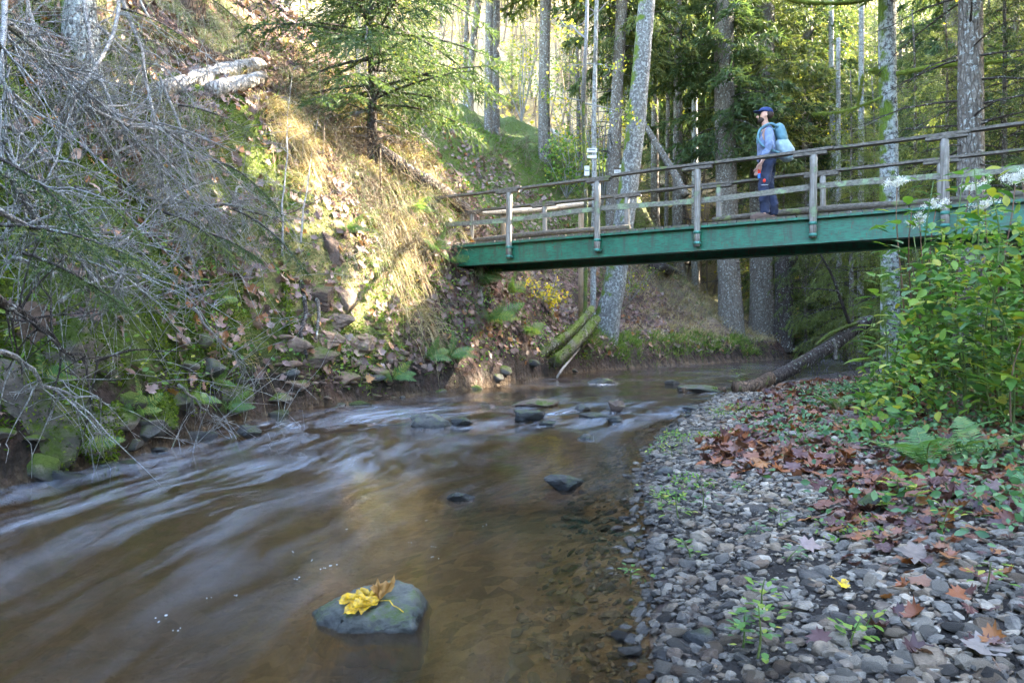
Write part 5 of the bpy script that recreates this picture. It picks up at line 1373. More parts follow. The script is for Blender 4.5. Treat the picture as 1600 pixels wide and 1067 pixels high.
# spruces on the lit hillside and the crest
kq = 0; hl = []
for px, py_, Y, s, kd in [(655, 0, 46, 1.0, 10), (690, 0, 60, 1.1, 0), (800, 0, 52, .55, 11), (830, 0, 66, 1.0, 10), (890, 0, 56, .6, 12), (935, 0, 62, .9, 1), (985, 0, 50, .65, 11), (1015, 0, 70, 1.0, 10), (1060, 0, 46, .7, 12), (560, 0, 50, 1.1, 0), (610, 0, 58, 1.0, 1), (1110, 0, 66, 1.2, 0)]:
    x = (px - 800) / FPX * Y; z = float(max(hill_z(np.array([x]), np.array([Y]))[0], H(np.array([x]), np.array([float(Y)]))[0])); hl.append((x, Y, z, s, kd))
for k_, (x, y, z, s, kd) in enumerate(sorted(hl, key=lambda a: a[0] / a[1])):
    conifer('spruce_tree', 'faint spruce on the glaring sunlit hillside, %s from the left' % ordinal(k_), (x, y, z - .2), s, kd, 300 + k_, 'spruces on the sunlit hillside', dead=False)
# ------------------------------------------------------------------ fallen logs
def fallen(name, label, lst, r0, r1, mat, sd, cat='log', branches=(), sides=14, lump=.08, group=None, loc=None):
    P = [np.array(p, float) for p in lst]; e = thing(name, label, cat, P[0] if loc is None else loc, group)
    Q = smooth_poly([tuple(p) for p in P], 18); n = len(Q); s = np.linspace(0, 1, n); th = np.arange(sides) * 2 * math.pi / sides; rg = np.random.default_rng(sd)
    fl_ = 1 + lump * np.sin(th[None] * 2 + s[:, None] * 5 + sd) + lump * .6 * rg.normal(size=(n, sides))
    mk('stem', Geo().tube(Q, r0 + (r1 - r0) * s, sides, flat=fl_), MT[mat], e)
    if mat == 'bark_mosslog':
        m_ = int(n * 70); i_ = rg.integers(0, n, m_); i_ = i_[vnoise(i_ * .9 + sd * 7.0, i_ * 0.0 + sd, 6) > -.12]; m_ = len(i_); dv = nrm(rg.normal(size=(m_, 3)) + np.array([0, -.2, .7])); f_ = Geo(); blades(f_, Q[i_] + rg.normal(size=(m_, 3)) * .03 + dv * (r0 * .93), nrm(dv + rg.normal(size=(m_, 3)) * .5), rg.uniform(.02, .06, m_), rg.uniform(.015, .03, m_), rg.random(m_), rg.uniform(0, .5, m_), 1)
        tag(mk('moss_cover', f_, MT['moss'], e), kind='stuff')
    for bl, br, bm_ in branches:
        B = smooth_poly([tuple(p) for p in bl], 12); mk('branch', Geo().tube(B, np.linspace(br, br * .35, len(B)), 7), MT[bm_], e)
    return e
# two mossy logs at the water edge
fallen('mossy_log', 'upper of the two bright mossy logs leaning on the leaning tree', [ray(832, 562, 15.2), ray(870, 535, 15.9), ray(900, 512, 17.0), ray(926, 482, 18.4)], .12, .10, 'bark_mosslog', 1)
fallen('mossy_log', 'lower thicker mossy log with bare end by the water', [ray(866, 566, 15.0), ray(890, 546, 15.6), ray(915, 520, 16.8), ray(932, 498, 18.0)], .145, .12, 'bark_mosslog', 2)
# fallen trunk reaching into the stream on the right
A1 = ray(1168, 604, 11.2)
fallen('fallen_tree', 'dark fallen trunk with broken pale end at the right water edge', [A1, ray(1195, 598, 11.4), ray(1235, 578, 11.9), ray(1290, 545, 12.6), ray(1335, 515, 13.2), ray(1358, 500, 13.6)], .105, .115, 'bark_dark', 3, 'trunk',
       branches=[([ray(1330, 512, 13.1), ray(1318, 480, 13.0), ray(1300, 430, 12.9), ray(1286, 405, 12.8), ray(1277, 385, 12.8)], .035, 'twig_dark'),
                 ([ray(1340, 505, 13.2), ray(1300, 520, 12.8), ray(1280, 535, 12.6), ray(1275, 540, 12.5)], .05, 'bark_mosslog'),
                 ([ray(1286, 405, 12.8), ray(1270, 425, 12.7), ray(1252, 440, 12.6)], .012, 'twig_dark'),
                 ([ray(1310, 455, 12.9), ray(1285, 452, 12.7), ray(1235, 450, 12.5), ray(1205, 455, 12.4)], .018, 'twig_dark'),
                 ([ray(1305, 560, 12.4), ray(1306, 545, 12.3), ray(1303, 530, 12.2)], .04, 'bark_pale')])
fallen('log_end', 'short pale rotten log end lying at the foot of the fallen trunk', [ray(1150, 607, 10.7), ray(1180, 604, 10.8), ray(1205, 590, 11.0)], .12, .10, 'bark_rot', 13)
fallen('driftwood_plank', 'low dark driftwood slab with bleached edge at the water', [ray(1066, 610, 11.4), ray(1100, 609, 11.4), ray(1135, 608, 11.3)], .05, .035, 'bark_rot', 14)
# dead branch on the right bank
fallen('fallen_branch', 'dark mossy branch lying across the plants on the right bank', [G(1335, 622, 0, .03), G(1380, 615, 0, .07), ray(1440, 596, 7.2), ray(1490, 575, 7.0), ray(1560, 545, 6.8)], .07, .05, 'bark_dark', 5, 'branch',
       branches=[([ray(1478, 580, 7.0), ray(1490, 555, 6.9), ray(1510, 525, 6.8), ray(1530, 497, 6.7)], .045, 'bark_dark')])
# logs on the slope behind the bridge
fallen('fallen_log', 'dark slanting log ending behind the left handrail', [G(588, 232, .2), G(640, 268, .2), G(690, 300, .2), G(728, 331, .3)], .14, .15, 'bark_dark', 6)
fallen('fallen_log', 'thin log lying along the crest in front of the bright hillside', [G(756, 150, .1), G(800, 168, .2), G(850, 196, .2), G(890, 222, .2)], .16, .13, 'bark_pale', 7)
fallen('fallen_log', 'short brown log on the sunny slope above the handrail', [G(655, 212, .1), G(685, 246, .1)], .12, .10, 'bark_rot', 8)
fallen('fallen_log', 'dead trunk leaning steeply behind the leaning grey tree', [ray(1072, 306, 24), ray(1050, 265, 24.3), ray(1018, 212, 24.6), ray(990, 165, 25)], .13, .09, 'bark_spruce', 9)
fallen('fallen_log', 'long dark log below the bridge pointing to the thick trunk', [G(1005, 392, .2), G(1050, 404, .2), G(1110, 418, .2), G(1165, 428, .2)], .17, .14, 'bark_dark', 10)
fallen('fallen_log', 'second dark log below the first one, slanting to the trunk foot', [G(1012, 408, .2), G(1050, 425, .2), G(1100, 450, .2)], .2, .16, 'bark_dark', 11)
fallen('fallen_log', 'reddish rotten log far back beside the pale stems', [G(1322, 460, .2), G(1350, 455, .2), G(1390, 452, .2)], .25, .22, 'bark_rot', 12)
fallen('fallen_log', 'dark red brown rotten log at the upper left', [G(205, 35, .1), G(260, 62, .15), G(330, 95, .15), G(375, 112, .1)], .20, .15, 'bark_rot', 15)
fallen('fallen_log', 'bleached pale log piece below the rotten log at the upper left', [G(248, 140, .15), G(300, 128, .2), G(350, 112, .2), G(402, 104, .1)], .10, .17, 'bark_pale', 16)
fallen('fallen_log', 'second bleached log piece lying just under the first pale one', [G(330, 142, .15), G(370, 132, .2), G(408, 122, .1)], .12, .12, 'bark_pale', 17)
fallen('fallen_branch', 'pale branch reaching from the mossy logs into the water', [G(905, 545, .3), ray(880, 575, 14.6), ray(870, 590, 14.3)], .03, .02, 'bark_pale', 18, 'branch')
fallen('fallen_branch', 'thin white branch behind the far railing right of the hiker', [ray(1290, 348, 16), ray(1330, 332, 16), ray(1400, 322, 16), ray(1480, 320, 16)], .055, .03, 'bark_birch', 19, 'branch')
# bare stump and roots on the nose
for k_, (lab, lst) in enumerate([('bare dark root hanging beside the hollow in the left bank', [G(470, 440, .05), G(478, 490, .12), G(470, 520, .12), G(480, 560, .08)]), ('mossy root hanging left of the dark one in the bank hollow', [G(440, 430, .05), G(448, 470, .12), G(452, 520, .1)]), ('crooked pale root at the right of the bank hollow', [G(486, 445, .05), G(498, 480, .12), G(494, 530, .1)])]):
    fallen('root', lab, lst, .035, .02, ['bark_dark', 'bark_mosslog', 'bark_spruce'][k_], 30 + k_, 'root', sides=7)

# ------------------------------------------------------------------ bare branches over the left bank
def twig_tree(lst, r0, seed, nsub, sublen, g_=None, depth=1, spread=.9, pulldown=.25):
    rg = np.random.default_rng(seed); g_ = g_ or Geo()
    Q = smooth_poly([tuple(p) for p in lst], 14); n = len(Q); Q = Q + rg.normal(size=Q.shape) * .008
    g_.tube(Q, np.linspace(r0, r0 * .15, n), 6, cap=True)
    sub = Geo()
    for k_ in range(nsub):
        i_ = rg.integers(2, n); d0 = nrm(Q[min(i_ + 1, n - 1)] - Q[i_ - 1]); d_ = nrm(d0 * .6 + rg.normal(size=3) * spread * np.array([1, .6, 1]) + np.array([0, 0, -pulldown])); l_ = sublen * rg.uniform(.3, 1.2); s = np.linspace(0, 1, 6)
        B = Q[i_] + s[:, None] * d_ * l_ + np.array([0, 0, -1]) * (pulldown * l_ * s * s)[:, None] + np.cumsum(rg.normal(size=(6, 3)) * .022 * l_, 0)
        rr = r0 * .38 * rg.uniform(.5, 1); sub.tube(B, np.linspace(rr, rr * .3, 6), 4, cap=False)
        for q in range(3):
            j_ = rg.integers(1, 6); dd = nrm(d_ + rg.normal(size=3) * .8); ll = l_ * rg.uniform(.15, .45)
            sub.tube(np.array([B[j_], B[j_] + dd * ll * .5 + rg.normal(size=3) * .015, B[j_] + dd * ll]), np.array([rr * .5, rr * .35, rr * .15]), 3, cap=False)
    return g_, sub
def bare(label, pl, r0, seed, nsub=14, sublen=.6, mat='twig', back=(.5, .5), name='bare_branch'):
    n = len(pl); lst = [G(a_, c_, np.interp(k_ / (n - 1), [0, 1], back)) for k_, (a_, c_) in enumerate(pl)]
    # keep neighbouring points at similar distance so that the branch stays one smooth limb
    Ys = np.array([p[1] for p in lst]); Ys = np.convolve(np.pad(Ys, 2, mode='edge'), np.ones(5) / 5, 'valid'); Ys = np.minimum(Ys, [p[1] for p in lst])
    lst = [ray(a_, c_, y) for (a_, c_), y in zip(pl, Ys)]
    e = thing(name, label, 'branch', lst[0], 'bare branches over the left bank'); a_, s_ = twig_tree(lst, r0 * 1.25, seed, nsub, sublen)
    mk('limb', a_, MT[mat], e); tag(mk('twigs', s_, MT[mat], e), kind='stuff'); return e
BB = [('thick grey branch falling from the top left across the leaves', [(-20, 20), (40, 60), (90, 105), (140, 150), (200, 185), (280, 200)], .030),
      ('pale forked branch rising from the lower left to the top', [(186, -40), (185, 20), (160, 90), (130, 130), (105, 190), (85, 250), (58, 330)], .022),
      ('long wavy branch hanging from the top centre left', [(188, -20), (205, 40), (222, 80), (228, 130), (240, 170), (247, 230), (255, 290), (275, 330)], .024),
      ('grey branch crossing behind the wavy one towards the right', [(128, -20), (140, 60), (150, 110), (170, 150), (190, 190), (240, 240), (300, 320), (345, 350)], .020),
      ('slim upright branch at the extreme left edge', [(4, -20), (6, 80), (8, 160), (4, 230)], .020),
      ('second slim branch near the left edge curving inward', [(38, -20), (50, 30), (70, 70), (95, 95)], .018),
      ('thin arched twig branch in the middle left shadows', [(130, 165), (200, 195), (260, 205), (310, 240), (360, 300), (385, 330)], .016),
      ('twiggy branch sweeping left to right above the mossy rocks', [(-20, 320), (40, 350), (100, 375), (170, 385), (220, 350), (260, 310)], .016),
      ('drooping dead branch with many side twigs below it', [(-20, 250), (30, 300), (70, 360), (120, 400), (150, 395)], .018),
      ('dark fallen branch lying on the moss at lower left', [(-20, 455), (30, 485), (80, 525), (110, 550), (150, 560)], .022),
      ('pale bent twig on the mossy rock at lower left', [(-10, 545), (40, 565), (70, 600), (120, 618), (160, 625)], .014),
      ('thin pale twig hanging over the leaf covered step', [(200, 400), (190, 430), (175, 460), (160, 485)], .012),
      ('crooked grey twig in the centre of the left slope', [(365, 310), (372, 290), (390, 300), (420, 320), (450, 345)], .012),
      ('dark twiggy branch reaching out from the sunny nose', [(300, 330), (360, 320), (430, 340), (480, 320), (520, 300), (545, 285)], .014),
      ('upright bare shrub stem in front of the sunlit nose', [(440, 400), (442, 320), (448, 240), (450, 180), (458, 110)], .012),
      ('second upright bare stem beside the sunlit nose', [(470, 380), (478, 300), (490, 220), (500, 150), (495, 60)], .012),
      ('bare branch across the upper left shadow under the rotten log', [(150, 40), (210, 90), (260, 110), (300, 160), (330, 230)], .016),
      ('fine grey branch low over the ferns of the left bank', [(20, 400), (90, 430), (160, 450), (230, 440), (280, 400)], .012),
      ('slanting thin branch over the brown leaves left of the hollow', [(300, 480), (340, 530), (380, 570), (400, 610)], .012),
      ('long pale branch curving down from the top above the rotten log', [(210, -20), (235, 30), (262, 60), (300, 75), (340, 100), (372, 150)], .016),
      ('thin grey branch arching over the withered grass', [(180, 240), (215, 225), (260, 245), (300, 280), (330, 330), (345, 390)], .013),
      ('pale branch crossing low in front of the leafy step', [(90, 470), (150, 440), (215, 420), (270, 430), (320, 455)], .013),
      ('fan of pale twigs at the far left above the spruce spray', [(-20, 180), (30, 210), (70, 250), (100, 300), (110, 340)], .018),
      ('grey limb with lichen falling through the middle of the left bank', [(250, 120), (275, 180), (290, 240), (310, 300), (350, 370), (370, 420)], .016),
      ('slim branch lying among leaves above the black wet rock', [(280, 600), (320, 640), (345, 660)], .010)]
for k_, (lab, pl, r_) in enumerate(BB):
    bare(lab, pl, r_, 700 + k_, 46 if k_ < 9 else 16, .95 if k_ < 9 else .55, 'twig' if k_ not in (9, 13) else 'twig_dark', (max(.5, 1.5 - .04 * k_), max(.4, .9 - .02 * k_)))
SAP = [('tall thin pale sapling before the young spruce', [(594, 300), (596, 230), (604, 160), (612, 80), (606, 30), (590, -20)], .016),
       ('bare sapling with fanned twigs over the mossy slope', [(757, 270), (754, 220), (760, 180), (752, 150), (748, 110)], .016),
       ('forked bare sapling on the mossy slope', [(765, 268), (775, 240), (785, 210), (790, 190)], .012),
       ('slim bare sapling above the handrail in front of the green shrub', [(830, 300), (822, 260), (824, 230), (822, 205)], .014),
       ('leaning bare sapling beside it with one fork', [(832, 305), (838, 270), (850, 240), (858, 215)], .012),
       ('thin bare stem in the dry brush left of the young spruce', [(505, 240), (508, 150), (500, 80), (510, 10)], .012),
       ('curved bare twig over the brush below the young spruce', [(560, 300), (520, 200), (470, 140), (420, 120)], .010)]
for k_, (lab, pl, r_) in enumerate(SAP):
    bare(lab, pl, r_, 800 + k_, 22, .8 if k_ > 0 else 1.0, 'twig_warm', (.25, .5), 'bare_sapling')
# dry brush: bramble canes on the nose and the far bank
def brush(name, label, spots, n, L, mat, seed, rr=.004, arch=.5):
    rg = np.random.default_rng(seed); g_ = Geo()
    C = np.repeat(np.array([G(px, py) for px, py, sp in spots]), n, 0); SP = np.repeat([sp for _, _, sp in spots], n)
    P0 = C + rg.normal(size=C.shape) * SP[:, None] * np.array([1, .6, 0]); P0[:, 2] = H(P0[:, 0], P0[:, 1]); NN = Hn(P0[:, 0], P0[:, 1])
    s = np.linspace(0, 1, 6)
    for p, nn in zip(P0, NN):
        d_ = nrm(nn + rg.normal(size=3) * .6 + np.array([0, 0, .6])); l_ = L * rg.uniform(.4, 1.2)
        Q = p + s[:, None] * d_ * l_ + np.array([0, 0, -1]) * (arch * rg.uniform(.5, 1.5) * l_ * s * s)[:, None] + np.cumsum(rg.normal(size=(6, 3)) * .03 * l_, 0) * s[:, None]
        g_.tube(Q, np.linspace(rr, rr * .3, 6) * max(1, p[1] / 9), 3, rg.random(), cap=False)
        for q in range(3):
            j_ = rg.integers(2, 6); dd = nrm(d_ + rg.normal(size=3)); ll = l_ * rg.uniform(.1, .35)
            g_.tube(np.array([Q[j_], Q[j_] + dd * ll]), np.array([rr * .5, rr * .2]) * max(1, p[1] / 9), 3, rg.random(), cap=False)
    return tag(mk(name, g_, MT[mat]), label, 'brush', kind='stuff')
brush('dry_brush', 'tangle of dry tan canes on the sunlit nose below the young spruce', [(520, 250, .4), (560, 290, .4), (600, 310, .4), (480, 190, .4), (540, 220, .4), (620, 350, .35), (580, 350, .3), (640, 330, .3), (450, 150, .4), (660, 300, .3)], 44, 1.0, 'twig_warm', 1, .005)
brush('grey_twigs', 'tangle of fine grey twigs over the shaded left bank', [(60, 200, .6), (120, 260, .6), (60, 330, .6), (200, 300, .6), (160, 180, .6), (260, 240, .6), (320, 280, .5), (100, 120, .6), (30, 100, .6), (240, 350, .5), (140, 350, .5), (330, 200, .5)], 32, 1.1, 'twig', 2, .006, .3)
brush('stream_twigs', 'tangle of dark twigs around the fallen tree at the right water edge', [(1300, 560, .5), (1340, 540, .5), (1250, 585, .4), (1360, 570, .5), (1320, 600, .5)], 22, .9, 'twig_dark', 4, .005, .3)
brush('slope_twigs', 'fine bare twigs scattered on the slope behind the bridge', [(700, 210, .8), (760, 240, .8), (820, 250, .8), (880, 280, .8), (930, 300, .8), (1050, 330, 1), (1080, 380, 1), (1010, 440, .8), (1040, 480, .8), (1100, 470, 1), (1150, 430, 1), (1010, 350, 1), (900, 330, .6), (760, 420, .4)], 26, 1.1, 'twig_warm', 3, .005, .4)
# ------------------------------------------------------------------ spruce sprays hanging into the left of the picture
def needle_spray(label, p0, d0, L, seed, droop=.35, mat='needle', nsec=16):
    rg = np.random.default_rng(seed); e = thing('spruce_spray', label, 'branch', p0, 'spruce sprays hanging over the left bank')
    w_, n_ = bough(L * 1.25, droop, nsec + 4, L * .5, 62, .45, rg, .026, .0058, .05)
    Rm = aim(np.array([d0], float))[0]
    a = w_.arrays(); mk('limb', Geo().add(a[0] @ Rm.T + p0, a[1], a[2], .5), MT['twig_dark'], e)
    a = n_.arrays(); mk('needles', Geo().add(a[0] @ Rm.T + p0, a[1], None, a[3]), MT[mat], e)
for k_, (lab, px, py, bk, d_, L) in enumerate([
        ('green spruce spray drooping at the left edge under the bare branches', -20, 350, .9, (1, -.1, -.05), .75), ('soft spruce spray above the dark fallen branch', 40, 395, .7, (1, -.2, -.3), .6),
        ('spruce spray hanging over the withered grass in the middle left', 250, 330, 1.0, (1, -.3, -.35), .8), ('largest spruce spray pointing down right over the bank hollow', 360, 325, 1.1, (.9, -.3, -.45), 1.0),
        ('spruce spray left of the largest one with bright tips', 300, 360, .8, (1, -.2, -.2), .7), ('small spruce spray below the bleached log', 280, 165, 1.0, (1, -.2, -.2), .8),
        ('spruce spray in front of the rotten log at the upper left', 190, 15, 1.0, (1, -.2, -.3), .9), ('long spruce spray hanging from the top right of the bleached log', 400, -20, 1.2, (.5, -.3, -.8), 1.5),
        ('broad spruce spray at the top left of the young spruce', 370, -30, 1.4, (.9, -.3, -.5), 1.7), ('spruce spray crossing the top over the bleached log', 300, -10, 1.2, (1, -.3, -.35), 1.2),
        ('thin spruce spray in the shade above the mossy rocks', 110, 290, .8, (1, -.2, -.3), .6), ('spruce spray over the brown leaves near the nose', 330, 250, .9, (1, -.2, -.3), .8),
        ('dim spruce spray low at the left edge above the mossy rock', -20, 240, .8, (1, -.2, -.4), .7)]):
    needle_spray(lab, G(px, max(py, 2), bk + .25) if py > 0 else ray(px, py, G(px, 5)[1] - bk), d_, L, 900 + k_, .25 if k_ < 7 else .4)

# ------------------------------------------------------------------ ferns
def frond(L=1.0, seed=0):
    rg = np.random.default_rng(seed); g_ = Geo(); s = np.linspace(0, 1, 9)
    ax = np.stack([s, 0 * s, .55 * s - .62 * s * s], -1)
    g_.tube(ax, np.linspace(.010, .003, 9), 3, .2, cap=False)
    n = 28
    for k_ in range(n):
        t_ = .12 + .88 * k_ / n; c = np.array([t_, 0, .55 * t_ - .62 * t_ * t_]); w = .21 * math.sin(math.pi * min(1, (t_ + .03) ** .8)) ** .8 + .015
        tn = nrm(np.array([1, 0, .55 - 1.24 * t_]))
        for sd in (-1, 1):
            d_ = nrm(np.array([.35, sd, -.12]) + rg.normal(size=3) * .05); q = nrm(np.cross(d_, [0, 0, 1.0])) * .012
            m1 = c + d_ * w * .45; tip = c + d_ * w + [0, 0, -.03 * w]
            g_.add(np.array([c - q * .7, c + q * .7, m1 + q, m1 - q, tip]), [[0, 1, 2], [0, 2, 3], [3, 2, 4]], None, .3 + .4 * rg.random())
    return g_
FR = [mesh_of('frond', frond(1, s), MT['fern']) for s in range(3)]
def fern(label, p, L, n, seed, outward=None):
    rg = np.random.default_rng(seed); e = thing('fern', label, 'fern', p, 'ferns on the banks'); p = np.array(p)
    nn = Hn(p[:1], p[1:2])[0]
    for k_ in range(n):
        az = 6.28 * k_ / n + rg.uniform(-.3, .3); d_ = np.array([math.cos(az), math.sin(az), 0]); d_ = nrm(d_ - nn * (d_ @ nn) * .8 + nn * rg.uniform(.3, .8) + np.array([0, -.2, 0]))
        inst('frond', FR[rg.integers(3)], e, mat4(aim(d_[None], nn[None])[0], p + nn * .01, L * rg.uniform(.7, 1.1)))
for k_, (lab, px, py, L, n) in enumerate([
        ('small fern just above the water at the lower left', 205, 645, .30, 6), ('fern beside it to the right in the moss', 290, 625, .34, 7), ('fern at the left end of the bridge beam', 700, 408, .45, 7), ('tall fern in front of the left railing post', 672, 390, .5, 7),
        ('fern on the brown slope under the bridge, upper one', 790, 455, .7, 7), ('drooping fern on the brown slope under the bridge, middle one', 760, 500, .75, 8), ('fern at the right of the drooping one near the mossy logs', 815, 520, .65, 7), ('fern in the shade right below the beam end', 745, 440, .6, 6),
        ('pale fern low at the far right over the leaves', 1450, 735, .42, 7), ('yellowish fern right of the pale one', 1530, 720, .42, 6), ('fern before the fallen dark branch on the right bank', 1390, 640, .45, 7), ('fern below the bush in the middle right', 1310, 645, .4, 6), ('fern at the right edge below the bush', 1580, 640, .45, 6),
        ('fern growing out of the sunlit nose foot', 665, 560, .5, 6), ('fern left of the mossy logs at the water', 700, 560, .5, 6), ('fern on the ledge above the brown leaf step', 330, 600, .3, 6), ('fern on the bank above the small lower left fern', 330, 470, .32, 5), ('fern in the grass under the thick trunks', 1250, 500, .7, 6), ('fern by the slim root in the hollow', 540, 360, .4, 6),
        ('fern on the mossy slope above the dark log', 640, 330, .5, 6), ('fern at the foot of the path railing', 830, 380, .55, 6), ('fern spilling over the edge near the black wet rock', 350, 640, .32, 7), ('fern over the water by the lower left corner rocks', 120, 700, .3, 6), ('fern above the mossy rocks at the left edge', 60, 600, .34, 6), ('fern at the sunny foot of the bank by the water', 610, 590, .4, 7)]):
    fern(lab, G(px, py), L, n, 1000 + k_)

# ------------------------------------------------------------------ leafy ground plants
LEAFM = {m_: [mesh_of('leaf', Geo().add(v, t_, None, .2 * k_), MT[m_]) for k_, (v, t_) in enumerate([LAN, OV3, OV])] for m_ in ('herb', 'herb_blue', 'sapling_leaf', 'gold_leaf')}
def leafy_plant(name, label, p, h_, n, size, seed, mat='herb', kind=0, lean=(0, 0), group='leafy plants', stem='stem_green', obj_leaves=True, top=None, spread=.15):
    rg = np.random.default_rng(seed); p = np.array(p, float); e = thing(name, label, 'plant', p, group); s = np.linspace(0, 1, 8)
    st = p + np.stack([lean[0] * s ** 1.5 + .03 * h_ * np.sin(s * 5 + seed), lean[1] * s ** 1.5 + 0 * s, h_ * s], -1)
    mk('stem', Geo().tube(st, np.linspace(.008, .003, 8) * (h_ / .8) ** .4, 5), MT[stem], e)
    lf = Geo(); tv, tt = [LAN, OV3, OV][kind]
    for k_ in range(n):
        t_ = rg.uniform(.18, 1) ** .8; c = np.array([np.interp(t_, s, st[:, i_]) for i_ in range(3)]); az = k_ * 2.4 + rg.uniform(-.5, .5)
        d_ = nrm(np.array([math.cos(az), math.sin(az), rg.uniform(-.35, .5)])); off = d_ * rg.uniform(.2, 1) * spread * h_ * (1 - .4 * t_)
        Rm = aim(d_[None])[0]; sz = size * rg.uniform(.6, 1.25) * (1.15 - .4 * t_)
        if obj_leaves: inst('leaf', LEAFM[mat][kind], e, mat4(Rm, c + off, sz))
        else: lf.scatter(tv, tt, (c + off)[None], Rm[None], np.array([sz]), np.array([rg.random()]))
        if np.linalg.norm(off) > .03: lf_s = None
    if not obj_leaves: mk('foliage', lf, MT[mat], e)
    if top == 'seed':
        sg = Geo()
        for q in range(13):
            c = st[-1] + rg.normal(size=3) * np.array([.05, .05, .018]); q0 = st[-1] - np.array([0, 0, .05]); sg.tube(np.array([q0, (q0 + c) / 2 + [0, 0, .01], c]), np.array([.003, .002, .0015]), 3, .3, cap=False)
            m_ = 30; pp = c + rg.normal(size=(m_, 3)) * .013; blades(sg, pp, nrm(rg.normal(size=(m_, 3)) + [0, 0, .3]), np.full(m_, .02), np.full(m_, .006), rg.random(m_), np.zeros(m_), 1)
        mk('seed_head', sg, MT['seed'], e)
    return e
def at(px, py, Y):
    """foot on the ground under the photo point at distance Y; and the height to that point"""
    q = ray(px, py, Y); b = drop(q[0], q[1]); return b, max(q[2] - b[2], .25)
# tall balsam like plants of the bush at the right edge
TP = [(1420, 380, 6.6, 'leafy plant at the left edge of the big right bush'), (1450, 340, 6.3, 'leafy plant reaching the beam left in the right bush'), (1490, 330, 6.0, 'tall leafy plant in front of the right bridge post'),
      (1535, 310, 5.6, 'tall bright plant at the top of the right bush'), (1575, 330, 5.3, 'broad leaved plant at the upper right edge'), (1610, 350, 5.0, 'plant cut by the right edge with large blue green leaves'),
      (1470, 420, 5.9, 'middle plant of the right bush with drooping lance leaves'), (1520, 400, 5.4, 'dense plant in the centre of the right bush'), (1560, 430, 5.0, 'plant with shiny leaves in front of the bush centre'),
      (1400, 440, 6.9, 'lower plant at the left foot of the right bush'), (1440, 460, 6.2, 'yellow green plant low in the right bush'), (1590, 470, 4.7, 'leafy plant low at the right edge above the ferns'),
      (1380, 470, 7.4, 'small leafy plant beside the fallen trunk end'), (1500, 490, 5.5, 'plant with yellow lower leaves in the bush'), (1545, 520, 5.0, 'short leafy plant under the bush near the dark branch'), (1410, 520, 6.4, 'short bushy plant left of the dark upright branch'),
      (1630, 420, 4.6, 'overhanging plant just beyond the right edge'), (1460, 540, 5.8, 'low bushy plant behind the dark mossy branch'), (1505, 560, 5.2, 'low spreading plant right of the mossy branch'), (1360, 530, 7.6, 'sparse plant at the left of the bush over the stream'), (1575, 570, 4.6, 'low nettle like plant at the right edge')]
for k_, (px, py, Y, lab) in enumerate(TP):
    b, h_ = at(px, py - 48, Y); kind = 0 if k_ % 3 else 1
    leafy_plant('leafy_plant', lab, b, h_, 42 if k_ < 12 else 28, .17 if k_ % 4 else .23, 1100 + k_, ['herb', 'herb', 'herb_blue', 'herb'][k_ % 4], kind, (RNG.uniform(-.25, .15), RNG.uniform(-.25, .1)), 'leafy plants of the right bush', 'stem_red' if k_ % 5 == 0 else 'stem_green', True, None, .22)
for k_, (px, py, Y, lab) in enumerate([(1400, 285, 6.4, 'white fluffy seed head plant left of the right bridge post'), (1453, 318, 6.2, 'white seed head drooping before the bridge beam'), (1500, 290, 6.0, 'white seed head right of the post'), (1560, 278, 5.7, 'broad white seed head at the top of the bush'), (1600, 275, 5.4, 'white seed head at the right edge'), (1425, 345, 6.5, 'low white seed head hanging over the green beam'), (1545, 318, 5.9, 'small white seed head between two larger ones')]):
    b, h_ = at(px, py, Y); leafy_plant('seed_plant', lab, b, h_, 10, .09, 1200 + k_, 'herb', 0, (RNG.uniform(-.1, .1), 0), 'seed head plants by the bridge', 'stem_red', True, 'seed', .12)
# foliage mass behind and between them
def foliage_mass(name, label, n, sampler, size, mats, hgt, shape=OV3, cat='foliage'):
    X, Y, Z = sampler(n); N_ = len(X); rg = RNG
    g_ = Geo(); nn = nrm(rg.normal(size=(N_, 3)) * .6 + np.array([0, -.3, 1]))
    g_.scatter(shape[0], shape[1], np.stack([X, Y, Z], -1), frames(nn, rg.uniform(0, 6.28, N_)), size * rg.uniform(.5, 1.3, N_) , rg.random(N_))
    return tag(mk(name, g_, MT[mats]), label, cat, kind='stuff')
def s_bush(n):
    r_ = .50 + .38 * RNG.random(n * 3) ** .8; Y = RNG.uniform(4.6, 8.6, n * 3); X = r_ * Y
    dl, dr, *_ = zones(X, Y); cl_ = fbm(X * 2.0, Y * 2.0, 181, 2); top = np.clip((r_ - .49) * 6.5, 0, 1) * 1.75 * np.clip(.75 + 1.5 * cl_, .1, 1.3); m_ = (top > .12) & (dr > .8) & (RNG.random(n * 3) < np.clip(.6 + 2 * fbm(X * 3.1, Y * 3.1, 183, 2), .1, 1))
    X, Y, top = X[m_][:n], Y[m_][:n], top[m_][:n]; return X, Y, H(X, Y) + RNG.random(len(X)) ** .7 * top
foliage_mass('undergrowth', 'dense leafy undergrowth inside the right hand bush', 5600, s_bush, .085, 'herb', 1, OV3)
def s_low(n):
    X = RNG.uniform(1.2, 8, n * 5); Y = 2.2 + 9 * RNG.random(n * 5) ** 1.2; dl, dr, *_ = zones(X, Y)
    den = sstep(.7, 2.0, dr + fbm(X * .9, Y * .9, 191, 2)) * np.clip(.4 + 2.2 * fbm(X * 1.4, Y * 1.4, 192, 2), 0, 1); m_ = (RNG.random(n * 5) < den) & view(X, Y)
    X, Y = X[m_][:n], Y[m_][:n]; return X, Y, H(X, Y) + .02 + RNG.random(len(X)) * .14
foliage_mass('ground_cover', 'low green ground cover among leaves on the right bank', 8000, s_low, .042, 'herb_blue', .1, OV)
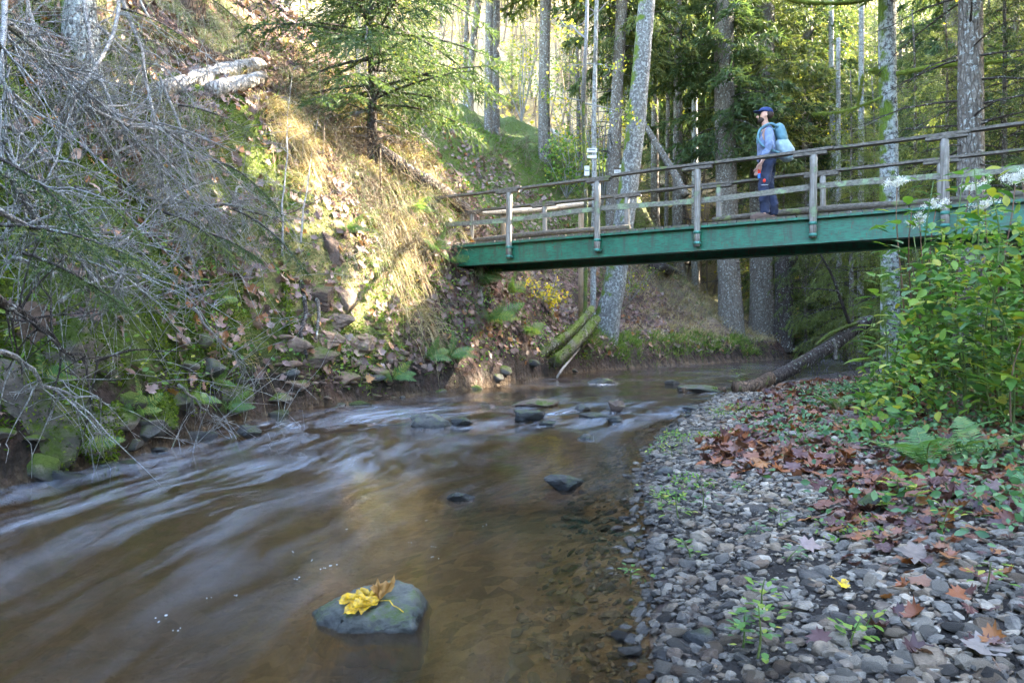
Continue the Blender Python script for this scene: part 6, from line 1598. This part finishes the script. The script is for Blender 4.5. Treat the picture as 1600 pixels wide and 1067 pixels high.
def s_left(n):
    X = RNG.uniform(-5, 3, n * 6); Y = RNG.uniform(4.5, 18, n * 6); dl, dr, *_ = zones(X, Y)
    den = sstep(.03, .15, dl) * (1 - .85 * sstep(.5 + 1.2 * sstep(10, 12, Y), 1.6 + 1.4 * sstep(10, 12, Y), dl)) * np.clip(.3 + 2.2 * fbm(X * 1.1, Y * 1.1, 195, 2) + .35 * sstep(9.5, 11, Y), 0, 1); m_ = (RNG.random(n * 6) < den) & view(X, Y)
    X, Y = X[m_][:n], Y[m_][:n]; return X, Y, H(X, Y) + .02 + RNG.random(len(X)) * .13
foliage_mass('bank_herbs', 'low green herbs along the foot of the left bank', 8500, s_left, .06, 'herb', .1, OV)
# sprouts on the gravel
for k_, (px, py, h_, n, lab) in enumerate([(1185, 1035, .12, 26, 'bright green rosette sprout at the bottom of the gravel bar'), (1160, 1015, .09, 18, 'yellow green sprout beside the bright rosette'), (1190, 970, .10, 16, 'nettle like sprout above the bright rosette'), (1060, 815, .12, 24, 'leafy sprout cluster at the water edge in the middle'), (1035, 800, .10, 18, 'pale sprout standing in the water edge'), (1100, 800, .10, 16, 'round leaved sprout beside the water edge cluster'),
        (1080, 880, .07, 12, 'small sprout between wet pebbles at the water'), (985, 912, .05, 10, 'small green shoot lying in the water'), (1050, 720, .10, 16, 'sprout on the upper gravel edge by the stream'), (1065, 705, .08, 12, 'tiny sprout behind it on the upper gravel edge'), (1330, 1015, .07, 14, 'small sprout in the bottom middle of the gravel'), (1345, 1000, .06, 10, 'thin stalked sprout beside the speckled stones'),
        (1220, 825, .06, 10, 'small dark sprout in the centre of the gravel'), (1180, 840, .05, 8, 'low sprout left of the gravel centre'), (1410, 800, .12, 22, 'bushy sprout among the red brown leaves'), (1470, 845, .10, 16, 'sprout above the pale cream leaf'), (1150, 605, .25, 16, 'upright sprout in front of the broken log end'), (1230, 880, .05, 8, 'tiny sprout in pebbles left of the yellow leaf'), (1150, 775, .06, 10, 'spreading sprout with blue green leaves on gravel'), (1540, 930, .08, 14, 'clover like sprout at the right edge')]):
    leafy_plant('sprout', lab, G(px, py), h_ * 1.35, int(n * 1.4), .034 if k_ not in (14, 16) else .07, 1300 + k_, 'herb' if k_ % 4 != 1 else 'herb_blue', 1 if k_ % 2 else 2, (RNG.uniform(-.04, .04), -.02), 'sprouts on the gravel bar', 'stem_green', False, None, .6)
def s_edge(n):
    X = RNG.uniform(.3, 3.5, n * 20); Y = RNG.uniform(1.7, 9, n * 20); dl, dr, *_ = zones(X, Y); cl_ = fbm(X * 2.2, Y * 2.2, 197, 2)
    m_ = (dr > -.05) & (dr < .9) & (cl_ > .22) & (Y > 2.5); X, Y = X[m_][:n], Y[m_][:n]; return X, Y, H(X, Y) + .015 + RNG.random(len(X)) * .06
foliage_mass('edge_weeds', 'patches of small bright weeds between the pebbles at the water edge', 1500, s_edge, .024, 'herb', .1, OV3)
# green shrub behind the railing and gold leaved saplings in the background
def shrub(name, label, p, w, h_, n, size, mat, seed, trunkmat='twig', group='leafy shrubs behind the bridge', stems=7):
    rg = np.random.default_rng(seed); p = np.array(p, float); e = thing(name, label, 'shrub', p, group); wd, lf = Geo(), Geo(); s = np.linspace(0, 1, 6)
    for k_ in range(stems):
        tip = p + np.array([rg.normal() * w * .5, rg.normal() * w * .4, h_ * rg.uniform(.55, 1.1)]); Q = p + s[:, None] * (tip - p) + np.cumsum(rg.normal(size=(6, 3)) * .03 * h_, 0) * s[:, None]
        wd.tube(Q, np.linspace(.012, .004, 6) * h_ ** .5, 4, cap=False); m_ = n // stems
        for q in range(5):
            t_ = rg.uniform(.3, 1); c = np.array([np.interp(t_, s, Q[:, i_]) for i_ in range(3)]); dd = nrm(rg.normal(size=3) + [0, 0, .2]); ll = w * rg.uniform(.15, .4); wd.tube(np.array([c, c + dd * ll]), np.array([.006, .002]) * h_ ** .5, 3, cap=False)
            mm = m_ // 5; pp = c + dd * ll * rg.uniform(.1, 1.1, mm)[:, None] + rg.normal(size=(mm, 3)) * .09 * w; lf.scatter(OV[0], OV[1], pp, frames(rg.normal(size=(mm, 3)) + np.array([0, -.3, .8]), rg.uniform(0, 6.28, mm)), size * rg.uniform(.6, 1.3, mm), rg.random(mm))
    mk('stems', wd, MT[trunkmat], e); mk('foliage', lf, MT[mat], e)
for k_, (lab, px, py, w, h_, n, size, mat) in enumerate([
        ('dark green leafy shrub behind the railing left of the trail signs', 885, 310, 1.6, 2.4, 1000, .12, 'herb'), ('airy green sapling in front of the bright hillside', 900, 290, 2.0, 6.0, 900, .10, 'sapling_leaf'), ('airy sapling crown above the trail signs', 940, 330, 2.0, 7.0, 900, .10, 'sapling_leaf'),
        ('golden leaved sapling right of the leaning tree', 1060, 330, 2.2, 4.5, 800, .11, 'gold_leaf'), ('yellow green bush beyond the bridge middle', 1030, 345, 2.0, 3.0, 700, .10, 'sapling_leaf'), ('small yellow leaved shrub on the brown slope under the bridge', 855, 490, .9, .9, 260, .09, 'gold_leaf'),
        ('airy pale sapling on the crest left of the tall bare trunk', 815, 190, 2.4, 6.0, 700, .12, 'sapling_leaf'), ('golden bush left of the thick trunk', 1095, 360, 2.4, 4.0, 800, .12, 'gold_leaf'), ('green shrub under the bridge beside the thin white stem', 1330, 440, 2.0, 3.0, 700, .12, 'sapling_leaf'), ('yellow shrub deep in the wood under the beam', 1250, 470, 2.0, 2.2, 500, .12, 'sapling_leaf'),
        ('thin leaved sapling on the crest at the top centre', 690, 120, 2.4, 5.0, 600, .12, 'gold_leaf'), ('small ivy green shrub at the leaning tree foot', 985, 470, .9, 1.0, 260, .09, 'sapling_leaf')]):
    shrub('leafy_shrub', lab, G(px, py), w, h_, n, size, mat, 1400 + k_)
# leafless grey green thicket on the lit hillside
rgH = np.random.default_rng(5)
g_ = Geo()
for k_ in range(900):
    Y = rgH.uniform(39, 85); x = rgH.uniform(-.45, .45) * Y; z = float(hill_z(np.array([x]), np.array([Y]))[0]); l_ = rgH.uniform(2, 9); s = np.linspace(0, 1, 5)
    Q = np.array([x, Y, z]) + s[:, None] * np.array([rgH.normal() * .12, rgH.normal() * .1, 1]) * l_ + np.cumsum(rgH.normal(size=(5, 3)) * .06, 0); g_.tube(Q, np.linspace(.09, .02, 5), 3, rgH.random(), cap=False)
    for q in range(7):
        j_ = rgH.integers(1, 5); dd = nrm(rgH.normal(size=3) + [0, 0, .5]); g_.tube(np.array([Q[j_], Q[j_] + dd * l_ * .25]), np.array([.035, .012]), 3, rgH.random(), cap=False)
tag(mk('hillside_thicket', g_, MT['twig_warm']), 'bare sunlit thicket covering the glaring hillside', 'thicket', kind='stuff')
def s_hill(n):
    Y = RNG.uniform(38, 90, n); X = RNG.uniform(-.4, .45, n) * Y; cl_ = fbm(X * .3, Y * .3, 201, 3); m_ = cl_ > .0
    X, Y, cl_ = X[m_], Y[m_], cl_[m_]; return X, Y, hill_z(X, Y) + RNG.random(len(X)) * 6 * (cl_ + .3)
foliage_mass('hillside_leaves', 'pale sunlit leaves of the thicket on the hillside', 16000, s_hill, .32, 'gold_leaf', 1, OV, 'foliage')

# ------------------------------------------------------------------ trail signs on the thin trunk and beside it
def sign(label, px, py, Y, w, h_, bars, post=None):
    c = ray(px, py, Y); e = thing('trail_sign', label, 'sign', c, 'white trail signs by the bridge'); mk('board', Geo().box(c, (w / 2, .008, h_ / 2)), MT['white'], e, smooth=False)
    for dz, ww in bars: mk('printed_line', Geo().box(c + np.array([0, -.0105, dz]), (ww / 2, .0015, .012)), MT['sign_ink'], e, smooth=False)
sign('upper white trail sign board on the thin pale trunk', 925, 235, 17.45, .26, .10, [(.01, .18)])
sign('lower narrow white trail sign directly under the upper one', 925, 245, 17.45, .24, .07, [])
sign('tall white trail sign left of the thin pale trunk', 917, 267, 18.3, .13, .26, [(0.0, .10)])
sign('small square white sign before the trunk behind the leaning tree', 965, 269, 22, .22, .14, [(0.02, .14)])
sign('tiny white sign above the small square one', 971, 260, 22, .12, .09, [])
# ------------------------------------------------------------------ the hiker on the bridge
def skin_mesh(name, nodes, edges, root, mat, parent, sub=2, Rm=None, pos=None, fold=0.0):
    """nodes: name -> (x, y, z, rx, ry) in body coordinates (x forward, y left)"""
    me = bpy.data.meshes.new(name); keys = list(nodes); V = np.array([nodes[k_][:3] for k_ in keys], float) @ Rm.T
    me.from_pydata([tuple(v) for v in V], [(keys.index(a), keys.index(b)) for a, b in edges], [])
    o = bpy.data.objects.new(name, me); COL.objects.link(o); o.parent = parent
    m = o.modifiers.new('skin', 'SKIN'); m.use_smooth_shade = True; m.branch_smoothing = .4
    lay = me.skin_vertices[0] if me.skin_vertices else None
    if lay is None:
        bm = bmesh.new(); bm.from_mesh(me); bm.verts.layers.skin.verify(); bm.to_mesh(me); bm.free(); lay = me.skin_vertices[0]
    for i_, k_ in enumerate(keys):
        lay.data[i_].radius = nodes[k_][3:5]; lay.data[i_].use_root = (k_ == root)
    s = o.modifiers.new('sub', 'SUBSURF'); s.levels = sub; s.render_levels = sub
    if fold:
        tx = bpy.data.textures.get('cloth_folds') or bpy.data.textures.new('cloth_folds', 'CLOUDS'); tx.noise_scale = .075; tx.noise_depth = 1
        d_ = o.modifiers.new('folds', 'DISPLACE'); d_.texture = tx; d_.strength = fold; d_.mid_level = .5
    me.materials.append(mat); return o
def hiker():
    t_ = 0.0; p = bp(-0.05, 0.30, DECK + .042)
    # find the place along the deck seen at photo x = 1197
    for t_ in np.arange(-1.5, 1.5, .01):
        p = bp(t_, 0.30, DECK + .042)
        if p[0] / p[1] * FPX + 800 > 1198: break
    f = nrm(np.array([-.95, .30, 0])); Rm = np.stack([f, np.array([-f[1], f[0], 0]), np.array([0, 0, 1.0])], -1)
    K = 1.0
    e = thing('person', 'hiker in cap and blue grey shirt standing on the bridge looking up left', 'person', p)
    def W(v): return np.asarray(v, float) @ Rm.T + p
    # body
    N = {}
    N['pelvis'] = (0, 0, .95, .105, .14); N['waist'] = (-.005, 0, 1.08, .10, .13); N['chest'] = (.0, 0, 1.28, .115, .155); N['neck0'] = (-.005, 0, 1.46, .07, .085)
    N['neck1'] = (.015, 0, 1.53, .055, .055); N['jaw'] = (.050, 0, 1.60, .066, .058); N['head'] = (.030, 0, 1.675, .098, .075); N['crown'] = (.008, 0, 1.745, .080, .066)
    E = [('pelvis', 'waist'), ('waist', 'chest'), ('chest', 'neck0'), ('neck0', 'neck1'), ('neck1', 'jaw'), ('jaw', 'head'), ('head', 'crown')]
    for s, sd in (('l', 1), ('r', -1)):
        fx = .05 if sd > 0 else -.08
        N['hip' + s] = (0, sd * .085, .88, .092, .088); N['knee' + s] = (fx * .8 + .02, sd * .10, .49, .062, .06); N['calf' + s] = (fx - .01, sd * .10, .33, .058, .055); N['ank' + s] = (fx - .02, sd * .105, .09, .042, .04); N['toe' + s] = (fx + .15, sd * .125, .035, .032, .042)
        E += [('pelvis', 'hip' + s), ('hip' + s, 'knee' + s), ('knee' + s, 'calf' + s), ('calf' + s, 'ank' + s), ('ank' + s, 'toe' + s)]
        N['sh' + s] = (-.01, sd * .175, 1.40, .065, .065); N['el' + s] = (-.035 if sd > 0 else 0, sd * .235, 1.13, .045, .045)
        wr = (.075, sd * .225, .90) if sd > 0 else (.10, sd * .215, .93)
        N['wr' + s] = (*wr, .028, .026); pal = (wr[0] + .035, wr[1] - sd * .005, wr[2] - .065); N['pal' + s] = (*pal, .022, .036)
        E += [('chest', 'sh' + s), ('sh' + s, 'el' + s), ('el' + s, 'wr' + s), ('wr' + s, 'pal' + s)]
        for q, (dx, ln) in enumerate(((.028, .062), (.010, .072), (-.008, .067), (-.024, .052))):
            N['f%d%s' % (q, s)] = (pal[0] + dx, pal[1], pal[2] - .04, .0095, .0095); N['g%d%s' % (q, s)] = (pal[0] + dx + .012, pal[1] - sd * .010, pal[2] - .04 - ln * .5, .009, .009); N['h%d%s' % (q, s)] = (pal[0] + dx + .010, pal[1] - sd * .028, pal[2] - .035 - ln * .85, .008, .008)
            E += [('pal' + s, 'f%d%s' % (q, s)), ('f%d%s' % (q, s), 'g%d%s' % (q, s)), ('g%d%s' % (q, s), 'h%d%s' % (q, s))]
        N['t0' + s] = (pal[0] + .035, pal[1] - sd * .012, pal[2] + .012, .011, .011); N['t1' + s] = (pal[0] + .052, pal[1] - sd * .022, pal[2] - .025, .009, .009)
        E += [('pal' + s, 't0' + s), ('t0' + s, 't1' + s)]
    skin_mesh('body', N, E, 'pelvis', MT['skin'], e, 2, Rm)
    # shirt
    S = {k_: N[k_] for k_ in ('waist', 'chest', 'neck0')}
    S['hem'] = (0, 0, .92, .135, .172); S['waist'] = (-.01, 0, 1.07, .135, .165); S['chest'] = (-.005, 0, 1.28, .15, .185); S['neck0'] = (-.01, 0, 1.45, .085, .105); S['coll'] = (.003, 0, 1.515, .066, .07)
    SE = [('hem', 'waist'), ('waist', 'chest'), ('chest', 'neck0'), ('neck0', 'coll')]
    for s in 'lr':
        a = N['sh' + s]; b = N['el' + s]; c = N['wr' + s]
        S['sh' + s] = (*a[:3], .082, .082); S['el' + s] = (*b[:3], .064, .06); S['wr' + s] = (c[0] - .004, c[1], c[2] + .02, .046, .043)
        SE += [('chest', 'sh' + s), ('sh' + s, 'el' + s), ('el' + s, 'wr' + s)]
    sh_ = skin_mesh('shirt', S, SE, 'waist', MT['shirt'], e, 3, Rm, fold=.035)
    # trousers
    Tn = {'pel': (0, 0, .93, .125, .162)}; TE = []
    for s in 'lr':
        h_, k_, c_, a_ = N['hip' + s], N['knee' + s], N['calf' + s], N['ank' + s]
        Tn['hip' + s] = (*h_[:3], .115, .108); Tn['th' + s] = (h_[0] * .5 + k_[0] * .5, h_[1] * .5 + k_[1] * .5, .70, .098, .09); Tn['knee' + s] = (*k_[:3], .082, .078); Tn['calf' + s] = (c_[0] - .01, c_[1], .30, .084, .078); Tn['an' + s] = (a_[0], a_[1], .085, .078, .072)
        TE += [('pel', 'hip' + s), ('hip' + s, 'th' + s), ('th' + s, 'knee' + s), ('knee' + s, 'calf' + s), ('calf' + s, 'an' + s)]
    tr_ = skin_mesh('trousers', Tn, TE, 'pel', MT['trousers'], e, 3, Rm, fold=.04)
    V, T = ICO[3]
    def ball(c, r_, mat, name, par=e, squash=None):
        v = V * np.array(r_)
        if squash is not None: v = squash(v)
        return mk(name, Geo().add(W(v + np.array(c)), T, None, .5), mat, par)
    for s, sd in (('l', 1), ('r', -1)):
        a_ = N['ank' + s]
        def sq(v):
            v = v.copy(); v[:, 2] = np.maximum(v[:, 2], -.045); return v
        ball((a_[0] + .07, a_[1] + sd * .005, .045), (.155, .056, .075), MT['shoe'], 'shoe', e, sq)
    # patch and stripe on the left leg
    ball((.045, .185, .60), (.022, .012, .03), MT['red'], 'red_patch', tr_)
    ball((.04, .178, .535), (.055, .014, .006), MT['white'], 'reflective_stripe', tr_)
    # head details: nose, ears, eyes, beard, hair, cap; the head is raised
    ball((.135, 0, 1.655), (.024, .015, .020), MT['skin'], 'nose')
    for sd in (1, -1):
        ball((.015, sd * .080, 1.655), (.020, .010, .032), MT['skin'], 'ear'); ball((.112, sd * .030, 1.678), (.010, .012, .008), MT['eye'], 'eye')
    def bd(v):
        v = v.copy(); m_ = v[:, 2] > .02; v[m_, 0] *= .80; return v
    ball((.068, 0, 1.597), (.066, .068, .056), MT['hair'], 'beard', e, bd)
    ball((.122, 0, 1.618), (.012, .022, .006), MT['skin'], 'mouth')
    ball((-.025, 0, 1.675), (.082, .080, .065), MT['hair'], 'hair')
    cp = ball((.012, 0, 1.722), (.112, .092, .078), MT['cap'], 'cap', e, lambda v: np.column_stack([v[:, 0], v[:, 1], np.maximum(v[:, 2], -.012) + .10 * (v[:, 0])]))
    g_ = Geo(); n = 11; th = np.linspace(-1.25, 1.25, n); vv = []
    for a in th: vv += [(.012 + .108 * math.cos(a), .090 * math.sin(a), 1.722 + .012 * math.cos(a)), (.012 + .108 * math.cos(a) + .085 * max(0, math.cos(a)) ** .6, .092 * math.sin(a), 1.735 + .015 * math.cos(a) - .02 * abs(math.sin(a)))]
    vv = np.array(vv); vt = np.vstack([vv, vv + [0, 0, .007]]); m_ = 2 * n; q = []
    for k_ in range(n - 1):
        a = 2 * k_; q += [[a, a + 1, a + 3, a + 2], [m_ + a, m_ + a + 2, m_ + a + 3, m_ + a + 1], [a + 1, m_ + a + 1, m_ + a + 3, a + 3]]
    g_.add(W(vt), None, q); mk('brim', g_, MT['cap'], cp)
    # backpack: a tall drooping sack, upper part teal and lower part under a pale cover
    b = thing('backpack', 'pale blue grey drooping backpack on the back of the hiker', 'backpack', W((-.25, 0, 1.1)))
    V4, T4 = ICO[4]
    def sack(c, r_, mat, name, sd, tilt):
        v = V4 * (1 + .10 * noise3(V4, 2.4, sd)[:, None] + .05 * noise3(V4, 6, sd + 2)[:, None]); v = np.sign(v) * np.abs(v) ** .85 * np.array(r_); ct, st = math.cos(tilt), math.sin(tilt)
        v = v @ np.array([[ct, 0, st], [0, 1, 0], [-st, 0, ct]]).T; return mk(name, Geo().add(W(v + np.array(c)), T4, None, .5), mat, b)
    sack((-.215, 0, 1.33), (.085, .135, .20), MT['pack_teal'], 'upper_compartment', 3, .25); sack((-.265, 0, 1.10), (.125, .155, .20), MT['pack'], 'cover', 5, .50)
    for sd in (1, -1):
        Q = np.array([(-.16, sd * .11, 1.44), (-.05, sd * .13, 1.495), (.09, sd * .125, 1.43), (.135, sd * .13, 1.30), (.07, sd * .17, 1.15), (-.09, sd * .165, 1.06), (-.18, sd * .13, 1.02)])
        Q = smooth_poly([tuple(x) for x in Q], 20); th = np.arange(8) * math.pi / 4
        mk('strap', Geo().tube(W(Q), .019, 8), MT['pack_teal'], b)
    # small thing in the left hand: a red and blue strap bundle
    c = np.array(N['pall'][:3]) + np.array([.01, -.012, -.085]); h = thing('hand_strap', 'small red and blue strap held in the left hand of the hiker', 'strap', W(c))
    Q = smooth_poly([tuple(c + np.array(v)) for v in ((0, 0, .05), (.012, .004, .0), (.004, 0, -.05), (-.012, -.004, -.02), (-.006, 0, .03))], 16); mk('band', Geo().tube(W(Q), .012, 7), MT['red'], h)
    mk('buckle', Geo().box(W(c + np.array([.002, 0, -.075])), (.018, .012, .035), Rm), MT['bluecloth'], h, smooth=False)
hiker()
